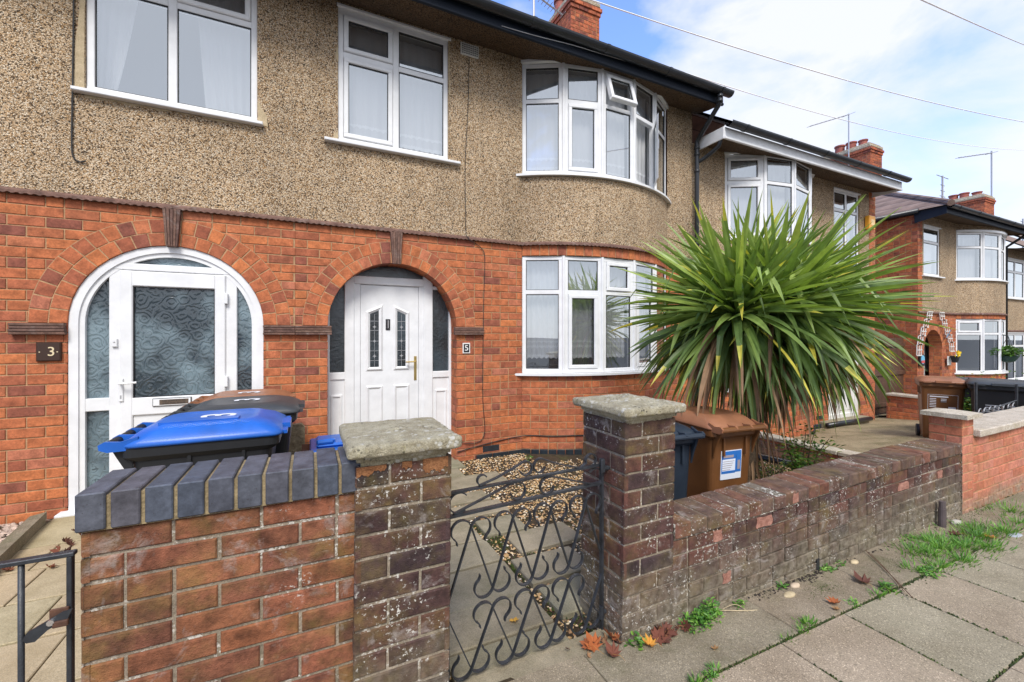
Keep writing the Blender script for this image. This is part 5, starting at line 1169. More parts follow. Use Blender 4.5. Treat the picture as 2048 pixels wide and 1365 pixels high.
# pillars
def cap_stone(x0, x1, y0, y1, z0, z1, parent, peak=0.03, seed=1):
    """cast stone cap: weathered pyramid top, rounded worn edge and moulded neck"""
    bm = bmesh.new(); rs = random.Random(seed); cx_, cy_ = (x0+x1)/2, (y0+y1)/2
    n = 22; rings = []
    def loop(ins, z, rad):
        pts = []
        xa, xb, ya, yb = x0+ins, x1-ins, y0+ins, y1-ins; r = rad
        for (cx2, cy2, a0) in ((xb-r, yb-r, 0), (xa+r, yb-r, pi/2), (xa+r, ya+r, pi), (xb-r, ya+r, 3*pi/2)):
            for k in range(7): a = a0+pi/2*k/6; pts.append((cx2+r*cos(a), cy2+r*sin(a)))
            nx = {0: (xa+r, yb), pi/2: (xa, ya+r), pi: (xb-r, ya), 3*pi/2: (xb, yb-r)}[a0]; last = pts[-1]
            for k in range(1, 30): t = k/30; pts.append((last[0]+(nx[0]-last[0])*t, last[1]+(nx[1]-last[1])*t))
        return [(p[0], p[1], z) for p in pts]
    prof = [(0.047, z0-0.046, .005), (0.047, z0-0.036, .005), (0.046, z0-0.028, .006), (0.034, z0-0.026, .006), (0.033, z0-0.018, .006), (0.033, z0-0.009, .006), (0.010, z0-0.006, .010), (0.002, z0-0.002, .012), (0.0, z0+0.006, .014), (0.0, z0+0.015, .014), (0.0, z0+0.024, .014), (0.001, z1-0.006, .015), (0.005, z1-0.001, .017), (0.014, z1+0.003, .02), (0.03, z1+0.005, .03)]
    for ins, z, r in prof: rings.append([bm.verts.new(p) for p in loop(ins, z, r)])
    W_ = (x1-x0)/2-0.03
    for t in (0.08, .16, .24, .32, .4, .48, .56, .64, .72, .8, .88, .95): rings.append([bm.verts.new(p) for p in loop(0.03+W_*t*0.97, z1+0.003+peak*t, max(.004, .03*(1-t)))])
    N_ = len(rings[0])
    for a, b in zip(rings[:-1], rings[1:]):
        for k in range(N_): bm.faces.new((a[k], a[(k+1) % N_], b[(k+1) % N_], b[k]))
    bm.faces.new(rings[-1]); bm.faces.new(rings[0][::-1])
    from mathutils import noise as mn
    for v in bm.verts:
        q = mn.noise(v.co*75)*0.0022+mn.noise(v.co*38)*0.0032+mn.noise(v.co*14+Vector((seed, 0, 0)))*0.006
        e_ = mn.noise(v.co*22+Vector((0, seed, 3))); q -= max(0, e_-.25)*0.02 if v.co.z > z0-.01 else 0
        v.co += Vector((v.co.x-cx_, v.co.y-cy_, 0.0)).normalized()*q+Vector((0, 0, q*0.6))
    me = bpy.data.meshes.new('cap_stone'); bm.to_mesh(me); bm.free(); me.materials.append(M['cap']); me.transform(Matrix.Translation(-wpos(parent)))
    for p in me.polygons: p.use_smooth = True
    o = bpy.data.objects.new('cap_stone', me); COL.objects.link(o); o.parent = parent; return o
def pillar(label, x0, x1, y0, y1, zt, lean=0.0, H=0.082, zb=-0.05, matb='oldbrick', mort='oldmortar', name='gate_pillar'):
    p = thing(name, ((x0+x1)/2, (y0+y1)/2, 0.05), label, 'pillar')
    m = MB()
    W = x1-x0; Dp = y1-y0
    for mp, L_, ph in ((lambda u, v, d: (x0+u, y0-d, v), W, 0), (lambda u, v, d: (x0-d, y1-u, v), Dp, 0.1125), (lambda u, v, d: (x1+d, y0+u, v), Dp, .1125), (lambda u, v, d: (x1-u, y1+d, v), W, 0)):
        sheet(m, mp, 0.004, L_-.004, zb, zt, d=-0.006, mi=1)
        v = zt; k = 0
        while v > zb:
            a, b = v-H+0.010, v-0.001
            cut = L_*(1/3.0 if (k+(1 if ph else 0)) % 2 == 0 else 2/3.0)
            for (s, e_) in ((0, cut-0.005), (cut+0.005, L_)):
                j = lambda: random.uniform(-.002, .002); r = random.random()
                box(m, mp, s, e_, a+j(), b+j(), -0.02, random.uniform(-.002, .002), 0.004, r, 0)
            v -= H; k += 1
    if lean:
        m.v = [(x+lean*(z-0.6), y, z) for x, y, z in m.v]
    m.build('brick_shaft', [M[matb], M[mort]], p); return p
P1 = pillar('dark brick gate pillar left of the scrolled gate, with a square lichened cap', 0.139, 0.480, 1.54, 1.88, 1.048, lean=0.012)
cap_stone(0.112, 0.512, 1.493, 1.93, 1.090, 1.126, P1, seed=2, peak=0.012)
m = MB()   # spalled orange brick core and mortar smears under the cap
for (a, b, c, e_) in ((0.145, 0.245, 1.000, 1.046), (0.30, 0.335, 1.015, 1.047), (0.375, 0.47, 0.985, 1.048)):
    n = 24; poly = [(a+(b-a)*k/n, c+(e_-c)*((0.12*sin(k*.55+a*40)+0.05*sin(k*1.9))+.2+(0.5 if a < .2 else .25)*abs(k/n-(.0 if a < .2 else .45)))) for k in range(n+1)]+[(b, e_), (a, e_)]
    prism(m, front(1.54), poly, 0.0, 0.0035, 0.5)
o = m.build('spalled_brick', conc('crumbled_orange_brick', (0.22, 0.09, 0.04), (0.46, 0.22, 0.10), 40, bd=0.02), P1)
P2 = pillar('dark brick gate pillar right of the scrolled gate, joined to the long low wall', 1.318, 1.634, 1.545, 1.885, 1.092, lean=0.022)
cap_stone(1.288, 1.676, 1.500, 1.935, 1.130, 1.164, P2, seed=5, peak=0.028)
# long low wall of purple bricks
rw = thing('garden_wall', (3.2, 1.66, 0.05), 'long low dark purple brick wall with flaking white lichen and a brick coping', 'wall')
T = lambda u: 0.0145*(u-1.63)+0.006*sin(u*2.1)
mpR = lambda u, v, d: (u, 1.55-d+0.004*sin(u*1.7), v+T(u))
m = MB(); bw(m, mpR, 1.63, 4.90, -0.12, 0.482, 0.0795, vcourse0=0.484-0.0795*20, hp=0.28)
bw(m, lambda u, v, d: (4.90+d, 1.55+u, v+T(4.9)), 0, 0.225, -0.1, 0.482, 0.0795); bw(m, lambda u, v, d: (u, 1.775+d, v+T(u)), 1.63, 4.90, -0.1, 0.482, 0.0795, vcourse0=0.484-0.0795*20)
m.build('brick_body', [M['oldbrick'], M['oldmortar']], rw)
m = MB(); u = 1.645
while u < 4.84:
    wd = 0.106+random.uniform(-.004, .004); t = random.uniform(-.004, .003); uu = u
    z0, z1 = 0.484+T(u), 0.562+T(u)+t; yo = random.uniform(-.004, .004)
    wbox(m, u, u+wd, 1.542+yo, 1.785+yo, z0, z1, 0.007, random.random()); u += wd+0.0055
m.build('brick_coping', M['oldtop'], rw)
m = MB()
for k in range(40): a = 1.64+3.24*k/40; b = 1.64+3.24*(k+1)/40; wbox(m, a, b, 1.549, 1.777, 0.48+T(a), 0.558+T(a))
m.build('coping_mortar', mortarmat('dark_coping_mortar', (0.22, 0.18, 0.14), 0.4, 0.004, 0.4), rw)
m = MB()
for (u, z, w_) in ((3.92, 0.361, 0.09), (2.33, 0.4405, 0.085), (2.02, 0.2015, 0.035), (4.5, .361, .05), (1.95, .4405, .04), (2.62, .52, .03)):
    sq = lambda a: (max(-1, min(1, 1.7*cos(a)))*w_*random.uniform(.72, 1.0), max(-1, min(1, 1.7*sin(a)))*0.033*random.uniform(.7, 1.0))
    poly = [(u+sq(a*pi/8)[0], z+sq(a*pi/8)[1]) for a in range(16)]
    prism(m, mpR, poly, 0.0, 0.0028, 0.5)
m.build('spalled_patch', conc('fresh_pink_spall', (0.24, 0.10, 0.07), (0.50, 0.27, 0.21), 28, bd=0.012), rw)
m = MB(); 
for (u, z0, z1) in ((2.83, 0.02, 0.10),): box(m, mpR, u, u+0.028, z0, z1, 0.0, 0.0045)
m.build('weep_hole', M['gasket'], rw)
m = MB(); tube(m, [(4.43, 1.515, 0.0), (4.43, 1.515, 0.16)], 0.024, 12); tube(m, [(4.43, 1.515, 0.155), (4.43, 1.515, 0.215)], 0.021, 12); tagit(m.build('pipe_stub', plain('grey_brown_plastic', (0.11, 0.085, 0.085), 0.5, var=.3), None, smooth=False), 'short upright grey plastic pipe at the foot of the long low wall', 'pipe')
# terracotta wall and its pillar
P3 = thing('gate_pillar', (5.04, 1.67, 0.05), 'small orange brick pillar with a thin flat slab cap at the start of the terracotta wall', 'pillar')
m = MB(); px0, px1, py0, py1 = 4.935, 5.15, 1.562, 1.777; H_ = 0.0775; zt = 0.80
for mp, ph in ((lambda u, v, d: (px0+u, py0-d, v), 0), (lambda u, v, d: (px0-d, py1-u, v), 1), (lambda u, v, d: (px1+d, py0+u, v), 1), (lambda u, v, d: (px1-u, py1+d, v), 0)):
    sheet(m, mp, .004, .211, -.1, zt, d=-.004, mi=1); v = zt; k = 0
    while v > -.05:
        c_ = 0.1075 if (k+ph) % 2 else None
        for (a, b) in (((0, .1025), (.1125, .215)) if c_ else ((0, .215),)): box(m, mp, a, b, v-H_+.01, v, -.02, random.uniform(-.001, .001), .003, random.random(), 0)
        v -= H_; k += 1
m.build('brick_shaft', [M['terra'], M['mortar']], P3)
m = MB(); prism(m, ident, [(4.895, 1.52), (5.195, 1.52), (5.195, 1.82), (4.895, 1.82)], 0.802, 0.838); m.add([(4.897, 1.522, .8385), (5.193, 1.522, .8385), (5.193, 1.818, .8385), (4.897, 1.818, .8385), (5.045, 1.67, .862)], [(0, 1, 4), (1, 2, 4), (2, 3, 4), (3, 0, 4)]); m.build('cap_stone', M['coping'], P3)
tw = thing('garden_wall', (9, 1.67, 0), 'pale terracotta brick garden wall with a smooth concrete coping', 'wall')
m = MB(); bw(m, front(1.565), 4.905, 4.932, -.15, .60, 0.0795); bw(m, lambda u, v, d: (u, 1.566-d, v+0.004*(u-5)), 5.152, 14.0, -0.22, 0.625, 0.0795, vcourse0=0.625-0.0795*20, hp=0.1)
bw(m, lambda u, v, d: (u, 1.78+d, v), 5.152, 14.0, -.2, .60, .0795); m.build('brick_body', [M['terra'], M['mortar']], tw)
m = MB(); x = 5.17
while x < 14: 
    z_ = 0.63+0.004*(x-5); wbox(m, x, x+0.90, 1.52, 1.83, z_, z_+0.062, 0.008, random.random()); x += 0.906
m.build('coping_slabs', M['coping'], tw)
# low wall between 5 and 7
lo = thing('garden_wall', (5.42, 3.3, 0.0), 'low brick retaining wall with a concrete strip between the gravel garden and the drive', 'wall')
m = MB(); bw(m, lambda u, v, d: (5.36-d, 1.8+u, v), 0, 2.6, -0.12, 0.155, 0.0795); m.build('brick_body', [M['terra'], M['oldmortar']], lo)
m = MB(); y_ = 1.80
for L_ in (0.9, 0.85, 0.88): wbox(m, 5.33, 5.52, y_, y_+L_-.006, 0.157, 0.205, 0.008, random.random()); y_ += L_
m.build('coping_slabs', M['coping'], lo)
fw_ = thing('garden_wall', (11.2, 3.3, -0.2), 'low orange brick boundary wall with a thin coping beside the far bins', 'wall')
m = MB(); bw(m, lambda u, v, d: (11.2-d, 1.85+u, v), 0, 2.85, -0.35, 0.22, BH); bw(m, front(4.70), 11.2, 11.42, -.35, .22, BH); m.build('brick_body', [M['brick'], M['mortar']], fw_)
m = MB(); wbox(m, 11.15, 11.45, 1.85, 4.72, 0.222, 0.27, 0.006); m.build('coping_slabs', M['coping'], fw_)
pg = thing('side_gate', (11.3, 5.0, -0.25), 'tall brown boarded side gate in the gap beyond the end house', 'gate')
m = MB()
for k in range(13): wbox(m, 10.83+k*.14, 10.83+k*.14+.134, 5.0, 5.03, -0.25, 1.45, 0.004)
m.build('boards', M['gatewood'], pg)
m = MB()
for z in (-0.1, 0.6, 1.25): wbox(m, 10.83, 12.63, 4.965, 4.999, z, z+.09, 0.004)
m.build('rail', M['gatewood'], pg)
ps = MB(); prism(ps, front(4.60), [(-0.19, 0.0), (-0.045, 0.0), (-0.04, 0.62), (-0.07, 0.655), (-0.13, 0.65), (-0.185, 0.66)], 0.0, 0.07); tagit(ps.build('timber_offcut', M['wood']), 'rotten split grey board standing against the pier between the two porches', 'board')
# ================================================================= SCROLLED IRON GATE
gate = thing('iron_gate', (0.90, 1.66, 0.07), 'scrolled black wrought iron garden gate between two brick pillars', 'gate')
GX0, GX1 = 0.508, 1.288; GW = GX1-GX0; gp = lambda u, z: (GX0+u*GW, 1.655+0.02*u, z)
nrm = (-0.02, 1, 0); BW_, BT = 0.016, 0.005
st = MB(); strip(st, [gp(-0.005, 0.06), gp(-0.005, 0.865)], nrm, 0.020, 0.010); strip(st, [gp(1.0, 0.05), gp(1.0, 0.88)], nrm, 0.020, 0.012); build_each(st, 'stile', M['iron'], gate)
st = MB(); strip(st, [gp(0, 0.862), gp(1, 0.870)], nrm, 0.020, 0.009); strip(st, [gp(0, 0.765), gp(1, 0.783)], nrm, 0.022, 0.010); strip(st, [gp(0, 0.062), gp(1, 0.056)], nrm, 0.022, 0.010); build_each(st, 'rail', M['iron'], gate)
def hook(p, q, r, turn, n=16, ang=235, flare=True):
    """points of a bar running from p to q that ends in a scroll of radius r; turn=+1 left, -1 right (in u,z plane, metres)"""
    P = Vector(p); Q = Vector(q); d = (Q-P).normalized(); nrm2 = Vector((-d.y, d.x))*turn
    c = Q+nrm2*r; pts = [P+(Q-P)*t for t in (0, .25, .5, .75, .95)]
    a0 = atan2((Q-c).y, (Q-c).x); rr = r
    for k in range(n+1): a = a0+turn*radians(ang)*k/n; pts.append(c+Vector((cos(a), sin(a)))*(r*(1-0.10*k/n)))
    if flare:   # little outward tail
        e = pts[-1]; t = (pts[-1]-pts[-2]).normalized(); s = Vector((-t.y, t.x))*(-turn)
        pts += [e+t*0.012+s*0.004, e+t*0.02+s*0.012]
    return pts
def P3d(pts, off=0.0): return [(GX0+p.x, 1.655+0.02*p.x/GW+off, p.y) for p in pts]
sc = 0.046; PIT = GW/4
def row(zt, zb, peaks, valleys, name, botflare=True):
    for i, xp in enumerate(peaks):
        for side_ in (-1, 1):
            xv = xp+side_*PIT/2
            if xv < -0.01 or xv > GW+0.01: continue
            # bar from the peak to the valley; at the peak it curls over the far side, at the valley it curls beyond
            top = Vector((xp, zt-0.055)); bot = Vector((xv, zb+0.055)); mid = (top+bot)/2
            up = hook((mid.x, mid.y), (top.x, top.y), sc, -1 if side_ < 0 else 1, ang=215)
            dn = hook((mid.x, mid.y), (bot.x, bot.y), sc*0.98, 1 if side_ > 0 else -1, ang=215)
            keep = lambda P: [p for p in P if -0.012 < p.x < GW+0.012]
            pts = keep(list(reversed(dn)))[:-1]+keep(up)
            mb = MB(); strip(mb, P3d(pts, 0.004*side_), nrm, BW_, BT); mb.build('scroll_bar', M['iron'], gate)
row(0.765, 0.375, [PIT*(k+.5) for k in range(4)], None, 'u')
row(0.402, 0.062, [PIT*k for k in range(5)], None, 'l')
def freebar(uz, w_=BW_, t_=BT, nm='scroll_bar', off=0.0):
    mb = MB(); strip(mb, [(x, 1.655+0.02*(x-GX0)/GW+off, z) for x, z in uz], nrm, w_, t_); mb.build(nm, M['iron'], gate)
def scroll(pts, c, r, a0, a1, n=18, r1=None):
    r1 = r1 or r
    return pts+[(c[0]+(r+(r1-r)*k/n)*cos(radians(a0+(a1-a0)*k/n)), c[1]+(r+(r1-r)*k/n)*sin(radians(a0+(a1-a0)*k/n))) for k in range(n+1)]
# arched top bars with their curls, mirrored about the centre
XC = 0.90
for sgn in (-1, 1):
    mx_ = lambda pts: [(XC+(x-XC)*(-sgn), z) for x, z in pts]
    freebar(mx_(scroll([(0.64, 0.872), (0.72, 0.893), (0.80, 0.922), (0.845, 0.942)], (0.862, 0.912), 0.034, 110, -165, r1=0.028)), off=.003*sgn)
    freebar(mx_(scroll([(0.53, 0.772), (0.62, 0.800), (0.74, 0.838), (0.80, 0.857)], (0.825, 0.818), 0.040, 105, -170, r1=0.034)), off=-.003*sgn)
    cx_ = 0.552
    freebar(mx_(scroll([], (cx_, 0.815), 0.042, 40, 310)), off=.002)
freebar(scroll([], (0.655, 0.893), 0.022, -80, -330))
freebar(scroll([(1.16, .868)], (1.225, .90), 0.03, 200, -60), off=.004)
hg = MB(); tube(hg, [(1.29, 1.672, 0.85), (1.33, 1.672, 0.85)], 0.012, 8); tube(hg, [(1.286, 1.672, 0.82), (1.286, 1.672, 0.90)], 0.013, 8); tube(hg, [(1.286, 1.672, 0.12), (1.286, 1.672, 0.18)], 0.013, 8); tube(hg, [(1.29, 1.672, 0.15), (1.33, 1.672, 0.15)], 0.010, 8); build_each(hg, 'hinge_pin', M['iron'], gate)
lt = MB(); wbox(lt, 1.262, 1.285, 1.640, 1.652, 0.84, 0.905, .003); lt.build('latch_plate', M['iron'], gate)
# plain gate of number 3 at the left edge
g3 = thing('iron_gate', (-1.0, 1.56, 0.05), 'plain black barred iron gate at the left edge beside the brown brick wall', 'gate')
gy = 1.60; zt_ = 0.889
m = MB(); sx0 = -1.47
k3 = 1.60/1.60
m.add([], []); wbox(m, sx0, -0.592, gy-0.012, gy+0.012, zt_-0.004, zt_+0.008, 0.002); wbox(m, sx0, -0.592, gy-0.012, gy+0.012, 0.10, 0.122, 0.003); build_each(m, 'rail', M['iron'], g3)
for i in range(9):
    x = -0.603-i*0.0985; m = MB(); 
    if i == 0 or i == 8: wbox(m, x-.006, x+.006, gy-.010, gy+.010, 0.06, zt_-.004, .002); m.build('stile', M['iron'], g3)
    else: tube(m, [(x, gy, 0.11), (x, gy, zt_)], 0.0068, 10); m.build('bar', M['iron'], g3, smooth=True)
lt = thing('gate_latch', (-0.6, 1.58, 0.72), 'x', 'latch'); bpy.data.objects.remove(lt)
m = MB()
prism(m, lambda u, v, d: (u, gy-0.012-d, v), [(-0.690, 0.690), (-0.682, 0.679), (-0.665, 0.678), (-0.640, 0.702), (-0.600, 0.722), (-0.592, 0.745), (-0.612, 0.742), (-0.650, 0.722), (-0.680, 0.707)], 0.004, 0.012); lo_ = m.build('latch_lever', M['iron'], g3)
rustm = plain('rusty_iron', (0.09, 0.04, 0.022), 0.8, var=.5, vscale=40)
m = MB(); wbox(m, -0.640, -0.600, gy-.018, gy-.012, 0.712, 0.752, .002); wbox(m, -0.63, -0.598, gy-.03, gy-.02, 0.705, 0.722, .002); build_each(m, 'latch_plate', rustm, g3)
m = MB(); tube(m, [(-0.633, gy-.024, 0.722), (-0.633, gy-.030, 0.722)], 0.008, 12); m.build('rivet', M['chrome'], g3)

# ================================================================= WHEELED BINS
def bin_mat(name, col, rough=0.42): return plain(name, col, rough, 0.4, var=0.22, vscale=5, bmp=0.0006, bscale=150)
def wheelie(label, loc, rz, body_c, lid_c, sc=(1, 1, 1), name='wheeled_bin', group='wheeled rubbish bins in the front gardens', lidpeak=0.05):
    t = thing(name, loc, label, 'bin', group, rz)
    Wd, Dp, Hh = 0.56*sc[0], 0.70*sc[1], 1.0*sc[2]
    def loopb(w_, d_, z, yo=0, r=0.05, n=4):
        pts = []
        for (cx_, cy_, a0) in ((w_/2-r, d_/2-r, 0), (-w_/2+r, d_/2-r, pi/2), (-w_/2+r, -d_/2+r, pi), (w_/2-r, -d_/2+r, 1.5*pi)):
            for k in range(n+1): a = a0+pi/2*k/n; pts.append((cx_+r*cos(a), cy_+r*sin(a)+yo, z))
        return pts
    def loft(mb, secs, cap0=True, cap1=True):
        n = len(secs[0]); V = [p for s in secs for p in s]; F = []
        for i in range(len(secs)-1):
            for k in range(n): F.append((i*n+k, i*n+(k+1) % n, (i+1)*n+(k+1) % n, (i+1)*n+k))
        if cap0: F.append(tuple(range(n))[::-1])
        if cap1: F.append(tuple((len(secs)-1)*n+k for k in range(n)))
        mb.add(V, F)
    zr = 0.93*Hh
    b = MB(); loft(b, [loopb(Wd*.78, Dp*.66, 0.06*Hh, .03, .04), loopb(Wd*.80, Dp*.70, 0.12*Hh, .02, .045), loopb(Wd*.90, Dp*.88, 0.80*Hh, 0, .05), loopb(Wd*.91, Dp*.90, 0.86*Hh, 0, .05)])
    loft(b, [loopb(Wd*.93, Dp*.93, 0.86*Hh, 0, .05), loopb(Wd*1.0, Dp*1.0, 0.885*Hh, 0, .05), loopb(Wd*1.0, Dp*1.0, zr, 0, .05)])
    b.build('body', body_c, t, local=True)
    rb = MB()
    for i in range(7):
        x = -Wd*.36+i*Wd*.12
        if i in (1, 5): box(rb, ident, x-.008, x+.008, Dp*.44, Dp*.475, 0.72*Hh, 0.88*Hh)
    for y_ in (-0.25, 0.1): box(rb, ident, -Wd*.475, -Wd*.44, y_*Dp-.008, y_*Dp+.008, 0.74*Hh, 0.87*Hh); box(rb, ident, Wd*.44, Wd*.475, y_*Dp-.008, y_*Dp+.008, 0.74*Hh, 0.87*Hh)
    build_each(rb, 'rib', body_c, t, local=True)
    # lid: long shallow dome with a flat panel, wider flange and a front lip
    l = MB(); secs = []
    z0 = zr+0.004
    secs = [loopb(Wd*1.03, Dp*1.02, z0, -.01, .06), loopb(Wd*1.04, Dp*1.03, z0+.012, -.01, .06), loopb(Wd*1.0, Dp*.99, z0+.032, -.01, .07), loopb(Wd*.90, Dp*.86, z0+.032+lidpeak*.55, -.005, .09), loopb(Wd*.74, Dp*.68, z0+.032+lidpeak*.95, 0, .10), loopb(Wd*.66, Dp*.60, z0+.030+lidpeak, 0, .08), loopb(Wd*.60, Dp*.54, z0+.026+lidpeak, 0, .07)]
    loft(l, secs); l.build('lid', lid_c, t, smooth=True, local=True)
    l = MB(); box(l, ident, -Wd*.16, Wd*.16, -Dp*.57, -Dp*.48, z0+.005, z0+.035); box(l, ident, -Wd*.42, -Wd*.25, -Dp*.555, -Dp*.49, z0+.0, z0+.02); box(l, ident, Wd*.25, Wd*.42, -Dp*.555, -Dp*.49, z0+.0, z0+.02); build_each(l, 'lid_lip', lid_c, t, local=True)
    h = MB(); hy = Dp*.585
    tube(h, [(-Wd*.47, hy, z0+.012), (Wd*.47, hy, z0+.012)], 0.021, 12); h.build('handle', body_c, t, smooth=False, local=True)
    h = MB()
    for x in (-Wd*.47, -Wd*.16, Wd*.16, Wd*.47):
        prism(h, lambda u, v, d: (x+d, u, v), [(Dp*.46, z0-.012), (Dp*.57, z0-.014), (Dp*.615, z0+.0), (Dp*.62, z0+.025), (Dp*.585, z0+.04), (Dp*.50, z0+.034), (Dp*.40, z0+.055), (Dp*.40, z0+.01)], -.008, .008)
    build_each(h, 'hinge_lug', lid_c, t, local=True)
    h = MB(); 
    for x in (-Wd*.42, Wd*.42): prism(h, lambda u, v, d: (x+d, u, v), [(Dp*.44, z0-.20), (Dp*.48, z0-.12), (Dp*.53, z0-.05), (Dp*.55, z0-.02), (Dp*.44, z0-.01)], -.008, .008)
    build_each(h, 'handle_bracket', body_c, t, local=True)
    for x in (-Wd*.43, Wd*.43):
        h = MB(); tube(h, [(x-.022, Dp*.40, .10), (x+.022, Dp*.40, .10)], 0.10, 18); h.build('wheel', M['gasket'], t, local=True)
    return t, z0, Wd, Dp, Hh
brown = bin_mat('brown_bin_plastic', (0.16, 0.066, 0.022), 0.45); brownlid = bin_mat('faded_brown_lid_plastic', (0.30, 0.13, 0.065), 0.40)
blueb = bin_mat('blue_lid_plastic', (0.018, 0.12, 0.50), 0.33); blackb = bin_mat('black_bin_plastic', (0.016, 0.017, 0.019), 0.5); greyb = bin_mat('grey_black_lid_plastic', (0.05, 0.055, 0.06), 0.42); navyb = bin_mat('blue_grey_bin_plastic', (0.022, 0.032, 0.048), 0.45)
faded = plain('painted_white_figure', (0.72, 0.74, 0.78), 0.6)
def lid_number(t, s, z, x, y, rz, size=0.16):
    cu = bpy.data.curves.new('painted_number', 'FONT'); cu.body = s; cu.size = size; cu.extrude = 0.0006; cu.align_x = 'CENTER'; cu.align_y = 'CENTER'; cu.offset = 0.004
    o = bpy.data.objects.new('tmp', cu); COL.objects.link(o); dg = bpy.context.evaluated_depsgraph_get(); me = bpy.data.meshes.new_from_object(o.evaluated_get(dg)); bpy.data.objects.remove(o)
    me.materials.clear(); me.materials.append(faded); me.transform(Matrix.Translation((x, y, z)) @ Matrix.Rotation(rz, 4, 'Z')); me.name = 'painted_number'
    q = bpy.data.objects.new('painted_number', me); COL.objects.link(q); q.parent = t
b1, z0, Wd, Dp, Hh = wheelie('black bin with a blue lid painted with a white 3, nearest the brown wall', (-0.505, 3.02, 0.0), radians(90), blackb, blueb, (1, 1, 1.0), lidpeak=0.065)
lid_number(b1, '3', z0+.028+.065+.001, 0.0, -0.03, radians(0), 0.24)
l = MB(); wb = lambda *a, **k: box(l, ident, *a); wb(-.19, -.10, -.14, .22, z0+.09, z0+.103); l.build('lid_ridge', blueb, b1, local=True)
b2, z0, Wd, Dp, Hh = wheelie('black bin with a grey black lid, between the blue lidded and the brown bin', (-0.42, 3.62, 0.02), radians(90), blackb, greyb, (1, .97, 1.0), lidpeak=0.05)
lid_number(b2, '3', z0+.03+.05, 0.0, -0.02, 0, 0.22)
b3, z0, Wd, Dp, Hh = wheelie('brown bin nearest the house wall, behind two black bins', (-0.47, 4.18, 0.0), radians(90), brown, brownlid, (1, .90, 1.01), lidpeak=0.05)
lid_number(b3, '3', z0+.03+.05, 0.0, -0.02, 0, 0.22)
b4, z0, Wd, Dp, Hh = wheelie('brown bin with a blue and white sticker, by the right gate pillar', (2.925, 2.42, -0.07), radians(180-6), brown, brownlid, (0.80, .84, 0.93), lidpeak=0.065)
stk = MB(); q = lambda u, v, d: (-u, Dp*.35+.02+(Dp*.09-.02)*(v/Hh-.12)/.68+d+.001, v)
q0 = q; q = lambda u, v, d: q0(u-0.02, v+0.085, d); box(stk, q, -0.10, 0.10, 0.40, 0.62, 0.0, 0.004); so4 = stk.build('sticker', plain('sticker_white', (0.75, 0.80, 0.88), 0.35), b4, local=True)
m = MB()
for a in ((-0.095, 0.095, 0.595, 0.615), (-0.095, -0.04+.09, 0.555, 0.595), (0.04, 0.095, 0.45, 0.595), (-0.095, 0.04, 0.445, 0.465), (-0.095, -0.088, .465, .6)): box(m, q, a[0], a[1], a[2], a[3], 0.004, 0.0052)
m.build('blue_print', plain('sticker_blue', (0.03, 0.16, 0.50), 0.35), so4, local=True)
m = MB(); box(m, q, -0.08, 0.02, 0.565, 0.585, .0052, .006); box(m, q, 0.06, 0.085, 0.47, 0.54, .0052, .006)
for k in range(5): box(m, q, -0.085, 0.03-.01*k, 0.535-.016*k, 0.539-.016*k, 0.004, 0.005)
m.build('fine_print', plain('sticker_grey', (0.35, 0.30, 0.32), .4), so4, local=True)
b5, z0, Wd, Dp, Hh = wheelie('dark blue grey bin half hidden behind the right gate pillar', (2.30, 2.45, -0.05), radians(180-6), navyb, navyb, (0.86, .80, 0.895), lidpeak=0.04)
b6, z0, Wd, Dp, Hh = wheelie('brown bin with white printed panel beyond the small slab-capped pillar', (8.75, 3.02, -0.12), radians(-64), brown, brownlid, (0.92, .85, 0.98), lidpeak=0.04)
lab = MB(); q = lambda u, v, d: (u, -(Dp*.35-.02+(Dp*.09+.02)*(v/Hh-.12)/.68)-d-.001, v)
for a in ((-.16, .16, .735, .738), (-.16, .16, .50, .503), (-.16, -.157, .5, .738), (.157, .16, .5, .738), (-.14, .06, .70, .715), (0.06, .14, .52, .56)): box(lab, q, *a, 0.0, 0.004)
for k in range(6): box(lab, q, -.14, -.07, .67-.025*k, .678-.025*k, 0, .004); box(lab, q, -.02, .04, .67-.02*min(k, 2), .678-.02*min(k, 2), 0, .004)
lab.build('printed_panel', faded, b6, local=True)
b7, z0, Wd, Dp, Hh = wheelie('large black bin behind the far ironwork gate at the right edge', (8.55, 2.32, -0.10), radians(-72), blackb, greyb, (1.15, 1.0, 1.0), lidpeak=0.03)
lab = MB()
q = lambda u, v, d: (u, -(Dp*.35-.02+(Dp*.09+.02)*(v/Hh-.12)/.68)-d-.001, v)
for k in range(5): box(lab, q, -.16, .0-.02*(k % 2), .66-.03*k, .672-.03*k, 0, .004); box(lab, q, .05, .14, .66-.03*k, .675-.03*k, 0, .004)
lab.build('printed_panel', plain('worn_print', (.35, .37, .4), .6), b7, local=True)
b8, z0, Wd, Dp, Hh = wheelie('dark bin between the far brown bin and the far black bin', (9.6, 3.0, -0.2), radians(-66), blackb, greyb, (1.0, 1, 1.02), lidpeak=0.03)
b9, z0, Wd, Dp, Hh = wheelie('dark bin with a deep blue lid beside the low orange boundary wall', (11.75, 4.1, -0.42), radians(-60), navyb, bin_mat('deep_blue_lid', (0.01, 0.03, 0.25)), (1, 1, 1.0), lidpeak=0.02)
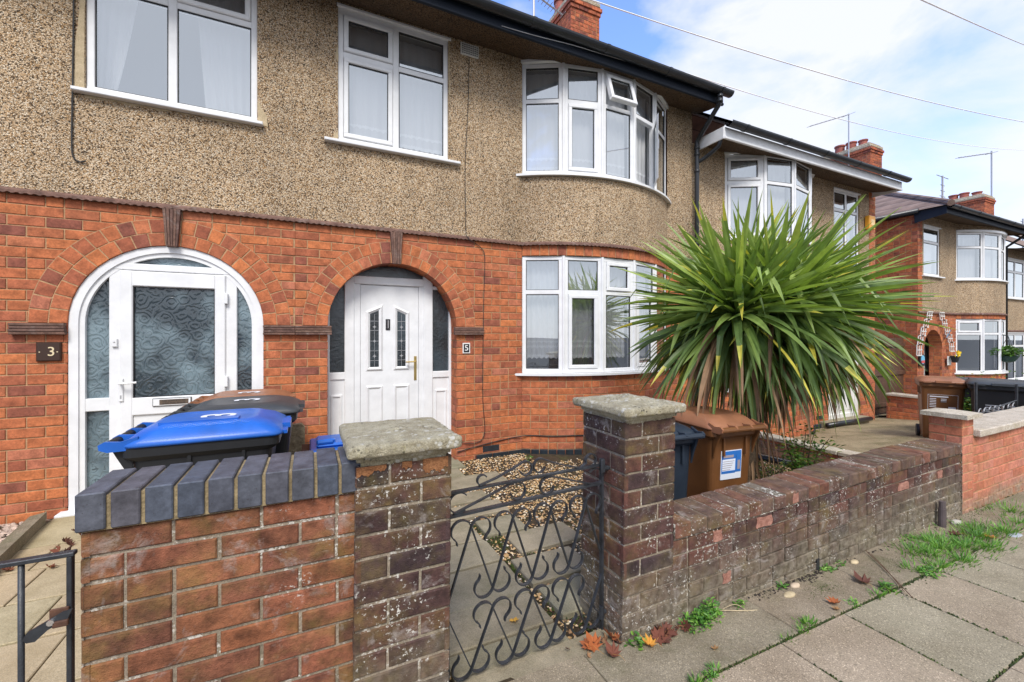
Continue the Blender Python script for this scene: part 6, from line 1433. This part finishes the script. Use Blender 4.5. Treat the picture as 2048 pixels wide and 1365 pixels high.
# blue lidded caddy by the porch
cd = thing('recycling_caddy', (0.12, 3.80, 0.03), 'low black box with a bright blue handled lid by the pier between the porches', 'box')
m = MB(); V = [(-.02, 3.72, .03), (.36, 3.72, .03), (.36, 4.02, .03), (-.02, 4.02, .03), (-.06, 3.66, .56), (.42, 3.66, .56), (.42, 4.08, .56), (-.06, 4.08, .56)]; m.add(V, [(0, 1, 2, 3), (4, 5, 6, 7), (0, 1, 5, 4), (1, 2, 6, 5), (2, 3, 7, 6), (3, 0, 4, 7)]); m.build('box_body', blackb, cd)
m = MB(); wbox(m, 0.0, .44, 3.64, 4.10, .562, .60, .012); wbox(m, 0.05, .40, 3.70, 4.04, .60, .632, .015); m.build('box_lid', blueb, cd)
m = MB(); tube(m, [(0.06, 3.72, .645), (0.17, 3.72, .648)], 0.022, 10); wbox(m, .05, .19, 3.74, 3.80, .62, .66, .01); m.build('lid_handle', blueb, cd)

# ================================================================= CORDYLINE PALM
def leafmat(name, stops, dead=False):
    m, nt, b = mat(name); r = rndattr(nt); c = ramp(nt, r, stops)
    p = pos(nt); c2 = mix(nt, 1.0, c.outputs[0], ramp(nt, noise(nt, p, 9, 3).outputs['Fac'], [(0.3, 0.75), (0.7, 1.2)]).outputs[0], 'MULTIPLY')
    nt.links.new(c2, b.inputs['Base Color']); b.inputs['Roughness'].default_value = 0.42 if not dead else 0.8; b.inputs['Specular IOR Level'].default_value = 0.45
    try:
        b.inputs['Subsurface Weight'].default_value = 0.0
        b.inputs['Transmission Weight'].default_value = 0.0
    except Exception: pass
    o = nt.nodes['Material Output']; tr = nd(nt, 'ShaderNodeBsdfTranslucent'); tc2 = mix(nt, 1.0, c2, (1.5, 1.6, 0.7), 'MULTIPLY'); nt.links.new(tc2, tr.inputs[0])
    ms = nd(nt, 'ShaderNodeMixShader'); ms.inputs[0].default_value = 0.30 if not dead else 0.1
    nt.links.new(b.outputs[0], ms.inputs[1]); nt.links.new(tr.outputs[0], ms.inputs[2]); nt.links.new(ms.outputs[0], o.inputs['Surface']); return m
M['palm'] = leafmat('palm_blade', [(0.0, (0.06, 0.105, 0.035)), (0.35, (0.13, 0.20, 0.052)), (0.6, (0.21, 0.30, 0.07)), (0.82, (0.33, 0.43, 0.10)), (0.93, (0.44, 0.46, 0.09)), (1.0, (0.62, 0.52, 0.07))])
M['dead'] = leafmat('dead_palm_blade', [(0.0, (0.10, 0.055, 0.03)), (0.4, (0.26, 0.15, 0.08)), (0.8, (0.40, 0.26, 0.15)), (1.0, (0.30, 0.22, 0.06))], True)
def blade(mb, p0, d, L_, w_, droop, rs, rnd, seg=9, kink=None, twist=0.0):
    d = Vector(d).normalized(); side_ = d.cross(Vector((0, 0, 1)))
    if side_.length < 0.05: side_ = Vector((1, 0, 0))
    side_.normalize(); q = rs.uniform(-1.1, 1.1)+twist; nrm_ = side_.cross(d); side_ = side_*cos(q)+nrm_*sin(q)
    p = Vector(p0); V = []; dd = d.copy()
    for k in range(seg+1):
        t = k/seg; w2 = w_*(0.55+0.75*min(1, t*4))*(1-t**3.4)*0.5+0.0006
        if t < .25: w2 *= (0.75+t)
        nn = side_.cross(dd).normalized(); V += [p-side_*w2+nn*w2*0.35, p, p+side_*w2+nn*w2*0.35]
        dd = dd+Vector((0, 0, -droop*(0.35+1.5*t)*L_/seg)); 
        if kink and abs(t-kink) < 0.5/seg: dd = dd+Vector((0, 0, -1.6))
        dd.normalize(); side_ = (side_-dd*side_.dot(dd)).normalized(); p = p+dd*(L_/seg)
    F = []
    for k in range(seg): F += [(3*k, 3*k+1, 3*k+4, 3*k+3), (3*k+1, 3*k+2, 3*k+5, 3*k+4)]
    mb.add(V, F, rnd)
    if seg == 9 and rs.random() < 0.10:      # dried tip
        for q in range(1, rs.choice((3, 5, 5))): mb.r[-q] = rs.uniform(.93, 1.0)
palm = thing('cordyline_palm', (3.52, 2.50, -0.05), 'tall cordyline palm with a huge spiky green crown and brown dead leaves', 'palm tree')
rs = random.Random(21)
m = MB(); pts = bez([(3.50, 2.52, -0.08), (3.52, 2.50, 0.35), (3.60, 2.50, 0.75), (3.70, 2.52, 1.15), (3.76, 2.52, 1.45)], 8)
tube(m, pts, [0.085-0.03*k/(len(pts)-1)+0.006*sin(k*2.1) for k in range(len(pts))], 14)
for (hx, hy) in ((-.28, .02), (.18, -.12), (.35, .12), (-.05, .2)):
    tube(m, bez([(3.68, 2.52, 1.05), (3.70+hx*.5, 2.52+hy*.5, 1.35), (3.74+hx*.9, 2.52+hy, 1.62)], 5), 0.05, 8)
m.build('trunk', conc('fibrous_palm_bark', (0.07, 0.05, 0.035), (0.24, 0.18, 0.12), 40, bd=0.02), palm)
g = MB(); dm_ = MB()
heads = [Vector((3.38, 2.50, 1.68)), Vector((3.70, 2.36, 1.74)), Vector((4.02, 2.44, 1.74)), Vector((4.26, 2.60, 1.70)), Vector((3.58, 2.68, 1.74)), Vector((3.95, 2.75, 1.74))]
for hi, hd_ in enumerate(heads):
    n = 262
    for k in range(n):
        z = -0.66+1.60*((k+rs.random())/n)**1.05; z = min(z, .97)
        a = k*2.39996+rs.uniform(-.3, .3)+hi; r_ = sqrt(max(0, 1-z*z)); d = Vector((r_*cos(a), r_*sin(a), z+rs.uniform(-.05, .05)))
        L_ = rs.uniform(0.66, 1.08)*(1.0 if z > .35 else 1.02 if z > -.25 else 1.02)
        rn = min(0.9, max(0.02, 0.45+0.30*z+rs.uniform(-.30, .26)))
        if rs.random() < 0.02 and z < 0.1: rn = rs.uniform(.9, 1)
        if a % 6.283 < 0.7 and z < -.1 and rs.random() < 0.5: rn = rs.uniform(.92, 1)
        kink = rs.uniform(.3, .85) if rs.random() < 0.14 else None
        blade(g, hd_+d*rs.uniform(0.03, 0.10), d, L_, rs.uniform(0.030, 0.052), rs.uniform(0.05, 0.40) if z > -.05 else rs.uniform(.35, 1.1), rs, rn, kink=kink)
for k in range(620):
    hd_ = rs.choice(heads); a = rs.uniform(0, 2*pi); z = rs.uniform(-1.5, 0.1); d = Vector((cos(a), sin(a), z))
    (blade)(dm_ if rs.random() < .45 else g, hd_+Vector((0, 0, -.05)), d, rs.uniform(0.75, 1.18), rs.uniform(0.020, 0.044), rs.uniform(1.0, 2.4), rs, rs.uniform(.1, .75), seg=8)
for k in range(90):   # thatch along the trunk
    t = rs.random(); p = pts[int(t*(len(pts)-1))]; a = rs.uniform(0, 2*pi)
    blade(dm_, p, (cos(a), sin(a), -1.6), rs.uniform(.3, .75), rs.uniform(.008, .02), rs.uniform(2, 5), rs, rs.random(), seg=6)
g.build('crown', M['palm'], palm); dm_.build('dead_leaves', M['dead'], palm)

# ================================================================= SMALL PLANTS
M['leaf'] = leafmat('small_green_leaf', [(0.0, (0.035, 0.09, 0.02)), (0.5, (0.09, 0.20, 0.035)), (0.85, (0.20, 0.33, 0.06)), (1.0, (0.42, 0.36, 0.06))])
M['weed'] = leafmat('weed_leaf', [(0.0, (0.05, 0.14, 0.025)), (0.5, (0.10, 0.26, 0.04)), (1.0, (0.24, 0.42, 0.07))])
def leaflet(mb, p, d, L_, w_, rnd, rs, fold=0.25):
    d = Vector(d).normalized(); s = d.cross(Vector((rs.uniform(-.4, .4), rs.uniform(-.4, .4), 1))); s.normalize(); nn = s.cross(d); p = Vector(p)
    mb.add([p, p+d*L_*.3+s*w_*.42+nn*fold*w_, p+d*L_*.65+s*w_*.45+nn*fold*w_, p+d*L_, p+d*L_*.65-s*w_*.45+nn*fold*w_, p+d*L_*.3-s*w_*.42+nn*fold*w_, p+d*L_*.5], [(0, 6, 2, 1), (6, 3, 2, 2)[:3], (0, 5, 4, 6), (6, 4, 3)], rnd)
def bush(label, loc, spread, n, lw_, name='shrub', cat='shrub', group=None, stems=6, mt='leaf', h0=0.1, rad=0.05):
    t = thing(name, loc, label, cat, group); rs = random.Random(label); fm_ = MB(); smb = MB(); o = Vector(loc)
    for k in range(stems):
        a = rs.uniform(0, 2*pi); e = o+Vector((spread[0]*cos(a)*rs.uniform(.3, 1), spread[1]*sin(a)*rs.uniform(.3, 1), spread[2]*rs.uniform(.55, 1))); mid = o+(e-o)*.5+Vector((0, 0, spread[2]*.15)); pth = bez([o+Vector((cos(a), sin(a), 0))*.01, mid, e], 6)
        tube(smb, pth, [0.007-.005*j/(len(pth)-1) for j in range(len(pth))], 5)
        for j in range(n//stems):
            q = pth[rs.randrange(int(len(pth)*h0), len(pth))]+Vector((rs.gauss(0, rad), rs.gauss(0, rad), rs.gauss(0, rad*.7))); b = rs.uniform(0, 2*pi)
            leaflet(fm_, q, (cos(b), sin(b), rs.uniform(-.5, .5)), lw_*rs.uniform(.7, 1.3), lw_*.55, rs.random(), rs)
    smb.build('stem', plain('brown_stem', (0.10, 0.06, 0.035), .8), t); fm_.build('foliage', M[mt], t); return t
bush('small leafy shrub with yellow green leaves beside the palm trunk', (4.02, 2.32, -0.03), (0.34, 0.24, 0.72), 760, 0.042, stems=14, rad=.035)
bush('low sprawling green shrub by the low retaining wall', (4.25, 2.75, -0.03), (0.45, 0.35, 0.22), 320, 0.04, stems=10, rad=.04)
bush('dense green climber behind the far ironwork gate', (9.35, 2.75, -0.1), (0.3, 0.35, 0.85), 700, 0.07, name='climber', cat='climber', stems=12, rad=.10)
bush('bright leafy hedge under the far ground floor window', (13.8, 4.0, -0.4), (1.9, .4, 0.92), 1500, 0.08, name='hedge', cat='hedge', stems=34, rad=.15)
hb = thing('hanging_basket', (16.3, 4.30, 0.9), 'green plant in a hanging basket by the last brick pier', 'hanging basket')
m = MB(); lathe(m, [(0.0, -.18), (0.12, -.14), (0.20, 0.0), (0.17, 0.0)], (16.25, 4.3, 0.98), 14); m.build('basket', plain('dark_green_basket', (.02, .06, .05), .6), hb)
m = MB()
for a in (0, 2.1, 4.2): tube(m, [(16.25+.19*cos(a), 4.3+.19*sin(a), .98), (16.25, 4.3, 1.5)], .006, 4)
tube(m, [(16.25, 4.3, 1.5), (16.25, 4.74, 1.6)], .012, 5); m.build('chain', M['iron'], hb)
m = MB(); rs = random.Random(5)
for k in range(420):
    a = rs.uniform(0, 2*pi); r_ = rs.uniform(0, .42); p = Vector((16.25+r_*cos(a), 4.3+r_*.6*sin(a), 1.03+rs.uniform(-.12, .16)*(1-r_)+.05)); b = rs.uniform(0, 6.28); leaflet(m, p, (cos(b), sin(b), rs.uniform(-.6, .4)), .09, .05, rs.uniform(0, .7), rs)
m.build('foliage', M['leaf'], hb)
# far ironwork gate
fg_ = thing('iron_gate', (7.8, 2.0, -0.1), 'far black ironwork gate with pale glinting scrolls in front of the large black bin', 'gate')
m = MB(); Y0 = 2.02
glint = plain('pale_glint_iron', (0.34, 0.35, 0.37), 0.35, metal=0.5)  # silver highlights on the black scrolls, put into their colour
for x in (6.72, 7.9): tube(m, [(x, Y0, -.1), (x, Y0, .98 if x < 7 else .9)], 0.014, 6)
tube(m, [(6.72, Y0, .12), (7.9, Y0, .12)], .009, 5); tube(m, [(6.72, Y0, .62), (7.9, Y0, .70)], .009, 5); m.build('frame', M['iron'], fg_)
m = MB()
for i in range(8):
    for j in range(4):
        cx_, cz_ = 6.84+i*.14, .20+j*.14
        tube(m, [(cx_+.055*cos(a), Y0, cz_+.055*sin(a)) for a in [k*pi/7+(i % 2) for k in range(8)]], .006, 4)
m.build('scroll_bar', glint, fg_)
# fallen leaves, weeds, moss, stones
M['mleaf'] = leafmat('maple_leaf', [(0.0, (0.075, 0.03, 0.022)), (0.2, (0.20, 0.06, 0.03)), (0.4, (0.40, 0.115, 0.03)), (0.6, (0.52, 0.20, 0.03)), (0.78, (0.62, 0.34, 0.05)), (1.0, (0.24, 0.13, 0.08))], True)
maple = [(0, -.5), (.10, -.30), (.42, -.38), (.34, -.18), (.62, -.02), (.44, .06), (.52, .36), (.26, .26), (.20, .42), (0, .70), (-.20, .42), (-.26, .26), (-.52, .36), (-.44, .06), (-.62, -.02), (-.34, -.18), (-.42, -.38), (-.10, -.30)]
def fallen(x, y, z, s, rnd, label, grp='fallen maple leaves on the ground', tilt=0.3, curl=0.75):
    rs = random.Random(label+str(x)); m = MB(); a = rs.uniform(0, 2*pi); V = [Vector((0, 0, 0))]; V += [Vector((px_*s, py_*s, 0)) for px_, py_ in maple]
    cr = rs.uniform(.6, 1.4)*curl; R3 = Matrix.Rotation(a, 3, 'Z') @ Matrix.Rotation(rs.uniform(-tilt, tilt), 3, 'X') @ Matrix.Rotation(rs.uniform(-tilt, tilt), 3, 'Y')
    out_ = []
    for v in V: q = Vector((v.x, v.y, (v.x*v.x+v.y*v.y)/s*cr+rs.uniform(-.04, .04)*s)); q = R3 @ q; out_.append((x+q.x, y+q.y, q.z))
    mz = min(p[2] for p in out_); out_ = [(p[0], p[1], p[2]-mz+z) for p in out_]; n = len(maple)
    m.add(out_, [(0, 1+k, 1+(k+1) % n) for k in range(n)], rnd); e = out_[1]
    tube(m, [out_[0], e, (e[0]+(e[0]-x)*.6, e[1]+(e[1]-y)*.6, z+.004)], s*.012, 4, rnd=.9)
    return tagit(m.build('fallen_leaf', M['mleaf'], None), label, 'leaf', grp)
gz = lambda x: G(x)+.008
fallen(1.17, 1.585, .078, .075, .38, 'large red and orange maple leaf at the foot of the scrolled gate', tilt=.5)
fallen(1.265, 1.585, .085, .065, .28, 'russet maple leaf leaning against the right gate pillar', tilt=.8)
fallen(1.215, 1.50, gz(1.2), .07, .12, 'dark red curled leaf in front of the stone threshold', tilt=.6, curl=.9)
fallen(1.405, 1.475, gz(1.4), .068, .68, 'bright orange yellow maple leaf at the pillar foot by the weed')
fallen(1.47, 1.485, gz(1.4), .065, .12, 'dark brown maple leaf beside the bright orange yellow one', tilt=.6, curl=.8)
fallen(1.53, 1.50, gz(1.5), .07, .08, 'smaller dark curled leaf nearest the large weed clump', tilt=.9, curl=1.0)
fallen(2.55, 1.30, gz(2.5), .06, .35, 'small orange leaf on the slab joint in front of the long wall')
fallen(2.93, 1.35, gz(2.9), .085, .05, 'brown red maple leaf lying alone on the verge')
fallen(2.50, 1.265, gz(2.5), .035, .95, 'tiny pale brown leaf beside the small orange one'); fallen(4.32, 1.40, gz(4.3), .08, .05, 'purple brown leaf among the grass near the pipe stub'); fallen(4.5, 1.28, gz(4.5), .07, .5, 'orange leaf lying in the grass near the right edge')
fallen(1.66, 1.33, gz(1.6), .03, .95, 'tiny pinkish leaf on the slab joint near the pillar'); fallen(-1.02, 2.35, .035, .07, .0, 'dark shrivelled leaf on the buff path', tilt=.9, curl=1.2)
fallen(0.93, 1.92, .058, .045, .78, 'small yellow leaf on the grey flag behind the gate', curl=.1)
for k in range(12):
    fallen(-1.66+rs.uniform(-.05, .22), 3.65+k*.085, .035, rs.uniform(.035, .07), rs.choice((0.0, .05, .15, .9)), 'dry curled brown leaf in the drift along the concrete edging', 'dry leaves drifted along the edging kerb', tilt=.9, curl=1.1)
rs = random.Random(31)
for k in range(16):
    fallen(1.50+rs.gauss(0, .055), 1.497+rs.gauss(0, .016), gz(1.5)+.002, rs.uniform(.022, .05), rs.choice((0.0, .04, .08, .97)), 'crumpled dark brown leaf in the litter right of the gate pillar corner', 'leaf litter by the right gate pillar', tilt=.9, curl=1.2)
for k in range(12):
    fallen(1.20+rs.gauss(0, .05), 1.59+rs.gauss(0, .02), .082, rs.uniform(.02, .045), rs.choice((0.0, .04, .3, .97)), 'crumpled brown leaf in the litter at the hinge side of the scrolled gate', 'leaf litter under the scrolled gate', tilt=.9, curl=1.2)
def tuft(mb, x, y, z, n, h, sp, rs):
    for k in range(n):
        a = rs.uniform(0, 2*pi); r_ = abs(rs.gauss(0, sp)); blade(mb, (x+r_*cos(a), y+r_*sin(a)*.6, z), (cos(a)*rs.uniform(.2, .9), sin(a)*rs.uniform(.2, .9), 1), h*rs.uniform(.5, 1.2), rs.uniform(.002, .0045), rs.uniform(5, 14), rs, rs.uniform(.2, 1), seg=4)
rs = random.Random(9)
def grass(label, spots, h=0.07):
    m = MB()
    for (x, y, sp, n) in spots: tuft(m, x, y, G(x)-.012, n, h, sp, rs)
    tagit(m.build('grass', M['weed'], None), label, 'grass', kind='stuff')
grass('tufts of bright grass along the foot of the wall near the pipe stub', [(3.95, 1.36, .13, 300), (4.15, 1.30, .13, 300), (3.75, 1.34, .09, 150), (4.45, 1.33, .12, 260), (4.75, 1.28, .10, 220), (3.6, 1.25, .07, 120), (5.1, 1.3, .08, 120), (3.7, 1.42, .10, 160), (4.0, 1.43, .12, 180), (4.6, 1.40, .12, 160), (5.4, 1.42, .2, 200), (4.3, 1.22, .08, 120), (3.40, 1.30, .05, 50), (3.85, 1.22, .08, 140)], .062)
grass('small grass tufts in the slab joints', [(2.25, 1.27, .022, 95), (2.17, 1.245, .02, 25), (2.05, 1.243, .02, 20), (2.87, 1.25, .03, 40), (3.0, 1.24, .03, 30), (2.62, 1.245, .015, 15), (1.43, 1.24, .018, 60), (1.56, 1.25, .018, 50)], .042)
def weed(label, x, y, n, sp, h, lw_):
    rs = random.Random(label); t = thing('weed', (x, y, G(x)-.01), label, 'weed', 'weeds growing at the foot of the wall'); m = MB()
    for k in range(n):
        a = rs.uniform(0, 2*pi); r_ = sp*sqrt(rs.random()); z = G(x)-.01+h*(1-(r_/sp)**2*.6)*rs.random(); b = rs.uniform(0, 2*pi)
        leaflet(m, (x+r_*cos(a), y+r_*sin(a)*.6, z), (cos(b), sin(b), rs.uniform(-.2, .7)), lw_*rs.uniform(.6, 1.3), lw_*.42, rs.random(), rs)
    m.build('foliage', M['weed'], t)
weed('round-leaved green weed at the corner of the right gate pillar', 1.355, 1.508, 34, .042, .06, .034)
weed('large ragged green weed clump beside the right gate pillar', 1.72, 1.485, 260, .085, .085, .026); weed('bushy weed joined to the right of the large ragged clump', 1.83, 1.50, 230, .07, .12, .024)
weed('small broken weed at the wall foot below the yellowed bricks', 2.06, 1.50, 40, .035, .06, .026); weed('low weed beside the two pale stones', 2.44, 1.515, 20, .03, .035, .03)
weed('low broad-leaved weed under the weep hole', 2.90, 1.525, 60, .05, .035, .026); weed('low weed just right of the weep hole', 3.05, 1.525, 50, .05, .03, .024); weed('leafy weed on the slab joint by the brown twig', 2.98, 1.26, 70, .05, .06, .028); weed('leafy weed at the near end of the grass patch', 3.45, 1.24, 120, .08, .05, .028)
weed('small weed on the slab joint nearest the camera', 1.51, 1.235, 60, .032, .04, .018); weed('low weed at the foot of the wall near the pipe stub', 3.95, 1.52, 50, .06, .03, .026); weed('little weed by the small orange leaf', 2.66, 1.27, 24, .035, .03, .02)
weed('tiny weed in the gravel by the air bricks', 2.33, 4.40, 30, .05, .05, .03)
m = MB(); rs = random.Random(4)
def mossblob(x, y, sx, sy, n, zf=lambda x, y: G(x)):
    for k in range(n):
        px_, py_ = rs.gauss(x, sx), rs.gauss(y, sy); s = rs.uniform(.003, .008); z = zf(px_, py_); a = rs.uniform(0, 3); c, q = cos(a)*s, sin(a)*s
        m.add([(px_+c, py_+q, z-.004), (px_-q, py_+c, z-.004), (px_-c, py_-q, z-.004), (px_+q, py_-c, z-.004), (px_, py_, z+s*.8)], [(0, 1, 4), (1, 2, 4), (2, 3, 4), (3, 0, 4)], rs.uniform(.0, .8))
for (x, y, sx, sy, n) in ((3.5, 1.38, .18, .04, 1300), (3.9, 1.38, .25, .05, 1600), (3.15, 1.33, .08, .03, 400), (2.65, 1.40, .08, .025, 250), (4.6, 1.4, .25, .05, 900), (5.6, 1.52, .5, .02, 700), (4.2, 1.53, .5, .012, 300), (2.3, 1.53, .35, .010, 450), (1.55, 1.24, .18, .006, 90), (2.15, 1.243, .22, .007, 200), (2.8, 1.243, .25, .007, 180), (3.4, 1.24, .3, .01, 200)): mossblob(x, y, sx, sy, n)
for y_ in (1.0, ):
    for (xx, n) in ((1.992, 90), (2.512, 140), (3.032, 120), (3.55, 80)): mossblob(xx, 1.0, .003, .13, n//2)
mossblob(2.6, .731, .9, .003, 220); mossblob(3.75, 1.33, .22, .05, 1400); mossblob(4.5, 1.33, .3, .05, 1200)
for (x, y, n) in ((1.19, 3.0, 120), (1.2, 2.75, 200), (1.3, 3.32, 60), (1.16, 2.4, 150), (1.35, 2.49, 70), (1.15, 1.95, 80), (1.25, 1.75, 60), (0.9, 1.85, 30)): mossblob(x, y, .035, .07, n, lambda x, y: 0.035)
M['moss'] = leafmat('dark_moss', [(0.0, (0.03, 0.045, 0.012)), (0.6, (0.07, 0.10, 0.02)), (1.0, (0.13, 0.17, 0.03))]); tagit(m.build('moss', M['moss'], None), 'green moss cushions in the joints and on the verge', 'moss', kind='stuff')
m = MB(); rs = random.Random(14)
for k in range(420):
    x = rs.uniform(2.2, 2.85) if rs.random() < .6 else rs.uniform(1.35, 4.8); stone(m, x, 1.535-abs(rs.gauss(0, .022)), G(x)+rs.uniform(-.003, .006), rs.uniform(.003, .010), rs)
tagit(m.build('soil_crumbs', plain('dark_soil_crumbs', (0.035, 0.025, 0.018), .9, var=.5, vscale=30), None), 'dark soil crumbs and grit along the foot of the wall', 'soil', kind='stuff')
M['sandst'] = plain('pale_yellow_stone', (0.50, 0.40, 0.24), .8, var=.3, vscale=20)
def pebble(label, x, y, sx, sy, sz, mt, name='stone'):
    m = MB(); n = 12; V = []; rs = random.Random(label)
    for j, (r_, h) in enumerate(((.8, 0), (1, .35), (.9, .75), (.5, .97))):
        for k in range(n): a = 2*pi*k/n; q = rs.uniform(.9, 1.08); V.append((x+sx*r_*cos(a)*q, y+sy*r_*sin(a)*q, G(x)-.004+sz*h))
    V.append((x, y, G(x)-.004+sz)); F = []
    for j in range(3):
        for k in range(n): F.append((j*n+k, j*n+(k+1) % n, (j+1)*n+(k+1) % n, (j+1)*n+k))
    F += [(3*n+k, 3*n+(k+1) % n, 4*n) for k in range(n)]; m.add(V, F); tagit(m.build(name, mt, None, smooth=True), label, 'stone')
pebble('larger flat yellowish stone at the wall foot', 2.41, 1.455, .045, .022, .018, M['sandst']); pebble('smaller pale stone just behind the larger flat one', 2.53, 1.495, .036, .02, .02, plain('pale_pink_stone', (.6, .47, .33), .8, var=.2)); pebble('pale stone at the wall foot right of the weep hole', 3.16, 1.50, .035, .02, .02, M['sandst']); pebble('pale rubble lump at the foot of the wall by the pipe stub', 4.62, 1.50, .06, .03, .03, plain('grey_rubble', (.45, .42, .36), .9, var=.3))
pebble('flat grey slate chip on the grass at the right', 4.75, 1.22, .08, .03, .01, plain('slate', (.35, .37, .4), .5, var=.2))
m = MB(); 
for (a, b, r_) in (((3.38, 1.54, .055), (2.98, 1.14, .065), .0026), ((3.36, 1.50, .054), (3.02, 1.19, .058), .0018)): tube(m, bez([a, ((a[0]+b[0])/2+.012, (a[1]+b[1])/2, .056), b], 6), r_, 5)
tagit(m.build('twig', plain('brown_twig', (0.12, 0.06, 0.035), .8, var=.3), None), 'bundle of long brown twigs lying across the verge', 'twig')
m = MB(); tube(m, bez([(1.85, 1.53, .09), (1.98, 1.48, .075), (2.12, 1.44, .062)], 5), .0022, 4); tube(m, bez([(1.9, 1.51, .07), (2.02, 1.50, .085), (2.06, 1.44, .06)], 5), .0016, 4); tagit(m.build('twig', M['sandst'], None), 'thin pale dry stalk beside the bushy weed', 'twig')
m = MB(); tube(m, bez([(4.55, 3.65, 0.10), (4.75, 3.1, 0.085), (4.85, 2.75, .07), (4.95, 2.3, .05)], 8), .036, 10); tagit(m.build('waste_pipe', M['gut'], None, smooth=True), 'black plastic waste pipe lying beside the low retaining wall', 'pipe')
